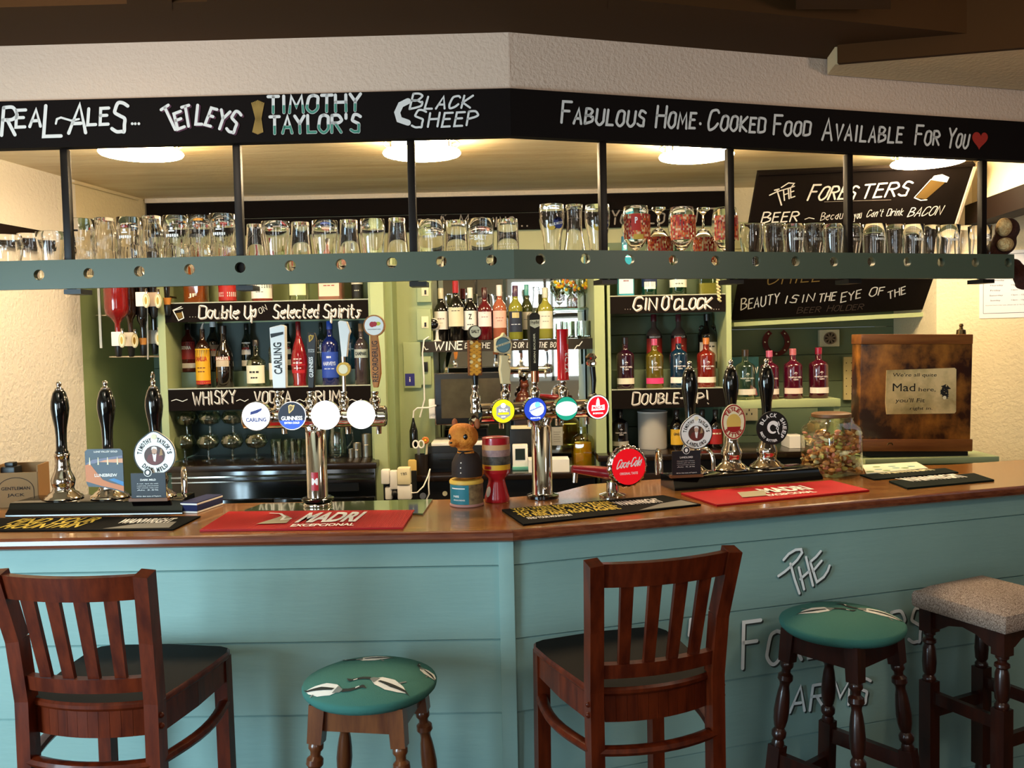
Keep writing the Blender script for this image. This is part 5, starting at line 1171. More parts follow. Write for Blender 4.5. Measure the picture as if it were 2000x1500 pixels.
for s_ in (-1, 1): part('ear', MB().sphere((.040*s_, .008, .180), (.010, .007, .017), mat('figurine_ear', '#8a4a20', .7)), t); part('eye', MB().sphere((.026*s_-.010, -.040, .142), (.009, .006, .0105), blackm), t, 'black eye')
part('nose', MB().sphere((-.024, -.063, .125), (.005, .004, .0035), blackp), t)
P = stand(971, 2.97, Z_CT+.0005); k = 2.97/FPX; t = thing('collecting_tin', 'red waisted collecting tin wrapped with a landscape picture', 'tin', P, 0); rt_ = mat('tin_red', '#a81420', .3, coat=.4); R = 27*k; H = 126*k
part('can', MB().lathe([(0, 0), (R*.88, 0), (R*.92, .004), (R*.90, .015), (R*.62, H*.30), (R*.60, H*.36), (R*.95, H*.44), (R, H*.47), (R, H), (R*.9, H+.002), (0, H+.002)], rt_, 36), t, ang=50)
b = MB(); b.patch(R+.0006, H*.51, H*.59, -1.5, 1.5, mat('band_yellow', '#d8a428', .5)); b.patch(R+.0006, H*.59, H*.72, -1.5, 1.5, mat('scene_dark', '#2a2420', .6, vary=('#5a5348', 60))); b.patch(R+.0006, H*.72, H*.82, -1.5, 1.5, mat('scene_mauve', '#8a6a6a', .6, vary=('#a88a84', 50))); b.patch(R+.0006, H*.82, H*.90, -1.5, 1.5, mat('scene_peach', '#c89868', .6)); b.patch(R+.0011, H*.525, H*.575, -.95, -.35, rt_, seg=5); part('label', b, t)
b = MB(); b.flat(ellipse(0, 0, .010, .018, 20)[:-1], 0, white_p, Matrix.Translation((-R*.60, -R*.58, H*.17)) @ Matrix.Rotation(rad(-44), 4, 'Z') @ Matrix.Rotation(rad(-14), 4, 'X')); part('oval_sticker', b, t, 'white oval sticker')

# right beer engine
pA = atz(1333, 958, Z_CT); pB = atz(1602, 928, Z_CT); eR = Frame((pA.x, pA.y, 0), YR); xr = (Vector((pB.x, pB.y, 0))-eR.o).dot(eR.u)
t = thing('beer_engine_plinth', 'black plinth carrying three hand pumps behind the right red runner', 'pump plinth', (pA.x, pA.y, Z_CT+.0005), YR); plinth(-.03, xr-.055, t, .14)
kR = 3.2/FPX
def eng(px, dy): 
    # the point on the plinth at local depth dy that shows at column px
    for it in range(1):
        lo, hi = -.2, 1.0
        for _ in range(40):
            m_ = (lo+hi)/2
            if proj(eR.w(m_, dy, Z_CT+ENG))[0] < px: lo = m_
            else: hi = m_
    return eR.w(lo, dy, Z_CT+ENG+.0008)
for px, lab in ((1349, 'hand pump behind the round white badge, leftmost of the right hand three'), (1429, 'hand pump behind the oval cream badge, middle of the right hand three'), (1498, 'hand pump behind the round black badge')): hand_pump(lab, eng(px, .10), YR, 1.04)
Q = eng(1360, .028); kk = Q.y/FPX
P = at(1360, 845, eng(1360, .022).y); round_badge('round white portrait badge above the dark beer card on the right plinth', P, YR*.4, 32.5*kk, ("TIMOTHY", "TAYLOR'S"), "LANDLORD")
P = eng(1341, .012); info_card('dark beer card below the round white badge on the right plinth', P, YR*.5, 58*kk, 52*kk, "LANDLORD", ["Champion beer of Britain", "Classic pale ale with", "citrus and hoppy aromas", "Alc 4.3%"], "All for that taste of Taylor's")
Q = eng(1433, .025); P = at(1433, 824, Q.y); kk = Q.y/FPX; t = thing('pump_badge', 'oval cream and red badge between the round white and round black badges', 'badge', P, YR*.6); rx, rz = 25*kk, 35*kk; b = MB(); redb = mat('oval_red', '#9c1a1c', .45)
b.plate(ellipse(0, 0, rx, rz, 40)[:-1], 0, .006, cream_p); part('plate', b, t); b = MB(); b.plate(ellipse(0, 0, rx*.97, rz*.97, 40)[:-1], -.0010, -.0002, redb, holes=[ellipse(0, 0, rx*.88, rz*.90, 40)[:-1]]); b.flat(ellipse(0, -rz*.05, rx*.6, rz*.5, 28)[:-1], -.0008, mat('oval_yellow', '#d8b458', .5)); 
b.flat([(rx*.62*cos(g), -rz*.1+rz*.5*sin(g)) for g in [rad(200)+rad(140)*i/16 for i in range(17)]], -.0012, redb); b.arctext("TETLEY", 0, 0, rx*.72, rad(155), rad(25), rz*.23, redb, y=-.0012, bold=.04, rz=rz/rx*1.0); b.arctext("BITTER", 0, 0, rx*.74, rad(-150), rad(-30), rz*.22, redb, y=-.0014, bold=.04, flip=True, rz=rz/rx); part('artwork', b, t)
Q = eng(1509, .022); P = at(1509, 836, Q.y); kk = Q.y/FPX; R = 33*kk; t = thing('pump_badge', 'round black badge with a curled white horn emblem', 'badge', P, YR*.6); b = MB(); b.disc((0, 0), R, 0, .006, card_k, 44); part('plate', b, t); b = MB()
b.arctext("BLACK SHEEP", 0, 0, R*.76, rad(165), rad(-50), R*.24, printw, y=-.0008, bold=.03); b.arctext("BEST BITTER", 0, 0, R*.76, rad(-165), rad(-68), R*.15, printw, y=-.0008, bold=.03, flip=True)
ribbon(b, [(R*.02+R*.30*cos(g)*.95, R*.02+R*.30*sin(g)) for g in [rad(40)+rad(260)*i/16 for i in range(17)]], R*.22, printw, -.0008, taper=True); ribbon(b, [(R*.22, R*.16), (R*.36, 0), (R*.32, -R*.2), (R*.4, -R*.36)], R*.07, printw, -.0009); circ(b, R*.30, -R*.02, R*.09, -.0011, printw, 12); circ(b, R*.30, -R*.02, R*.05, -.0014, card_k, 10); ribbon(b, [(R*.36, R*.36), (R*.44, R*.2), (R*.40, R*.12)], R*.05, printw, -.0009); part('artwork', b, t)
swan_neck(eng(1287, .085), YR-rad(15), 'chrome swan neck spout at the left end of the right plinth'); swan_neck(eng(1376, .055)+Vector((.0, 0.0, 0)), YR+rad(35), 'chrome swan neck spout just right of the dark beer card')

# square glass jar of sweets
P = stand(1624, 3.40, Z_CT+.0005); k = 3.40/FPX; t = thing('glass_jar', 'square glass storage jar with brown lid beside the wooden menu box', 'jar', P, rad(28)); R = 47*k; H = 124*k; jg = thin_glass('jar_glass', '#f4f8ec', .06)
part('jar_body', MB().lathe([(0, 0), (R*.92, 0), (R, .006), (R, H*.66), (R*.94, H*.74), (R*.74, H*.82), (R*.70, H*.86), (R*.72, H*.90)], jg, 48, sq=5), t, ang=60)
part('lid', MB().lathe([(0, H*.90), (R*.70, H*.90), (R*.80, H*.915), (R*.80, H*.96), (R*.72, H*.975), (0, H*.98)], mat('lid_brown', '#6a4a2a', .5), 36), t, 'brown lid', ang=50)
sw = [mat('sweet_%d' % i, c_, .4) for i, c_ in enumerate(('#d08a4a', '#f0cc88', '#a0642e', '#ecdcb0', '#c08050', '#e89484', '#b8b060', '#8a5a34'))]; rng = random.Random(5); b = MB()
for i in range(330):
    x, y, z = rng.uniform(-.86, .86)*R, rng.uniform(-.86, .86)*R, rng.uniform(.010, H*.66)
    if max(abs(x), abs(y)) < R*.35 and z < H*.55: continue
    M_ = Matrix.Translation((x, y, z)) @ Matrix.Rotation(rng.uniform(0, 6), 4, 'Z') @ Matrix.Rotation(rng.uniform(0, 3), 4, 'X')
    b.sphere((0, 0, 0), (.014, .010, .0055), rng.choice(sw), 8, 6, M_)
o = single('loose_sweets', b, 'mixed brown and golden sweets filling the square glass jar', 'sweets', P, rad(28)); o['kind'] = 'stuff'
# ================================================================== back bar
green_dk = mat('cabinet_shade_frame_green', '#2c3c34', .55); cream_edge = mat('shelf_edge_cream', '#c9c4a8', .5); edge_lt = mat('shelf_edge', '#a8ac98', .45)
dkwood = mat('back_worktop', '#20140d', .25, coat=.4)
def bx(fr, x0, x1, y0, y1, d0, d1):
    """box whose front face (at local depth d0) covers the pixels x0..x1, y0..y1"""
    a, zt = fr.loc(x0, (y0+y1)/2, d0)[0], fr.loc((x0+x1)/2, y0, d0)[1]; c, zb_ = fr.loc(x1, (y0+y1)/2, d0)[0], fr.loc((x0+x1)/2, y1, d0)[1]
    return ((a+c)/2, (d0+d1)/2, (zt+zb_)/2), (c-a, d1-d0, zt-zb_)
def pbox(b, fr, x0, x1, y0, y1, d0, d1, m, bev=0):
    c, d = bx(fr, x0, x1, y0, y1, d0, d1); b.box(c, d, m, bev=bev); return b
BL = Frame((0, 4.40, 0), 0)
CAB = thing('spirits_cabinet', 'green open cabinet of spirits with Double Up and Whisky Vodka Rum boards', 'cabinet', BL.o)
xL, xR = BL.loc(326, 700)[0], BL.loc(722, 700)[0]; ZW = 1.047; ZT = 2.07
for x in (xL-.02, xR+.012): part('side_panel', MB().box((x, .16, (ZW+ZT)/2+.001), (.036 if x < 0 and x < xL else .022, .32, ZT-ZW), sage), CAB)
zs1 = BL.loc(520, 589)[1]; zs1b = BL.loc(520, 626)[1]; zs2 = BL.loc(520, 757)[1]; zs2b = BL.loc(520, 799)[1]
part('back_panel', MB().box(((xL+xR)/2, .31, (ZW+zs1b)/2), (xR-xL-.002, .016, zs1b-ZW), green_dk), CAB, 'back panel darkened for shelf shade'); part('back_panel', MB().box(((xL+xR)/2, .31, (ZT+zs1b)/2), (xR-xL-.002, .016, ZT-zs1b), sage), CAB)  # shade between the shelves is put into the lower panel's colour
for zz in (zs1, zs2): part('shelf', MB().box(((xL+xR)/2, .158, zz-.009), (xR-xL-.002, .28, .018), edge_lt), CAB)
zr = BL.loc(520, 724, .17)[1]; part('step', MB().box(((xL+xR)/2, .238, (zr+zs2)/2), (xR-xL-.004, .12, zr-zs2-.0005), mat('step_green', '#4d6050', .5)), CAB)
def signboard(par, fr, x0, x1, z1, z0, dep=0.0):
    o = part('sign_board', MB().box(((x0+x1)/2, dep+.009, (z0+z1)/2-.001), (x1-x0, .017, z1-z0-.002), black_board), par)
    part('edge_strip', MB().box(((x0+x1)/2, dep+.009, z1+.0015), (x1-x0, .018, .005), edge_lt), par); return o
o = signboard(CAB, BL, xL, xR, zs1, zs1b); b = MB()
def wr(b, fr, s_, a, bb, h, m=chalk, y=-.0012, dep=0.0, **k): brush(b, s_, fr.loc(*a, dep), fr.loc(*bb, dep), h*fr.hit(*a, dep).y/FPX, m, y=dep+y, **k)
for off, mm in ((1.5, chalk_dim), (0, chalk)):
    for s_, a, bb, h in (("Double", (388, 621), (466, 621), 24), ("Up", (477, 621), (500, 621), 24), ("Selected", (533, 621), (622, 620), 25), ("Spirits", (631, 620), (703, 619), 25)):
        wr(b, BL, s_, (a[0]+off, a[1]+off), (bb[0]+off, bb[1]+off), h, mm, y=-.0014 if off == 0 else -.0008, caps=None, w=.0052 if off == 0 else .0075, gap=1.2, slant=.08)
wr(b, BL, "on", (508, 613), (522, 605), 13, chalk, caps=.8, w=.0025)
for x in (371, 376.5, 382): ribbon(b, [BL.loc(x, 619)], .004, chalk_dim, -.0012)
ribbon(b, [BL.loc(*p) for p in ((354, 599), (338, 606), (349, 626), (359, 621), (356, 609))], .0045, chalk, -.0012); ribbon(b, [BL.loc(*p) for p in ((338, 607), (357, 602))], .003, chalk, -.0012)
b.flat([BL.loc(*p) for p in ((343, 612), (355, 610), (357, 620), (350, 623))], -.0010, mat('chalk_ochre', '#6e5420', .9)); words(b, o, .012)
o = signboard(CAB, BL, xL, xR, zs2, zs2b); b = MB()
for off, mm in ((1.5, chalk_dim), (0, chalk)):
    for s_, a, bb, h in (("WHISKY", (377, 790), (459, 786), 24), ("VODKA", (497, 787), (568, 785), 22), ("RUM", (617, 786), (664, 784), 22)):
        wr(b, BL, s_, (a[0]+off, a[1]+off), (bb[0]+off, bb[1]+off), h, mm, y=-.0014 if off == 0 else -.0008, caps=None, w=.0045 if off == 0 else .007, slant=.02)
for a in ((335, 366), (462, 485), (579, 600), (680, 706)):
    ribbon(b, [BL.loc(x, y) for x, y in ((a[0], 783), (a[0]+(a[1]-a[0])*.3, 780), (a[0]+(a[1]-a[0])*.7, 784), (a[1], 780))], .0032, chalk, -.0012)
words(b, o, .012)

# ------------------------------------------------------------------ bottles
clear_b = thin_glass('clear_bottle', '#dfe6d2')
BP = {
 'wine': [(0, 0), (.90, 0), (1, .015), (1, .56), (.97, .60), (.80, .66), (.50, .71), (.38, .75), (.36, .78), (.36, .985)],
 'spirit': [(0, 0), (.94, 0), (1, .015), (1, .60), (.95, .65), (.70, .71), (.42, .75), (.34, .78), (.33, .93)],
 'gin': [(0, 0), (.95, 0), (1, .02), (1, .64), (.98, .665), (.86, .70), (.42, .75), (.33, .775), (.32, .90)],
 'cream': [(0, 0), (.92, 0), (1, .02), (1, .36), (.96, .50), (.78, .62), (.45, .71), (.36, .78), (.34, .93)],
 'slim': [(0, 0), (.94, 0), (1, .02), (1, .55), (.88, .64), (.55, .72), (.42, .78), (.38, .93)],
 'squat': [(0, 0), (.92, 0), (1, .03), (1, .46), (.9, .56), (.5, .62), (.30, .68), (.28, .92)],
 'diamond': [(0, 0), (.80, 0), (.84, .02), (.74, .08), (1, .30), (.98, .44), (.68, .62), (.42, .72), (.30, .78), (.28, .95)],
}
FAINT = {'MERLOT', '2019', 'RESERVA', 'ooo', 'SHIRAZ', 'ZINFANDEL', 'PINOT GRIGIO', 'BLUSH', 'CHARDONNAY', 'SAUVIGNON', 'VENETO', 'BOURBON', 'WHISKY', 'AMARETTO', 'RYE', 'ROSSO', 'VODKA', 'GREY', 'BOMBAY', 'RUM & COFFEE', 'LIQUEUR', 'ORIGINAL', 'KRAKEN', 'RUM', 'RED BERRY', 'CHERRY', 'BRISTOL CREAM', '51', 'TOPGIN', 'LONDON DRY', 'GORDONS', 'DRY GIN', 'No.21', 'BLACK SPICED RUM', 'PORT'}
def bmat(c): return clear_b if c == 'clear' else mat('bottle_'+c.strip('#'), c, .04, coat=1.0, spec=.6)
def bottle(lab, fr, px, w, top, y, z, kind, col, cap, labels=(), texts=(), group=None, sq=None, name='spirit_bottle', pour=False, cap0=None, turn=0, back=None):
    P = fr.w(0, y, z); P = stand(px, P.y, z+.0006) if fr.yaw == 0 else P
    k = P.y/FPX; R = w*k/2; zt = fr.loc(px, top, y)[1]; H = zt-z; prof = BP[kind]
    t = thing(name, lab, 'bottle', P, turn, group); seg = 40 if sq else 26
    part('glass_body', MB().lathe([(r*R, q*H) for r, q in prof], bmat(col), seg, sq=sq), t, ang=50)
    if back: part('liquid', MB().lathe([(0, .01*H), (R*.9, .01*H), (R*.93, back[1]*H), (0, back[1]*H)], bmat(back[0]), seg, sq=sq), t)
    c0 = cap0 or .87; r0 = prof[-1][0]*R*1.12; cm = mat('cap_'+cap.strip('#'), cap, .3, coat=.3)
    if pour: part('pourer', MB().tube([(0, 0, .9*H), (0, 0, .95*H), (.004, 0, H*1.0), (.012, -.004, H*1.03)], [.010, .007, .004, .0035], cm, 10), t)
    else: part('cap', MB().lathe([(0, c0*H), (r0, c0*H), (r0, H-.002), (r0*.9, H), (0, H)], cm, 22), t)
    b = MB(); kf = (lambda f: rad_p(prof, f)*R)
    for (f0, f1, c, a) in labels:
        m_ = mat('label_'+c.strip('#'), c, .55)
        if sq: b.rect(-R*a*.55, R*a*.55, f0*H, f1*H, -R*1.012-.0006, -R*.99, m_)
        else: b.patch(kf(f0)+.0007, f0*H, f1*H, -a, a, m_, R1=kf(f1)+.0007)
    for (s_, f, hh, ww, c) in texts:
        m_ = mat('ink_'+c.strip('#'), c, .6)
        if s_ in FAINT:      # print too small to read in the photograph: a broken line of ink
            for q in range(3):
                u0 = -ww/2+ww*q*.36; u1 = u0+ww*(.30, .26, .27)[q]
                if sq: b.rect(R*u0, R*u1, (f-hh*.25)*H, (f+hh*.25)*H, -R*1.012-.0012, -R*1.012-.0002, m_)
                else: b.patch(kf(f)+.0014, (f-hh*.25)*H, (f+hh*.25)*H, u0, u1, m_, seg=3)
            continue
        if sq: b.text(s_, 0, f*H, m_, w=ww*R, h=hh*H, y=-R*1.012-.0012, bold=.03)
        else: b.text(s_, 0, f*H, m_, w=ww*R, h=hh*H, wrap=kf(f)+.0016, bold=.03)
    if b.v: part('label', b, t)
    return t
def rad_p(P, f):
    for (r0, z0), (r1, z1) in zip(P, P[1:]):
        if z0 <= f <= z1 and z1 > z0: return r0+(r1-r0)*(f-z0)/(z1-z0)
    return P[-1][0]
G3 = 'bottles on the top spirits shelf'; zA = zs1+.0005
def tall(px, w, col, cap, lab, labels=(), texts=(), sq=None, kind='spirit', back=None): bottle(lab, BL, px, w, 466, .13, zA, kind, col, cap, labels, texts, G3, sq, back=back)
tall(384, 41, '#7a3a0e', '#2a1408', 'amber whisky bottle with small dark lettering, leftmost on the top spirits shelf', (), (("JF", .12, .07, .8, '#e8dcc0'),), sq=5)
tall(446, 35, '#6a140c', '#1a1a1a', 'red bottle with white banded label, second on the top spirits shelf', ((.04, .28, '#a8201a', 1.3), (.10, .17, '#ece6da', 1.32)), (("BOURBON", .135, .025, 1.0, '#a8201a'),))
tall(513, 41, '#7a1e10', '#7a1014', 'round bottle with white label and green band on the top spirits shelf', ((.06, .30, '#ece8dc', 1.35), (.22, .28, '#1f3a30', 1.37)), (("MAKERS MARK", .25, .025, 1.4, '#ece8dc'), ("WHISKY", .16, .02, .7, '#40403a')))
tall(585, 40, 'clear', '#d8d4c4', 'pale clear bottle, fourth on the top spirits shelf', ((.10, .28, '#e4e6b0', .9),), (), kind='gin')
tall(648, 47, '#9a6a5a', '#2a1a14', 'square bottle with pale pink label on the top spirits shelf', ((.07, .34, '#e6c8b0', 1.5),), (("AMARETTO", .24, .03, .9, '#8a2a20'),), sq=5)
tall(699, 23, '#14201c', '#14140f', 'dark bottle with black label, rightmost on the top spirits shelf', ((.05, .26, '#10120f', 1.2), (.26, .30, '#c8c4b0', 1.22)), (("RYE", .16, .03, .8, '#c8c4b0'),))
G4 = 'bottles on the middle spirits shelf'; zB = zs2+.0005
def mid(px, w, top, row, kind, col, cap, lab, labels=(), texts=(), **k):
    bottle(lab, BL, px, w, top, .085 if row == 0 else .238, zB if row == 0 else zr+.0005, kind, col, cap, labels, texts, G4, **k)
mid(370, 30, 632, 1, 'spirit', '#46100c', '#1a1a1a', 'tequila bottle with red label, leftmost of the back row of spirits', ((.26, .62, '#7a1c18', 1.2), (.08, .18, '#b8b0a0', 1.2)), (("SIERRA", .50, .07, 1.3, '#ece6da'),))
mid(419, 28, 626, 1, 'slim', '#0f1210', '#c8c8c8', 'dark bottle with grey label standing behind the yellow labelled one', ((.30, .52, '#8a8078', 1.2),), (("ROSSO", .42, .06, 1.1, '#a8241c'),))
mid(484, 22, 632, 1, 'slim', '#141a14', '#141414', 'dark green vermouth bottle with round pale label left of the rum bottle', ((.34, .60, '#d8d4cc', .9), (.10, .22, '#c0bcb0', 1.0)), (("MARTINI", .47, .05, 1.2, '#a02018'),))
mid(563, 20, 632, 1, 'slim', '#141a14', '#141414', 'dark vermouth bottle with round pale label right of the white slab tap handle', ((.34, .60, '#d8d4cc', .9), (.10, .22, '#c0bcb0', 1.0)), (("MARTINI", .47, .05, 1.2, '#a02018'),))
mid(629, 20, 630, 1, 'spirit', '#22302c', '#14140f', 'dark clear bottle with vertical white lettering behind the slim black tap handle', (), (("VODKA", .36, .05, 1.3, '#d8dcd8'), ("GREY", .46, .05, 1.1, '#d8dcd8')))
mid(686, 24, 629, 1, 'spirit', '#1c4a60', '#9aa4a8', 'blue bottle with faint print behind the white slanted handle', (), (("BOMBAY", .42, .05, 1.3, '#a8c8d8'),))
mid(399, 29, 634, 0, 'spirit', '#26120a', '#b8b0a4', 'coffee liqueur bottle with big yellow label and metal pourer', ((.08, .62, '#d8a01c', 1.35), (.06, .12, '#a8201a', 1.36)), (("KAHLUA", .46, .075, 1.7, '#a01c14'), ("RUM & COFFEE", .32, .03, 1.1, '#5a2410'), ("LIQUEUR", .26, .03, .9, '#5a2410')), pour=True)
mid(440, 34, 636, 0, 'cream', '#120c0a', '#1a1210', 'dark cream liqueur bottle right of the yellow labelled bottle', ((.34, .46, '#b8a890', .8), (.44, .50, '#7a1c16', 1.0)), (("BAILEYS", .475, .045, 1.5, '#ece6da'), ("ORIGINAL", .27, .02, .8, '#8a8078')))
mid(502, 37, 664, 0, 'squat', 'clear', '#2a2420', 'squat clear rum bottle with cream label left of the white slab tap handle', ((.08, .46, '#e4dfc4', 1.2),), (("KRAKEN", .32, .08, 1.0, '#141210'), ("RUM", .20, .06, .7, '#141210')))
mid(540, 26, 640, 0, 'spirit', 'clear', '#a8a8a8', 'clear bottle standing behind the white slab tap handle', ((.12, .40, '#d0ccc0', 1.1),))
mid(586, 32, 628, 0, 'diamond', '#80101a', '#6a141c', 'diamond shaped red liqueur bottle with white script label', ((.20, .34, '#b8202a', 1.0),), (("RED BERRY", .42, .03, 1.0, '#f0d8d8'), ("LIQUEUR", .36, .03, 1.1, '#f0d8d8'), ("CHERRY", .28, .03, .9, '#f0d8d8')))
mid(647, 33, 627, 0, 'spirit', '#0e1c58', '#2a52b8', 'deep blue sherry bottle with blue label between two tap handles', ((.12, .52, '#2446a8', 1.3),), (("HARVEYS", .34, .06, 1.6, '#c8d4f0'), ("BRISTOL CREAM", .26, .025, 1.2, '#c8d4f0'), ("51", .44, .06, .5, '#e8ecf4')))
mid(708, 28, 632, 0, 'spirit', '#3a3034', '#8a6a4a', 'clear fluted bottle with grey label beside the wooden paddle handle', ((.44, .58, '#a8b0a8', 1.2),), (("CAMPARI", .51, .06, 1.7, '#20282c'),), back=None)

# ------------------------------------------------------------------ left worktop, fridges, glassware under the boards
def worktop(lab, fr, x0, x1, y0, z, dep, m=dkwood):
    a, c = fr.loc(x0, y0)[0], fr.loc(x1, y0)[0]
    return single('back_worktop', MB().box(((a+c)/2, dep/2, z-.016), (c-a, dep, .032), m, bev=.006), lab, 'worktop', fr.o)
FK = Frame((0, 4.28, 0), 0)
worktop('dark wooden back worktop under the spirits cabinet', FK, 318, 735, 905, ZW-.0005, .44)
def fridge(lab, fr, x0, x1, z, dep):
    a, c = fr.loc(x0, 930)[0], fr.loc(x1, 930)[0]; t = thing('bottle_fridge', lab, 'fridge', fr.w((a+c)/2, 0, 0), fr.yaw); w = c-a
    part('body', MB().box((0, dep/2+.02, z/2), (w, dep, z), blackm, bev=.004), t)
    for s_ in (-1, 1):
        d = part('door', MB().box((s_*w/4, .008, z/2-.06), (w/2-.006, .022, z-.16), mat('fridge_door', '#08090a', .08, coat=1), bev=.003), t)
        part('handle', MB().tube([(s_*.03, -.012, z*.35), (s_*.03, -.012, z*.80)], .006, chrome, 8), d)
    part('top_trim', MB().box((0, .008, z-.028), (w-.01, .020, .008), chrome_d).box((0, .008, z-.052), (w-.01, .020, .006), chrome_d), t, 'pair of silver trim lines')
    part('vent_panel', MB().box((w*.32, .007, z-.09), (w*.2, .016, .04), blackp), t)
fridge('black bottle fridge under the left back worktop', Frame((0, 4.33, 0), 0), 332, 732, ZW-.036, .36)
thin = thin_glass('thin_glassware', '#eef4ea', .2)
def copa_mb(R, H):
    return MB().lathe([(0, 0), (.62*R, 0), (.62*R, .004), (.10*R, .012), (.08*R, H*.40), (.20*R, H*.44), (.75*R, H*.52), (1*R, H*.70), (.96*R, H*.85), (.80*R, H), (.78*R, H), (.93*R, H*.85), (.96*R, H*.70), (.72*R, H*.54), (0, H*.455)], thin, 24)
def up(fr, px, y, z): P = fr.w(0, y, z); return stand(px, P.y, z)
G5 = 'stemmed gin glasses under the Whisky board'; zg = ZW+.0005
kk = 4.5/FPX; me0 = copa_mb(22*kk, 47*kk).mesh('gin_glass')
for j, (row_, wh) in enumerate(((0, 'lower'), (1, 'upper'))):
    for i, px in enumerate((366, 411, 456) if j else (362, 408, 455, 502)):
        P = up(BL, px, .10, zg+row_*(47*kk+.001)); single('gin_glass', me0, '%s balloon gin glass, %s from left under the WHISKY lettering' % (wh, n_ord[i]), 'glass', P, 0, G5)
me1 = MB().lathe([(0, 0), (.026, 0), (.030, .09), (.0285, .09), (.025, .008), (0, .008)], thin, 20).mesh('tumbler')
for i, px in enumerate((540, 552, 566, 578, 591)):
    P = up(BL, px, .07 if i % 2 else .16, zg); single('tumbler', me1, 'small clear tumbler beside the left font column, %s from left' % n_ord[i], 'glass', P, 0, 'small tumblers under the Vodka lettering')
P = up(BL, 660, .13, zg); t = thing('glass_jug', 'clear glass jug behind the left beer font', 'jug', P, 0); part('jug_body', MB().lathe([(0, 0), (.045, 0), (.05, .01), (.048, .08), (.040, .13), (.046, .17), (.0445, .17), (.038, .13), (.046, .08), (.047, .012), (0, .008)], thin, 26), t); part('handle', MB().tube([(.042, 0, .14), (.075, 0, .13), (.08, 0, .08), (.05, 0, .04)], .006, thin, 10), t)
steel = mat('brushed_steel', '#a8a294', .3, metal=1)
for i, (px, r, h, lab) in enumerate(((717, .026, .115, 'tall steel spirit measure at the right end of the back worktop'), (698, .021, .072, 'middle sized steel spirit measure left of the tall one'), (686, .013, .045, 'smallest steel spirit measure, left of the other two'))):
    P = up(BL, px, .10-.02*i, zg); t = thing('spirit_measure', lab, 'measure', P, 0, 'steel spirit measures'); part('cup', MB().lathe([(0, 0), (r, 0), (r, h), (r*.92, h-.003), (r*.92, .004), (0, .004)], steel, 24), t); part('rib', MB().lathe([(r, h*.5), (r+.001, h*.52), (r, h*.54)], steel, 24), t)

# ------------------------------------------------------------------ optics on the green side wall
FO = Frame((0, 4.36, 0), 0); t = thing('optic_rack', 'chrome rack of rails on the green wall holding the spirit optics', 'rack', FO.o)
x, z1 = FO.loc(193, 566, .03); z0 = FO.loc(194, 680, .03)[1]; part('upright', MB().box((x, .03, (z0+z1+.2)/2), (.012, .008, z1+.2-z0), mat('rack_alu', '#b8b2a4', .35, metal=.8)), t)
for y_, a, c in ((616, 186, 312), (697, 214, 316)):
    p = FO.loc(a, y_, .13); q = FO.loc(c, y_-1, .13); part('rail', MB().tube([(p[0], .13, p[1]), (q[0], .13, q[1])], .005, chrome, 10), t)
    p = FO.loc(a-4, y_, .04)
part('upright', MB().tube([(FO.loc(289, 640, .05)[0], .05, FO.loc(289, 600, .05)[1]), (FO.loc(289, 700, .05)[0], .05, FO.loc(289, 702, .05)[1])], .005, mat('rack_alu', '#b8b2a4', .35, metal=.8), 8), t)
def optic(lab, px, yb, hw, boxc, bcol, bw, dep, cork=False):
    """an upside down bottle over a measuring optic whose black foot ends at row yb"""
    x, z = FO.loc(px, yb, dep); k = (4.36+dep)/FPX; P = FO.w(x, dep, z); t = thing('spirit_optic', lab, 'optic', P, 0, 'optics on the green wall')
    part('nozzle', MB().lathe([(0, 0), (.010, 0), (.014, .006), (.017, .045), (.017, .052), (0, .052)], blackp, 20), t, 'black nozzle')
    if not cork:
        part('measure', MB().box((0, 0, .052+.034), (.048, .040, .068), boxc, bev=.004), t)
        bd = MB().disc((.030, .078), .016, -.030, -.022, cream_p, 26, rz=.034); bd.disc((.030, .078), .0135, -.0305, -.029, blackp, 26, rz=.0315); bd.disc((.030, .078), .012, -.0312, -.030, cream_p, 26, rz=.030); bd.disc((.030, .078), .006, -.0318, -.031, gold, 20, rz=.018)
        part('gold_badge', bd, t, 'cream and gold oval badge'); part('lever', MB().box((.030, -.02, .122), (.010, .010, .026), chrome_d, bev=.002), t)
    else: part('cork_collar', MB().lathe([(0, .052), (.014, .052), (.020, .085), (0, .085)], mat('cork', '#b87a34', .6), 18), t)
    part('bracket', MB().box((0, (.125-dep+.018)/2, .090), (.014, max(.02, .125-dep-.018), .010), chrome_d), t)
    h0 = .120 if not cork else .085; R = bw*k/2; H = .26
    part('bottle', MB().lathe([(0, h0), (.012, h0), (.013, h0+.04), (R*.5, h0+.062), (R*.95, h0+.085), (R, h0+.11), (R, h0+H), (0, h0+H)], bcol, 24), t, ang=50); return t
rum = mat('optic_red', '#7a1414', .05, coat=1); brn = mat('optic_brown', '#2e1a10', .05, coat=1); drk = mat('optic_dark', '#15100e', .06, coat=1); greyc = mat('optic_grey', '#6e6c62', .5)
optic('lower optic with white case under the large red bottle, leftmost', 232, 697, 20, white_p, rum, 46, -.075); optic('lower optic with white case, second from left on the side wall', 257, 697, 20, white_p, brn, 25, .03)
optic('lower amber corked optic between white and grey cases', 281, 694, 20, white_p, drk, 21, .05, True); optic('lower optic with grey case, rightmost of its row', 303, 692, 20, greyc, drk, 21, .09)
optic('upper optic with white case at the left of its row', 279, 620, 20, white_p, drk, 22, -.08); optic('upper optic with pinkish white case at the middle of its row', 302, 620, 20, mat('optic_pink', '#b8a89c', .5), drk, 22, -.03); optic('upper dark optic with amber neck beside the cabinet', 328, 616, 20, white_p, drk, 24, .02, True)

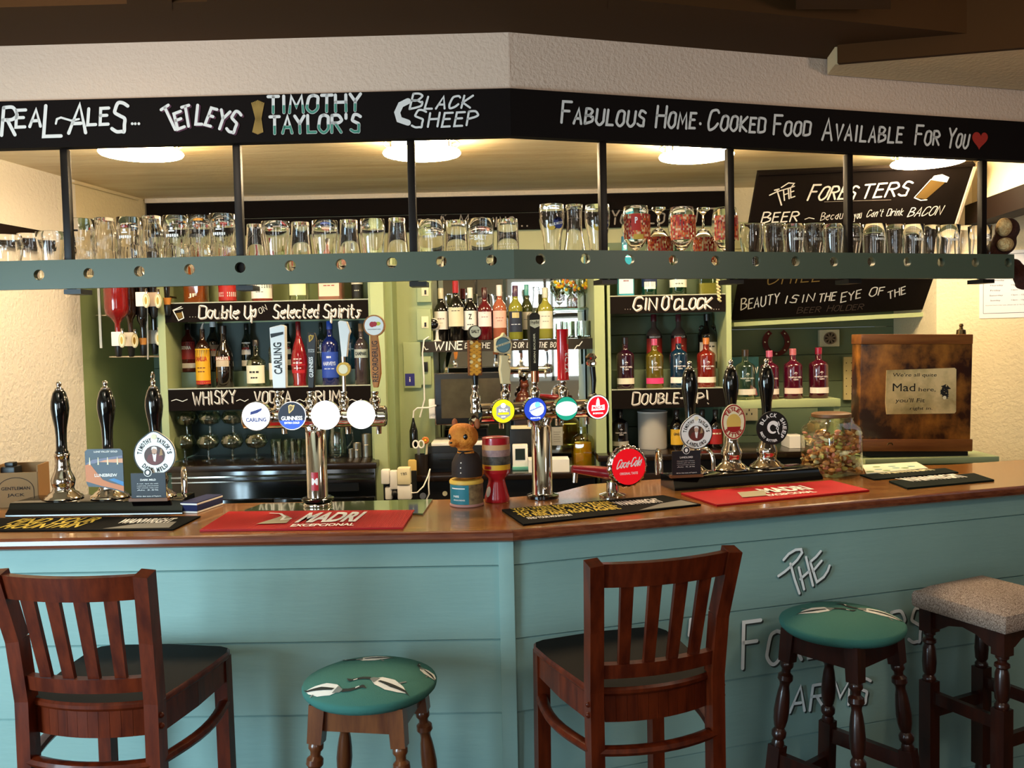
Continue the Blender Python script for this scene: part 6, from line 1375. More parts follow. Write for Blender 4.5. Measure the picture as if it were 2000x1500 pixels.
# ------------------------------------------------------------------ green pillars, electrics and the recess between the cabinets
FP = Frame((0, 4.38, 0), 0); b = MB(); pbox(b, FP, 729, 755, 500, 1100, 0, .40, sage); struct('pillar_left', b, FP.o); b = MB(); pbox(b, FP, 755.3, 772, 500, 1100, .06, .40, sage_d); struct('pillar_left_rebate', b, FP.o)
FQ = Frame((0, 4.62, 0), 0); b = MB(); c_, s_ = bx(FQ, 766, 845, 500, 800, 0, .35); b.box((c_[0], c_[1], 1.52), (s_[0], s_[1], 1.10), sage); struct('pillar_middle', b, FQ.o)
FR2 = Frame((0, 4.46, 0), 0); b = MB(); pbox(b, FR2, 1164, 1184, 500, 1100, 0, .5, sage); struct('pillar_right', b, FR2.o)
def plate_thing(name, lab, cat, fr, x0, x1, y0, y1, d, m, bev=.003):
    c, s_ = bx(fr, x0, x1, y0, y1, -d, 0); t = thing(name, lab, cat, fr.w(c[0], -.0005, c[2])); part('plate', MB().box((0, -d/2, 0), s_, m, bev=bev), t); return t, s_, d
for (y0, y1, lab) in ((552, 590, 'upper green painted light switch box on the middle pillar'), (604, 664, 'lower green painted switch box beside the webcam')):
    t, s_, d = plate_thing('switch_box', lab, 'switch', FQ, 814, 842, y0, y1, .03, sage); part('rocker_plate', MB().box((.006, -d-.002, .012), (.035, .004, .06), cream_p, bev=.001), t, 'cream switch plate'); part('rocker', MB().box((.008, -d-.005, .0), (.010, .005, .022), blackp), t)
t, s_, d = plate_thing('cable_cover', 'flat green cable cover panel with blue sticker beside the monitor', 'panel', FQ, 788, 822, 668, 758, .018, sage); part('sticker', MB().rect(-s_[0]*.42, s_[0]*.12, -s_[2]*.5+.012, -s_[2]*.5+.075, -d-.0012, -d-.0002, mat('sticker_blue', '#2c2c80', .5)).text("i", -s_[0]*.15, -s_[2]*.5+.045, printw, h=.025, w=.006, y=-d-.0018), t, 'blue sticker')
t, s_, d = plate_thing('switch_box', 'narrow green socket box with black plug below the wine shelf', 'switch', FQ, 822, 842, 696, 752, .02, sage); part('plug', MB().box((0, -d-.008, .02), (.022, .018, .05), blackp, bev=.003), t)
P = stand(848, 4.60, at(848, 667, 4.60).z); 
# wine shelf
FW = Frame((0, 4.60, 0), 0); zw = FW.loc(990, 664)[1]; zwb = FW.loc(990, 685)[1]; xa, xb = FW.loc(823, 674)[0], FW.loc(1166, 674)[0]
t = thing('wine_shelf', 'dark shelf lettered WINE by the glass or buy the bottle', 'shelf', FW.o); xs_ = FW.loc(848, 674)[0]; part('shelf_board', MB().box(((xs_+xb)/2, .14, zw-.009), (xb-xs_, .28, .018), mat('shelf_dark', '#2a2218', .4)), t)
o = part('sign_board', MB().box(((xa+xb)/2, -.008, (zw+zwb)/2), (xb-xa, .016, zw-zwb), mat('board_olive', '#241c12', .7)), t); b = MB()
for s_, a, bb, h in (("WINE", (849, 684), (902, 682), 15),): wr(b, FW, s_, a, bb, h, chalk, dep=-.0165, caps=None, w=.007)
for s_, a, bb, h in (("by the glass", (908, 680), (1008, 679), 11), ("or buy the bottle", (1012, 679), (1108, 678), 11)): wr(b, FW, s_, a, bb, h, chalk, dep=-.0165, caps=.9, w=.0034, gap=2.6)
ribbon(b, [FW.loc(x, y, -.0177) for x, y in ((1122, 682), (1127, 675), (1131, 675), (1137, 667))], .005, chalk, -.0177); ribbon(b, [FW.loc(x, y, -.0177) for x, y in ((828, 676), (832, 683), (836, 682))], .004, chalk, -.0177); words(b, o, .010)
for px in (856, 1150): x = FW.loc(px, 700, .1)[0]; part('bracket', MB().plate([(x, zw-.019), (x+.0, zw-.15), (x+.012, zw-.15), (x+.05, zw-.019)], .20, .215, sage), t)
# mirror behind
FMi = Frame((0, Y_BACK-.03, 0), 0); x0, x1 = FMi.loc(857, 700)[0], FMi.loc(1168, 700)[0]; zt, z0 = FMi.loc(1000, 500)[1], FMi.loc(1000, 905)[1]
t = thing('wall_mirror', 'tall bar mirror behind the wine bottles reflecting the windows', 'mirror', FMi.o); part('mirror_glass', MB().rect(x0, x1, z0, zt, .004, .012, mat('mirror_silver', '#eef4f4', .02, metal=1)), t); part('frame', MB().plate([(x0-.02, z0-.02), (x1+.02, z0-.02), (x1+.02, zt+.02), (x0-.02, zt+.02)], 0, .02, green_dk, holes=[[(x0, z0), (x1, z0), (x1, zt), (x0, zt)]]), t)
xm = FMi.loc(986, 600)[0]; part('glazing_bar', MB().box((xm, -.002, (z0+zt)/2), (.016, .010, zt-z0), green_dk), t)
# wine bottles
G6 = 'wine bottles on the wine shelf'; wy = (.085, .07, .09, .075, .085, .07, .18, .085)
W_ = [(863, 27, 563, '#0c0a0a', '#d8d0b0', 'red wine bottle with cream cap and white label, leftmost on the wine shelf', ((.22, .56, '#e4e0d8', 1.25),), (("MERLOT", .42, .03, 1.0, '#6a4a48'), ("2019", .34, .02, .5, '#8a8480'))),
 (892, 30, 549, '#0c0a0a', '#a81a20', 'red wine bottle with red capsule, second on the wine shelf', ((.24, .56, '#d8d2b4', 1.25),), (("RESERVA", .50, .025, 1.1, '#4a4438'), ("ooo", .56, .03, .8, '#1a1a1a'))),
 (920, 27, 562, '#0c0a0a', '#e0dccc', 'red wine bottle with white capsule and black brush mark label', ((.20, .56, '#ece8e0', 1.25),), (("SHIRAZ", .30, .03, .9, '#1a1a1a'), ("Z", .45, .10, .5, '#1a1a1a'))),
 (948, 28, 562, '#5a0c16', '#3a0a10', 'dark pink wine bottle with pale label left of the rose bottle', ((.26, .54, '#e8dcdc', 1.1),), (("ZINFANDEL", .44, .02, .9, '#7a2a30'), ("*", .51, .02, .2, '#7a1c20'))),
 (977, 28, 557, '#a85c42', '#e8e0d8', 'salmon pink rose bottle with white cap on the wine shelf', ((.22, .53, '#e8b8a8', 1.1),), (("PINOT GRIGIO", .40, .022, 1.1, '#a05c50'), ("BLUSH", .35, .022, .7, '#a05c50'))),
 (1008, 28, 558, '#8a8a30', '#4a2a48', 'yellow green wine bottle with navy picture label and purple cap', ((.14, .52, '#20283c', 1.1), (.40, .50, '#c8b880', .5)), (("CHARDONNAY", .28, .025, 1.3, '#d8dce8'),)),
 (1030, 22, 556, '#3c4420', '#5ab0b8', 'green wine bottle with turquoise cap behind its neighbours', ((.18, .50, '#dcd8cc', 1.1),), (("SAUVIGNON", .36, .02, 1.1, '#5a7a8a'),)),
 (1066, 29, 562, '#98943a', '#c8c8b8', 'pale yellow wine bottle with cream label, rightmost on the wine shelf', ((.20, .54, '#e4e0d0', 1.2),), (("PINOT GRIGIO", .44, .02, 1.2, '#6a6a60'), ("VENETO", .34, .02, .8, '#6a6a60')))]
for (px, w, top, col, cap, lab, lb, tx), yy in zip(W_, wy): bottle(lab, FW, px, w, top, yy, zw+.0005, 'wine', col, cap, lb, tx, G6, name='wine_bottle', cap0=.80)
cut = mat('cut_glass', '#e8efe4', .02, trans=1, ior=1.5)
for i, px in enumerate((1109, 1141)):
    P = up(FW, px, .10, zw+.0006); R = 13.5*4.8/FPX; H = 33*4.8/FPX
    single('cut_tumbler', MB().lathe([(0, 0), (R*.86, 0), (R, .01), (R, H), (R*.9, H), (R*.88, .014), (0, .014)], cut, 60, rib=lambda a, z: 1+.03*cos(15*a+z*120)), 'cut glass tumbler on the wine shelf, %s' % ('nearer the red tap handle' if i == 0 else 'nearer the green post'), 'glass', P, 0, 'cut glass tumblers on the wine shelf', ang=20)
# glass shelf with printed flutes
FG = Frame((0, 4.78, 0), 0); zgl = FG.loc(1115, 602)[1]; a, c = FG.loc(1082, 602)[0], FG.loc(1156, 602)[0]
t = thing('glass_shelf', 'small glass shelf above the cut tumblers', 'shelf', FG.o); part('pane', MB().box(((a+c)/2, .09, zgl-.005), (c-a, .18, .010), mat('shelf_pane', '#b8d0c0', .02, trans=.9)), t)
for x in (a+.01, c-.01): part('clip', MB().box((x, .165, zgl-.016), (.014, .03, .012), chrome), t)
yl = mat('decor_yellow', '#e0b81c', .5); og = mat('decor_orange', '#c8742c', .5)
for i, (px, h, c_) in enumerate(((1091, 62, yl), (1116, 60, og), (1141, 61, yl))):
    P = up(FG, px, .08, zgl+.0006); k = 4.85/FPX; R = 12*k; H = h*k
    t = thing('cocktail_glass', 'stemmed cocktail glass with %s decoration, %s on the glass shelf' % (('bright yellow', 'orange', 'pale gold')[i], n_ord[i]), 'glass', P, 0, 'cocktail glasses on the glass shelf')
    part('stemware', MB().lathe([(0, 0), (R*.8, 0), (R*.8, .003), (.004, .010), (.004, H*.42), (R*.5, H*.5), (R*.95, H*.68), (R*.92, H*.9), (R*.7, H), (R*.66, H), (R*.88, H*.9), (R*.9, H*.68), (0, H*.5)], thin, 22), t)
    b = MB(); rng = random.Random(i)
    for q in range(9): a_ = -1.2+2.4*rng.random(); f = .6+.3*rng.random(); b.sphere((R*.95*sin(a_), -R*.95*cos(a_), H*f), (.010, .006, .010), (c_, yl, og)[q % 3], 8, 6)
    part('decoration', b, t)
# webcam on its little stand
P = stand(850, 4.70-.01, zw+.0006); P.y = 4.712; P = stand(854, 4.64, zw+.0006); t = thing('webcam', 'small round webcam on a white stand at the left end of the wine shelf', 'camera', P); k = 4.64/FPX
part('stand', MB().lathe([(0, 0), (.022, 0), (.022, .004), (.010, .008), (.007, .05), (.009, .06), (0, .06)], white_p, 20), t); x0 = -6*k; part('housing', MB().sphere((x0, -.004, .088), (.031, .026, .032), white_p, 20, 14), t); part('lens', MB().disc((x0, .089), .026, -.034, -.02, blackm, 26).sphere((x0, -.034, .089), (.024, .006, .024), blackm, 20, 8), t, 'black lens')
t2 = [at(842, 655, 4.60), at(828, 664, 4.575), at(825, 690, 4.57), at(828, 740, 4.56), at(829, 780, 4.55), at(820, 815, 4.55)]; single('white_cable', MB().tube(t2, .004, white_p, 8), 'white cable hanging down from the webcam past the monitor', 'cable')
t2 = [at(852, 792, 4.5), at(838, 796, 4.5), at(815, 797, 4.5), at(808, 803, 4.5), at(807, 815, 4.5), at(807, 822, 4.5)]; b = MB().tube(t2, .004, white_p, 8)
single('monitor_cable', b, 'white cable running from the monitor to the black adapter', 'cable')
x = at(808, 850, 4.5); single('power_adapter', MB().lathe([(0, 0), (.020, 0), (.021, .01), (.021, .085), (.016, .10), (.008, .13), (.004, .15), (0, .15)], blackm, 20), 'black cylindrical adapter hanging on its cable left of the monitor', 'adapter', (x.x, 4.5, at(808, 874, 4.5).z))
# lower desk in the recess and what stands on it
FD = Frame((0, 4.36, 0), 0); zd = .965
worktop('lower dark desk top under the till in the middle of the back bar', FD, 774, 1164, 915, zd, .56)
a, c = FD.loc(760, 940)[0], FD.loc(1164, 940)[0]; t = thing('desk_cabinet', 'black cabinet below the till desk with round stickers', 'cabinet', FD.w((a+c)/2, .03, 0)); part('carcass', MB().box((0, .24, (zd-.034)/2), (c-a-.004, .47, zd-.034), mat('desk_black', '#100e10', .4)), t)
x = FD.loc(869, 964, .03)[0]-(a+c)/2; z = FD.loc(869, 964, .03)[1]; part('sticker', MB().disc((x, z), .012, -.002, .004, cream_edge, 20), t, 'round pale sticker'); x = FD.loc(826, 968, .03)[0]-(a+c)/2; part('sticker', MB().disc((x, z-.01), .016, -.002, .004, mat('sticker_grey', '#6a7080', .5), 20), t, 'round grey sticker')
def ptile(name, lab, cat, fr, x0, x1, y0, y1, d0, d1, m, z=None, bev=.004, parts=()):
    c_, s_ = bx(fr, x0, x1, y0, y1, d0, d1)
    zb = c_[2]-s_[2]/2 if z is None else z+.0006; h = c_[2]+s_[2]/2-zb
    t = thing(name, lab, cat, fr.w(c_[0], d0, zb)); part('case', MB().box((0, (d1-d0)/2, h/2), (s_[0], d1-d0, h), m, bev=bev), t); return t, s_[0], h
t, w, h = ptile('cash_drawer', 'black cash drawer under the till monitor', 'cash drawer', FD, 834, 942, 871, 912, .09, .40, blackp, zd); part('drawer_front', MB().box((0, -.004, h*.45), (w*.94, .008, h*.6), mat('drawer_black', '#141416', .3), bev=.002), t); part('trim_line', MB().box((0, -.009, h*.5), (w*.55, .003, .003), chrome_d), t)
zdr = zd+.0006+h
t, w, h2 = ptile('document_tray', 'thin white tray of papers on the black cash drawer', 'tray', FD, 842, 945, 864, 871, .09, .34, white_p, zdr)
zmo = zdr+.0006+h2
# monitor
c_, s_ = bx(FD, 850, 983, 729, 828, .16, .20); t = thing('till_monitor', 'black touch screen till monitor on a stand', 'monitor', FD.w(c_[0], .16, zmo+.0006)); zz = c_[2]-zmo
bz = part('bezel', MB().box((0, .02, zz), (s_[0], .035, s_[2]), blackp, bev=.006), t); part('silver_edge', MB().plate([(-s_[0]/2-.003, zz-s_[2]/2-.003), (s_[0]/2+.003, zz-s_[2]/2-.003), (s_[0]/2+.003, zz+s_[2]/2+.003), (-s_[0]/2-.003, zz+s_[2]/2+.003)], .006, .016, chrome_d, holes=[[(-s_[0]/2, zz-s_[2]/2), (s_[0]/2, zz-s_[2]/2), (s_[0]/2, zz+s_[2]/2), (-s_[0]/2, zz+s_[2]/2)]]), t)
part('screen', MB().rect(-s_[0]/2+.03, s_[0]/2-.012, zz-s_[2]/2+.03, zz+s_[2]/2-.028, .0005, .004, mat('screen_glass', '#3a362c', .12, spec=.8, vary=('#4a4638', 8))), t, 'dull grey screen'); part('card_slot', MB().box((-s_[0]/2-.018, .03, zz-.05), (.034, .03, .10), white_p, bev=.004), t, 'white card reader on the side')
part('neck', MB().box((-.02, .05, (zz-s_[2]/2)/2+.01), (.05, .025, zz-s_[2]/2+.02), blackp), t); part('foot', MB().lathe([(0, 0), (.085, 0), (.08, .008), (.02, .016), (0, .016)], blackp, 28, c=(0, .06, 0)), t)
t, w, h = ptile('receipt_printer', 'black and cream receipt printer right of the cash drawer', 'printer', FD, 996, 1042, 838, 872, .22, .305, blackp, zd); part('paper_cover', MB().box((0, .02, h+.008), (w*.9, .05, .016), cream_p, bev=.003), t, 'cream cover'); part('slot', MB().box((0, -.002, h*.5), (w*.7, .006, .006), chrome_d), t)
t, w, h = ptile('card_machine', 'white card payment machine with teal base on the desk', 'card reader', FD, 1001, 1031, 869, 904, .12, .18, white_p, zd, bev=.006); part('display', MB().rect(-w*.32, w*.32, h*.4, h*.85, -.002, .002, mat('reader_screen', '#26302e', .2)), t, 'dark display'); part('base', MB().box((0, .02, .008), (w*1.06, .075, .016), mat('reader_teal', '#5aa090', .5), bev=.003), t, 'teal base')
t, w, h = ptile('paper_pile', 'loose white papers on the desk behind the right font', 'papers', FD, 1032, 1112, 898, 906, .02, .14, white_p, zd, bev=0)
c_, s_ = bx(FMi, 1078, 1099, 834, 870, -.003, 0); t = thing('hanging_note', 'white note stuck on the mirror behind the right font column', 'note', FMi.w(c_[0], -.003, c_[2]-s_[2]/2)); part('sheet', MB().rect(-s_[0]/2, s_[0]/2, 0, s_[2], 0, .002, white_p), t); b = MB()
for q in range(5): b.rect(-s_[0]*.35, s_[0]*(.3-.1*(q % 2)), s_[2]*(.2+.13*q), s_[2]*(.2+.13*q)+.002, -.0008, -.0002, chalk_dim)
part('handwriting', b, t)
# decanter with orange drink
P = up(FD, 1139, .16, zd+.0006); k = 4.52/FPX; t = thing('drink_decanter', 'ribbed glass decanter with orange drink near the green post', 'decanter', P, 0); R = 21*k; H = 80*k
part('jug_body', MB().lathe([(0, 0), (R*.9, 0), (R, .01), (R, H*.66), (R*.85, H*.76), (R*.4, H*.84), (R*.36, H), (R*.32, H)], thin_glass('decanter_glass', '#e2dc90'), 24, rib=lambda a, z: 1+.05*cos(8*a)), t); part('drink', MB().lathe([(0, .008), (R*.88, .008), (R*.9, H*.38), (R*.78, H*.62), (0, H*.62)], mat('drink_orange', '#d8941c', .2, vary=('#b8a030', 20)), 22), t, 'orange drink')
P = up(FD, 1146, .40, zd+.0006); 
# wooden bear statuette on a box, seen under the shelf
P = up(FD, 1024, .36, zd+.0006); k = 4.72/FPX; single('wooden_box', MB().box((0, 0, .15), (.10, .09, .30), mat('box_dark_wood', '#2a140c', .4), bev=.004), 'dark wooden box carrying the carved statuette', 'box', P)
carv = mat('carved_wood', '#5a2412', .3, coat=.4); t = thing('wooden_statuette', 'carved reddish wooden animal statuette below the wine shelf', 'figurine', P+Vector((0, 0, .3012))); blobs('body', t, [((0, 0, .030), (.044, .038, .032)), ((.0, 0, .055), (.034, .03, .028)), ((.006, 0, .085), (.02, .02, .025)), ((.010, -.006, .112), (.024, .022, .022)), ((.022, 0, .134), (.007, .006, .010)), ((-.006, 0, .134), (.007, .006, .010))], carv, .004)
# pen pot, note pads, chargers
P = up(FD, 824, .04, zd+.0006); t = thing('pen_pot', 'dark pen pot with scissors and an orange flower left of the cash drawer', 'pen pot', P, 0); part('pot', MB().lathe([(0, 0), (.03, 0), (.033, .10), (.030, .10), (.028, .006), (0, .006)], mat('pot_dark', '#1c1410', .4), 22), t)
for s_ in (-1, 1): part('scissor_handle', MB().tube([(-.012+s_*.014+.013*cos(a), -.012, .150+.018*sin(a)) for a in [2*pi*i/18 for i in range(19)]], .004, white_p, 8, cap=False), t, 'white scissor handle')
part('scissor_blade', MB().bar((-.012, -.012, .05), (-.012, -.012, .134), .012, .004, steel), t); b = MB()
for q in range(10): b.sphere((.022+.012*cos(q*.63), -.004, .168+.012*sin(q*.63)), (.007, .005, .007), og, 8, 6)
b.sphere((.022, -.006, .168), (.007, .006, .007), yl, 8, 6); b.tube([(.022, 0, .16), (.012, 0, .03)], .002, fabric_g, 6); part('flower', b, t, 'orange flower'); part('ruler', MB().bar((.016, .01, .02), (.026, .012, .15), .014, .003, cream_p), t)
P = up(FD, 812, .012+.03, zd+.0006)
t, w, h = ptile('note_pad', 'yellow note pad stack at the left end of the desk', 'note pad', FD, 797, 813, 900, 908, .0, .055, mat('pad_yellow', '#d8b868', .7), zd, bev=0); 
FS = Frame((0, 4.22, 0), 0); b = None
xs = FS.loc(778, 945)[0]; t = thing('socket_tower', 'white plugs and chargers stacked on a socket strip beside the green pillar', 'socket', FS.w(xs, .05, 0)); part('stand_board', MB().box((0, .02, .50), (.16, .02, 1.0), blackp), t); xs0 = xs
for x0, x1, y0, y1, d, m_, nm in ((744, 760, 918, 946, .05, white_p, 'charger'), (761, 776, 920, 956, .045, white_p, 'charger'), (776, 801, 914, 947, .055, cream_p, 'charger'), (752, 766, 952, 976, .04, white_p, 'plug'), (776, 803, 948, 976, .05, white_p, 'plug')):
    c_, s_ = bx(FS, x0, x1, y0, y1, .06-d, .06); o = part(nm, MB().box((c_[0]-xs0, c_[1]-.05, c_[2]), s_, m_, bev=.006), t)
    if m_ is cream_p: part('handwriting', MB().text("TBS", c_[0]-xs0, c_[2]+s_[2]*.15, card_k, w=s_[0]*.5, h=.012, y=c_[1]-.05-s_[1]/2-.001, rot=rad(8)), o)
c_, s_ = bx(FS, 763, 777, 955, 975, .0, .05); part('plug', MB().sphere((c_[0]-xs0, -.03, c_[2]), (.016, .02, .018), blackp), t, 'black plug')
t2 = [at(804, 963, 4.25), at(815, 962, 4.25), at(827, 950, 4.26), at(836, 930, 4.3), at(840, 916, 4.33)]; single('charger_cable', MB().tube(t2, .0035, white_p, 8).tube([at(839, 918, 4.33), at(837, 945, 4.3), at(838, 965, 4.3), at(832, 978, 4.3)], .0035, white_p, 8), 'white forked charger cable beside the black desk cabinet', 'cable')

# ------------------------------------------------------------------ gin cabinet
BG = Frame((0, 4.48, 0), 0); GC = thing('gin_cabinet', 'green open cabinet of gins with Gin O\'Clock and Double Up boards', 'cabinet', BG.o)
gL, gR = BG.loc(1194, 700)[0], BG.loc(1418, 700)[0]; zg1, zg1b = BG.loc(1300, 577)[1], BG.loc(1300, 611)[1]; zg2, zg2b = BG.loc(1300, 760)[1], BG.loc(1300, 797)[1]; ZG = 1.045
part('side_panel', MB().box((gL-.009, .15, (ZG+ZT)/2), (.014, .30, ZT-ZG-.001), sage), GC); part('side_panel', MB().box((gR+.016, .15, (ZG+ZT)/2), (.026, .30, ZT-ZG-.001), sage), GC)
b = MB(); zz = ZG
while zz < ZT: b.box(((gL+gR)/2, .292, zz+.048), (gR-gL-.002, .014, .094), mat('gin_back_green', '#5e7058', .55), bev=.002); zz += .098
part('back_panel', b, GC)
for zz in (zg1, zg2): part('shelf', MB().box(((gL+gR)/2, .15, zz-.009), (gR-gL-.002, .27, .018), edge_lt), GC)
zgr = BG.loc(1300, 722, .15)[1]; part('step', MB().box(((gL+gR)/2, .225, (zgr+zg2)/2), (gR-gL-.004, .11, zgr-zg2-.0005), mat('step_green_light', '#6e8064', .5)), GC)
o = signboard(GC, BG, gL, gR, zg1, zg1b); b = MB()
for off, mm in ((1.6, chalk_dim), (0, chalk)):
    for s_, a, bb, h in (("Gin", (1236, 605), (1281, 604), 25), ("O'", (1292, 604), (1312, 603), 25), ("clock", (1316, 604), (1388, 601), 23)): wr(b, BG, s_, (a[0]+off, a[1]+off), (bb[0]+off, bb[1]+off), h, mm, y=-.0014 if off == 0 else -.0008, caps=.86, w=.0062 if off == 0 else .0085, gap=1.6)
for x in (1221, 1226, 1231, 1394, 1399, 1404): ribbon(b, [BG.loc(x, 604)], .004, chalk_dim, -.0012)
words(b, o, .012)
o = signboard(GC, BG, gL, gR, zg2, zg2b); b = MB()
for off, mm in ((1.6, chalk_dim), (0, chalk)):
    for s_, a, bb, h in (("Double", (1234, 790), (1324, 786), 24), ("-", (1328, 787), (1336, 786), 22), ("Up", (1340, 787), (1372, 786), 22), ("!", (1378, 788), (1386, 786), 25)): wr(b, BG, s_, (a[0]+off, a[1]+off), (bb[0]+off, bb[1]+off), h, mm, y=-.0014 if off == 0 else -.0008, caps=.82, w=.0046 if off == 0 else .0060, slant=.15)
words(b, o, .012)
G7 = 'gin bottles behind the bar'
def gin(lab, fr, px, w, top, y, z, col, cap, band, glassy=False, ink='#e8e0e0'):
    return bottle(lab, fr, px, w, top, y, z, 'gin', col, cap, ((.10, .215, band, 1.35),), (("WHITLEY NEILL", .43, .03, 1.55, ink), ("GIN", .385, .03, .5, ink), ("*", .50, .08, .35, ink)), G7, name='gin_bottle')
gin('deep purple gin bottle, leftmost on the gin shelf', BG, 1222, 34, 659, .07, zg2+.0005, '#2a0a1c', '#1c1014', '#dcd4c0'); gin('olive gold gin bottle with pink band on the gin shelf', BG, 1279, 34, 662, .07, zg2+.0005, '#5c5016', '#b84a70', '#d83a78'); gin('blue gin bottle with white band on the gin shelf', BG, 1326, 34, 658, .07, zg2+.0005, '#0c2a40', '#8a1c24', '#e4e0d8'); gin('orange red gin bottle, rightmost on the gin shelf', BG, 1380, 36, 660, .07, zg2+.0005, '#701a10', '#c87a3c', '#ece0d0')
for px, lab, cap in ((1278, 'flavoured vodka bottle with red fruit label behind the olive gin', '#5a1c24'), (1326, 'flavoured vodka bottle with red and green label behind the blue gin', '#5a2a30')):
    bottle(lab, BG, px, 31, 614, .225, zgr+.0005, 'spirit', '#584a44', cap, ((.12, .56, '#9a2a24', 1.25), (.56, .61, '#2a1c1c', 1.26)), (("SMIRNOFF", .585, .035, 1.5, '#ece6e0'), ("No.21", .42, .03, .8, '#ece0c0')), G7)
t = bottle('dark rum jug bottle with two glass handles behind the orange red gin', BG, 1382, 37, 613, .225, zgr+.0005, 'spirit', '#17120f', '#14100e', ((.12, .48, '#c8c0b4', 1.1),), (("KRAKEN", .40, .05, 1.2, '#1a1614'), ("BLACK SPICED RUM", .22, .025, 1.4, '#1a1614')), G7)
for s_ in (-1, 1): part('handle', MB().tube([(s_*(.028+.013*cos(a)), 0, .205+.016*sin(a)) for a in [2*pi*i/18 for i in range(19)]], .004, drk, 8, cap=False), t)
G8 = 'bottles on the top gin shelf'; zC = zg1+.0005
def gtop(px, w, col, cap, lab, labels, texts=(), sq=None, back=None): bottle(lab, BG, px, w, 462, .11, zC, 'gin', col, cap, labels, texts, G8, sq, back=back, name='gin_bottle')
gtop(1221, 33, '#3aa0c0', '#2a6a88', 'square pale blue bottle, leftmost on the top gin shelf', ((.05, .40, '#cfe4ea', 1.5),), (("TOPGIN", .26, .05, .6, '#8a5a70'),), 6)
gtop(1268, 30, '#0c3020', '#14201a', 'green gin bottle with navy and white label on the top shelf', ((.16, .30, '#14244a', 1.3), (.30, .44, '#e0e4e4', 1.3), (.12, .24, '#d8dcdc', .8)), (("LONDON DRY", .36, .025, 1.2, '#14244a'),))
gtop(1324, 34, '#0c2a1a', '#a01c20', 'green gin bottle with two white label panels on the top shelf', ((.14, .27, '#dcdcd0', 1.3), (.29, .44, '#e0e0d8', 1.3)), (("GORDONS", .37, .03, 1.2, '#8a1c1c'), ("DRY GIN", .20, .025, .9, '#1c3a28')))
gtop(1381, 38, 'clear', '#8a7a50', 'clear faceted bottle with pale gold liquid on the top gin shelf', (), (), 6, ('#a89a4c', .20))
P = BG.w(BG.loc(1403, 560, .02)[0], -.012, 0); pts = [BG.hit(1398, 500, -.012), BG.hit(1400, 540, -.012), BG.hit(1401, 562, -.012), BG.hit(1405, 588, -.012)]
b = MB(); n_ = 40
for q in range(n_): 
    u = q/(n_-1); p = pts[0].lerp(pts[-1], u); b.sphere((p.x+.005*cos(q*2.1), p.y+.003*sin(q*2.1), p.z), (.0065, .005, .006), mat('rope_straw', '#c8b888', .9), 8, 6)
single('braided_rope', b, 'braided straw rope hanging over the right end of the Gin O\'Clock board', 'rope')
# under the Double Up board
FU = Frame((0, 4.36, 0), 0)
worktop('dark wooden back worktop under the gin cabinet and right hand shelf', FU, 1168, 1665, 890, ZG-.0005, .42)
a, c = FU.loc(1175, 940)[0], FU.loc(1660, 940)[0]; t = thing('back_cabinet', 'dark cabinet below the right back worktop', 'cabinet', FU.w((a+c)/2, .03, 0)); part('carcass', MB().box((0, .18, (ZG-.034)/2), (c-a, .36, ZG-.035), mat('desk_black', '#100e10', .4)), t)
for s_ in (-1, 0, 1): d = part('door', MB().box((s_*(c-a)/3, -.006, .5), ((c-a)/3-.008, .012, .9), dkwood, bev=.003), t); part('handle', MB().tube([(s_*(c-a)/3+.12, -.018, .7), (s_*(c-a)/3+.12, -.018, .82)], .005, chrome_d, 8), d)
gin('black gin bottle with pale band below the Double Up board', BG, 1212, 32, 800, .10, ZG+.0005, '#120c10', '#14100e', '#b8b4a4')
P = up(BG, 1275, .12, ZG+.0006); k = 4.6/FPX; t = thing('ice_bucket', 'plain pale grey bucket below the Double Up board', 'bucket', P); part('pail', MB().lathe([(0, 0), (27*k, 0), (28*k, .01), (28.5*k, 72*k), (27*k, 73*k), (26.5*k, .012), (0, .012)], mat('bucket_grey', '#b4b0a8', .55), 36), t); part('rim', MB().lathe([(28.5*k, 70*k), (29.5*k, 71*k), (29.5*k, 73*k), (28*k, 73.5*k)], white_p, 36), t)
for px, lab, lc, ink, txt in ((1322, 'dark ginger wine bottle with yellow label below the Double Up board', '#d8a82c', '#2a1c10', 'GINGER'), (1372, 'dark bottle hidden behind the round white badge on the right', '#a8241c', '#ece0c8', 'RUM'), (1398, 'dark bottle with red label just right of the round white badge', '#a82020', '#ece0c8', 'PORT')):
    bottle(lab, BG, px, 26, 800, .10, ZG+.0005, 'slim', '#140e0c', '#3a2c24', ((.10, .50, lc, 1.25),), ((txt, .38, .07, 1.3, ink),), 'bottles below the Double Up board', name='liqueur_bottle')
# right hand shelf of pink gins
BR_ = Frame((0, 4.50, 0), 0); zh = BR_.loc(1530, 781)[1]; a, c = BR_.loc(1433, 790)[0], BR_.loc(1642, 790)[0]
t = thing('gin_shelf', 'pale green shelf of pink gin bottles under the horseshoe', 'shelf', BR_.o); part('shelf_board', MB().box(((a+c)/2, .13, zh-.020), (c-a, .26, .040), sage, bev=.003), t); part('support', MB().box((c-.016, .13, (zh-.04+ZG)/2), (.030, .24, zh-.041-ZG), sage), t)
gin('clear gin bottle with dark liquid at its foot, leftmost of the pink gins', BR_, 1456, 38, 683, .08, zh+.0006, 'clear', '#3a2a1c', '#e0d8cc', ink='#d8dcd0'); gin('pink gin bottle half hidden by a hand pump handle', BR_, 1503, 36, 685, .08, zh+.0006, '#4e0a22', '#c05a78', '#e8d8d0'); gin('pink gin bottle, third from left on the right hand shelf', BR_, 1549, 36, 681, .08, zh+.0006, '#4e0a22', '#b8646c', '#e8cfc4'); gin('crimson gin bottle at the right end of the right hand shelf', BR_, 1599, 37, 679, .08, zh+.0006, '#46081c', '#8a1430', '#ece4dc')
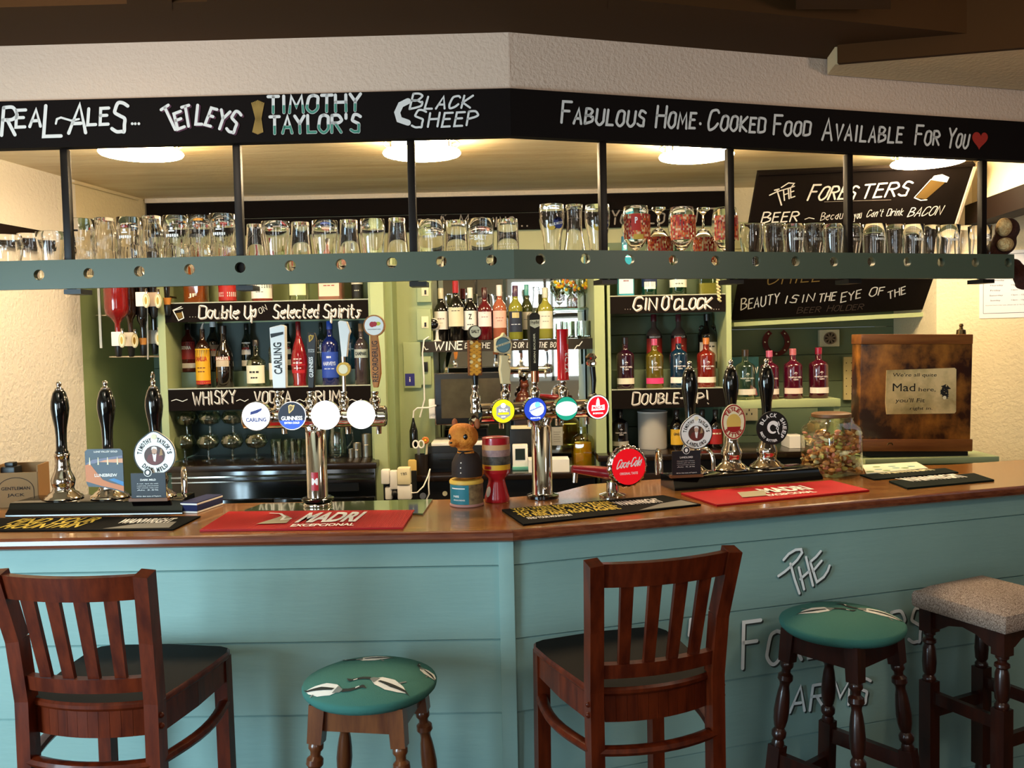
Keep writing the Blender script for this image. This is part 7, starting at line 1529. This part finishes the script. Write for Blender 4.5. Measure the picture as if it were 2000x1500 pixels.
FB2 = Frame((0, 4.50+.262, 0), 0); c_, s_ = bx(FB2, 1430, 1482, 698, 776, 0, .01); t = thing('leaflet', 'dark teal leaflet standing behind the clear gin bottle', 'leaflet', FB2.w(c_[0], 0, zh+.0006)); part('sheet', MB().rect(-s_[0]/2, s_[0]/2, 0, s_[2], 0, .004, mat('leaflet_teal', '#1c4a50', .5)), t); b = MB(); ribbon(b, [(s_[0]*.30, s_[2]*.72), (s_[0]*.33, s_[2]*.58), (s_[0]*.38, s_[2]*.72), (s_[0]*.42, s_[2]*.60), (s_[0]*.46, s_[2]*.74)], .006, printw, -.0008); b.flat([(s_[0]*.1, s_[2]*.02), (s_[0]*.45, s_[2]*.04), (s_[0]*.4, s_[2]*.2), (s_[0]*.2, s_[2]*.3)], -.0006, mat('leaflet_pink', '#c87a8a', .6)); part('printing', b, t)
# horseshoe, thermostat, sockets on the boarded wall
FZ = Frame((0, Y_BACK-.006, 0), 0); x, z = FZ.loc(1515, 668); k = Y_BACK/FPX
pts = []; 
for i in range(25): a = rad(122)+rad(296)*i/24; pts.append((27*k*cos(a), 27*k*1.02*sin(a)))
for i in range(25): a = rad(122-4)+rad(296+8)*(24-i)/24; pts.append((17.5*k*cos(a)*(.95), 19*k*sin(a)))
t = thing('horseshoe', 'dark red horseshoe hanging on the green wall above the pink gins', 'horseshoe', FZ.w(x, -.014, z)); part('shoe', MB().plate(pts, 0, .012, mat('horseshoe_red', '#5a1418', .3, coat=.5)), t)
for i in range(7): a = rad(135)+rad(270)*i/6; part('stud', MB().sphere((22.5*k*cos(a), -.001, 23*k*sin(a)), (.006, .004, .006), chrome, 10, 6), t)
c_, s_ = bx(FZ, 1601, 1640, 644, 677, -.035, 0); t = thing('fan_control', 'square cream control box with round dial on the green wall', 'control', FZ.w(c_[0], -.0005, c_[2])); part('box', MB().box((0, -.017, 0), (s_[0], .034, s_[2]), mat('control_cream', '#cfc8a8', .5), bev=.004), t); part('dial', MB().disc((0, 0), 12*k, -.044, -.034, steel, 30), t, 'round steel dial'); b = MB()
for i in range(8): a = i*pi/4; b.flat([(3*k*cos(a), 3*k*sin(a)), (10*k*cos(a-.2), 10*k*sin(a-.2)), (10*k*cos(a+.2), 10*k*sin(a+.2))], -.0446, blackp)
part('markings', b, t)
c_, s_ = bx(FZ, 1447, 1481, 790, 822, -.02, 0); t = thing('wall_socket', 'cream wall socket below the pink gin shelf', 'socket', FZ.w(c_[0], -.0005, c_[2])); part('plate', MB().box((0, -.006, 0), (s_[0], .012, s_[2]), mat('control_cream', '#cfc8a8', .5), bev=.003), t); b = MB()
for x, z in ((0, .014), (-.014, -.008), (.014, -.008)): b.rect(x-.003, x+.003, z-.006, z+.006, -.0128, -.0121, blackp)
part('pin_holes', b, t)
FZ2 = Frame((0, Y_BACK-.022, 0), 0); c_, s_ = bx(FZ2, 1648, 1668, 697, 781, 0, .02); t = thing('cribbage_board', 'narrow cream peg board with holes beside the wooden menu box', 'peg board', FZ2.w(c_[0], 0, c_[2])); part('board', MB().box((0, .01, 0), (s_[0], .02, s_[2]), mat('peg_cream', '#cdc08c', .6), bev=.002), t); b = MB()
for i in range(5): 
    for x in (-.25, .25): b.disc((s_[0]*x, s_[2]*(-.36+.18*i)), .003, -.0010, -.0002, blackp, 10)
part('peg_holes', b, t)
t, w, h = ptile('paper_pile', 'white papers on the worktop behind the sweet jar', 'papers', FU, 1542, 1572, 852, 870, .12, .26, white_p, ZG, bev=0)
t, w, h = ptile('dark_tablet', 'dark tablet leaning beside the wooden menu box', 'tablet', FU, 1652, 1668, 815, 872, .10, .13, mat('tablet_dark', '#2c2e34', .3), ZG)

# ------------------------------------------------------------------ big slanted chalkboard
BLc, BRc, TLc, TRc = at(1430, 626, 4.70), at(1811, 604, 4.70), at(1480, 342, 4.20), at(1902, 324, 4.20)
u = (BRc-BLc).normalized(); v = ((TLc-BLc)-(TLc-BLc).dot(u)*u).normalized(); n = v.cross(u)
class Tilt:
    o = BLc
    def loc(s, px, py, y=0): d = ray(px, py); t_ = ((BLc+n*y-CO).dot(n))/d.dot(n); P = CO+d*t_-BLc; return P.dot(u), P.dot(v)
    def hit(s, px, py, y=0): d = ray(px, py); return CO+d*(((BLc+n*y-CO).dot(n))/d.dot(n))
T = Tilt(); rot = Matrix((u, n, v)).transposed().to_euler()
t = thing('chalkboard', 'large slanted chalkboard with a drawn beer glass at the right of the back bar', 'chalkboard', BLc, tuple(rot)); q = [T.loc(*p) for p in ((1430, 626), (1811, 604), (1902, 324), (1480, 342))]
part('board', MB().plate(q, 0, .02, black_board), t); b = MB()
fr4 = [(q[i][0], q[i][1]) for i in range(4)]; part('frame', MB().bar((q[2][0]+.004, .005, q[2][1]), (q[1][0]+.004, .005, q[1][1]), .012, .03, plaster, ax=(1, 0, 0)).bar((q[3][0], .005, q[3][1]+.008), (q[2][0], .005, q[2][1]+.008), .012, .03, black_board, ax=(0, 0, 1)), t)
wr(b, T, "T", (1522, 402), (1530, 400), 36, chalk, caps=None, w=.007, slant=-.15); wr(b, T, "HE", (1532, 391), (1552, 384), 22, chalk, caps=None, w=.006)
ribbon(b, [T.loc(x, y) for x, y in ((1503, 381), (1518, 374), (1545, 366), (1551, 358), (1540, 357), (1526, 366))], .006, chalk, -.0012)
wr(b, T, "Fores", (1577, 391), (1668, 388), 32, chalk, w=.009, slant=.2, caps=.85); wr(b, T, "ters", (1680, 388), (1772, 381), 30, chalk, w=.009, slant=.2, caps=.95); ribbon(b, [T.loc(1610, 394), T.loc(1740, 390)], .002, chalk_dim, -.0012)
wr(b, T, "Beer", (1486, 436), (1556, 431), 24, chalk, w=.007, caps=.85); ribbon(b, [T.loc(x, y) for x, y in ((1572, 428), (1580, 425), (1590, 427))], .004, chalk, -.0012); wr(b, T, "Because", (1602, 431), (1662, 425), 17, chalk, w=.0032, caps=None); wr(b, T, "you", (1667, 428), (1682, 425), 16, chalk, w=.0032, caps=None); wr(b, T, "Can't Drink", (1692, 424), (1762, 420), 15, chalk, w=.0032, caps=None); wr(b, T, "BACON", (1772, 423), (1836, 419), 19, chalk, w=.0045, slant=.25)
wr(b, T, "Chill", (1498, 556), (1600, 548), 34, mat('chalk_gold', '#7a6434', .9), w=.006, caps=.8)
for s_, a, bb, h in (("Beauty", (1447, 606), (1520, 592), 27), ("is", (1532, 592), (1556, 590), 20), ("in", (1565, 590), (1588, 587), 20), ("the", (1598, 590), (1630, 586), 22), ("Eye", (1642, 590), (1680, 581), 22), ("Of", (1697, 579), (1724, 575), 20), ("the", (1735, 584), (1768, 573), 20)): wr(b, T, s_, a, bb, h, chalk, w=.0062, caps=.85, slant=.12)
wr(b, T, "Beer Holder", (1556, 612), (1684, 604), 14, chalk_ghost, w=.004, caps=.9)
bm_ = mat('chalk_beer', '#5a4414', .9); b.flat([T.loc(*p) for p in ((1788, 386), (1808, 389), (1846, 356), (1822, 348))], -.0010, bm_); b.flat([T.loc(*p) for p in ((1818, 351), (1824, 343), (1840, 340), (1854, 346), (1849, 356), (1835, 354))], -.0013, chalk); ribbon(b, [T.loc(*p) for p in ((1786, 386), (1798, 391), (1810, 390))], .005, chalk, -.0014); ribbon(b, [T.loc(*p) for p in ((1786, 385), (1818, 350))], .004, chalk, -.0014)
words(b, t, .014)
FLg = Frame((0, 4.70, 0), 0); b = MB(); a = at(1431, 634, 4.72); c = at(1806, 614, 4.72); b.bar(a, c, .022, .05, sage, ax=(0, 0, 1)); single('chalkboard_ledge', b, 'narrow green ledge running along the foot of the slanted chalkboard', 'ledge')

# ------------------------------------------------------------------ right hand corner: wooden menu box, ledge, opening hours
FX = Frame((0, 3.80, 0), 0); zl = FX.loc(1800, 894)[1]
c_, s_ = bx(FX, 1690, 1952, 894, 906, -.04, .22); single('green_ledge', MB().box((0, 0, 0), s_, sage, bev=.003), 'pale green ledge behind the right end of the bar', 'ledge', FX.w(c_[0], c_[1]+.0, c_[2]))
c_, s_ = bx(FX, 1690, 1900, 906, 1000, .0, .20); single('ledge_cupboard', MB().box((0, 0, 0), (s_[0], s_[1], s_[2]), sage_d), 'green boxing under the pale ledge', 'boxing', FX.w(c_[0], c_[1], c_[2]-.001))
burnt = mat('burnt_wood', '#2c0e04', .4, coat=.2, vary=('#b8762c', 5.5, (1, 1, .8), (.42, .66))); pine = mat('aged_pine', '#6e3c18', .4, coat=.2, vary=('#8a5424', 6, (.6, 4, 6)))
P = stand(1786, 3.80, zl+.007); k = 3.82/FPX; t = thing('menu_box', 'tall scorched wooden box with MAD HERE plaque behind the right end of the bar', 'box', P, (0, rad(1.2), 0)); w = 217*k; H = 232*k
part('foot', MB().box((.01, .05, .010), (w*.92, .10, .020), blackp), t, 'black foot'); part('panel', MB().box((0, .05, .02+H*.5), (w, .10, H-.04), burnt, bev=.004), t)
part('bottom_rail', MB().box((0, .045, .020+.028), (w*1.02, .115, .052), pine, bev=.004), t); part('top_rail', MB().box((-.004, .045, H-.008), (w*1.0, .112, .042), pine, bev=.004), t)
part('finial', MB().lathe([(0, H+.013), (.020, H+.013), (.018, H+.032), (.008, H+.036), (.006, H+.044), (.009, H+.050), (.006, H+.058), (0, H+.060)], mat('old_brass', '#5a4a2c', .35, metal=.8), 18, c=(w*.5-.028, .045, 0)), t, 'dark brass finial')
pl_m = mat('plaque_paper', '#8a7a48', .7, vary=('#dcc48c', 7, (1, 1, 1), (.3, .6))); x0, x1, z0, z1 = -w*.27, w*.36, H*.355, H*.745
o = part('plaque', MB().plate([(x0+.004, z0), (x1-.006, z0+.004), (x1, z0+.012), (x1-.003, z1-.006), (x1-.010, z1), (x0, z1-.010), (x0-.002, z0+.05)], -.005, .004, pl_m), t, 'yellowed paper plaque'); b = MB(); W2 = x1-x0; ink2 = mat('ink_black', '#15120e', .7)
for s_, cx, cz, ww, hh, sh in (("We're all quite", .40, .80, .62, .10, .1), ("Mad", .25, .54, .32, .17, 0), ("here,", .58, .49, .24, .10, 0), ("you'll Fit", .34, .25, .42, .12, .1), ("right in.", .50, .08, .32, .085, .1)): b.text(s_, x0+W2*cx, z0+(z1-z0)*(cz+.04), ink2, w=W2*ww, h=(z1-z0)*hh, y=-.0058, bold=.0, shear=sh)
rng = random.Random(4)
for i in range(16):
    a = 2*pi*i/16; cx, cz = x0+W2*.84+.016*cos(a)*rng.uniform(.3, 1), z0+(z1-z0)*.48+.028*sin(a)*rng.uniform(.4, 1); r = rng.uniform(.008, .016); b.flat([(cx+r*(1 if j % 2 else .4)*cos(a+j*pi/3), cz+r*(1 if j % 2 else .4)*sin(a+j*pi/3)) for j in range(6)], -.0058-.00002*i, ink2)
circ(b, x0+W2*.83, z0+(z1-z0)*.36, .008, -.0064, cream_p, 14); part('lettering', b, o)
part('catch', MB().tube([(-w*.26, -.014, .050), (-w*.25, -.016, .058), (-w*.22, -.016, .058), (-w*.21, -.014, .050)], .0025, mat('old_brass', '#5a4a2c', .35, metal=.8), 8), t)
# opening hours notice on the cream wall
FN = Frame(R0, rad(-25)); x0, z1 = FN.loc(1913, 500, -.002); x1 = FN.loc(2016, 600, -.002)[0]; z0 = FN.loc(1913, 622, -.002)[1]
t = thing('opening_hours_notice', 'white laminated opening hours notice on the cream wall at the right', 'notice', FN.w(x0, -.003, z0), rad(-25)); w = x1-x0; h = z1-z0+.02; part('sheet', MB().rect(0, w, 0, h, 0, .002, mat('notice_paper', '#e6e6ea', .35, coat=.3)), t); b = MB(); g2 = mat('notice_ink', '#3a4250', .7)
b.plate([(w*.075, h*.07), (w*.97, h*.07), (w*.97, h*.95), (w*.075, h*.95)], -.0008, -.0002, g2, holes=[[(w*.082, h*.076), (w*.963, h*.076), (w*.963, h*.944), (w*.082, h*.944)]])
for i, (d, hr) in enumerate((("Sunday", "12pm - 10pm"), ("Saturday", "12pm - 12am"), ("Friday", "12pm - 12am"), ("Thursday", "12pm - 11pm"), ("Wednesday", "12pm - 11pm"), ("Tuesday", "12pm - 11pm"))):
    zz = h*(.26+.075*i); b.text(d, w*.36-(w*.10-w*.016*len(d)/2), zz, g2, h=h*.026, w=w*.032*len(d), y=-.0009); b.text(hr, w*.76, zz, g2, h=h*.024, w=w*.30, y=-.0009)
b.text("Kitchen hours may vary, please ask at the bar", w*.5, h*.19, g2, w=w*.75, h=h*.016, y=-.0009); part('printing', b, t)
# loose cable along the ceiling at the left
pts = [at(154, 425, 4.30), at(153, 395, 4.30), at(156, 366, 4.32), at(165, 356, 4.35), at(180, 358, 4.4), at(215, 371, 4.6), at(280, 390, 4.93)]
pts = [Vector((on_left(p.y)+.012, p.y, min(p.z, Z_CB-.01))) for p in pts]; single('wall_cable', MB().tube(pts, .004, plaster_y, 8), 'thin pale cable looping under the ceiling on the left wall', 'cable')
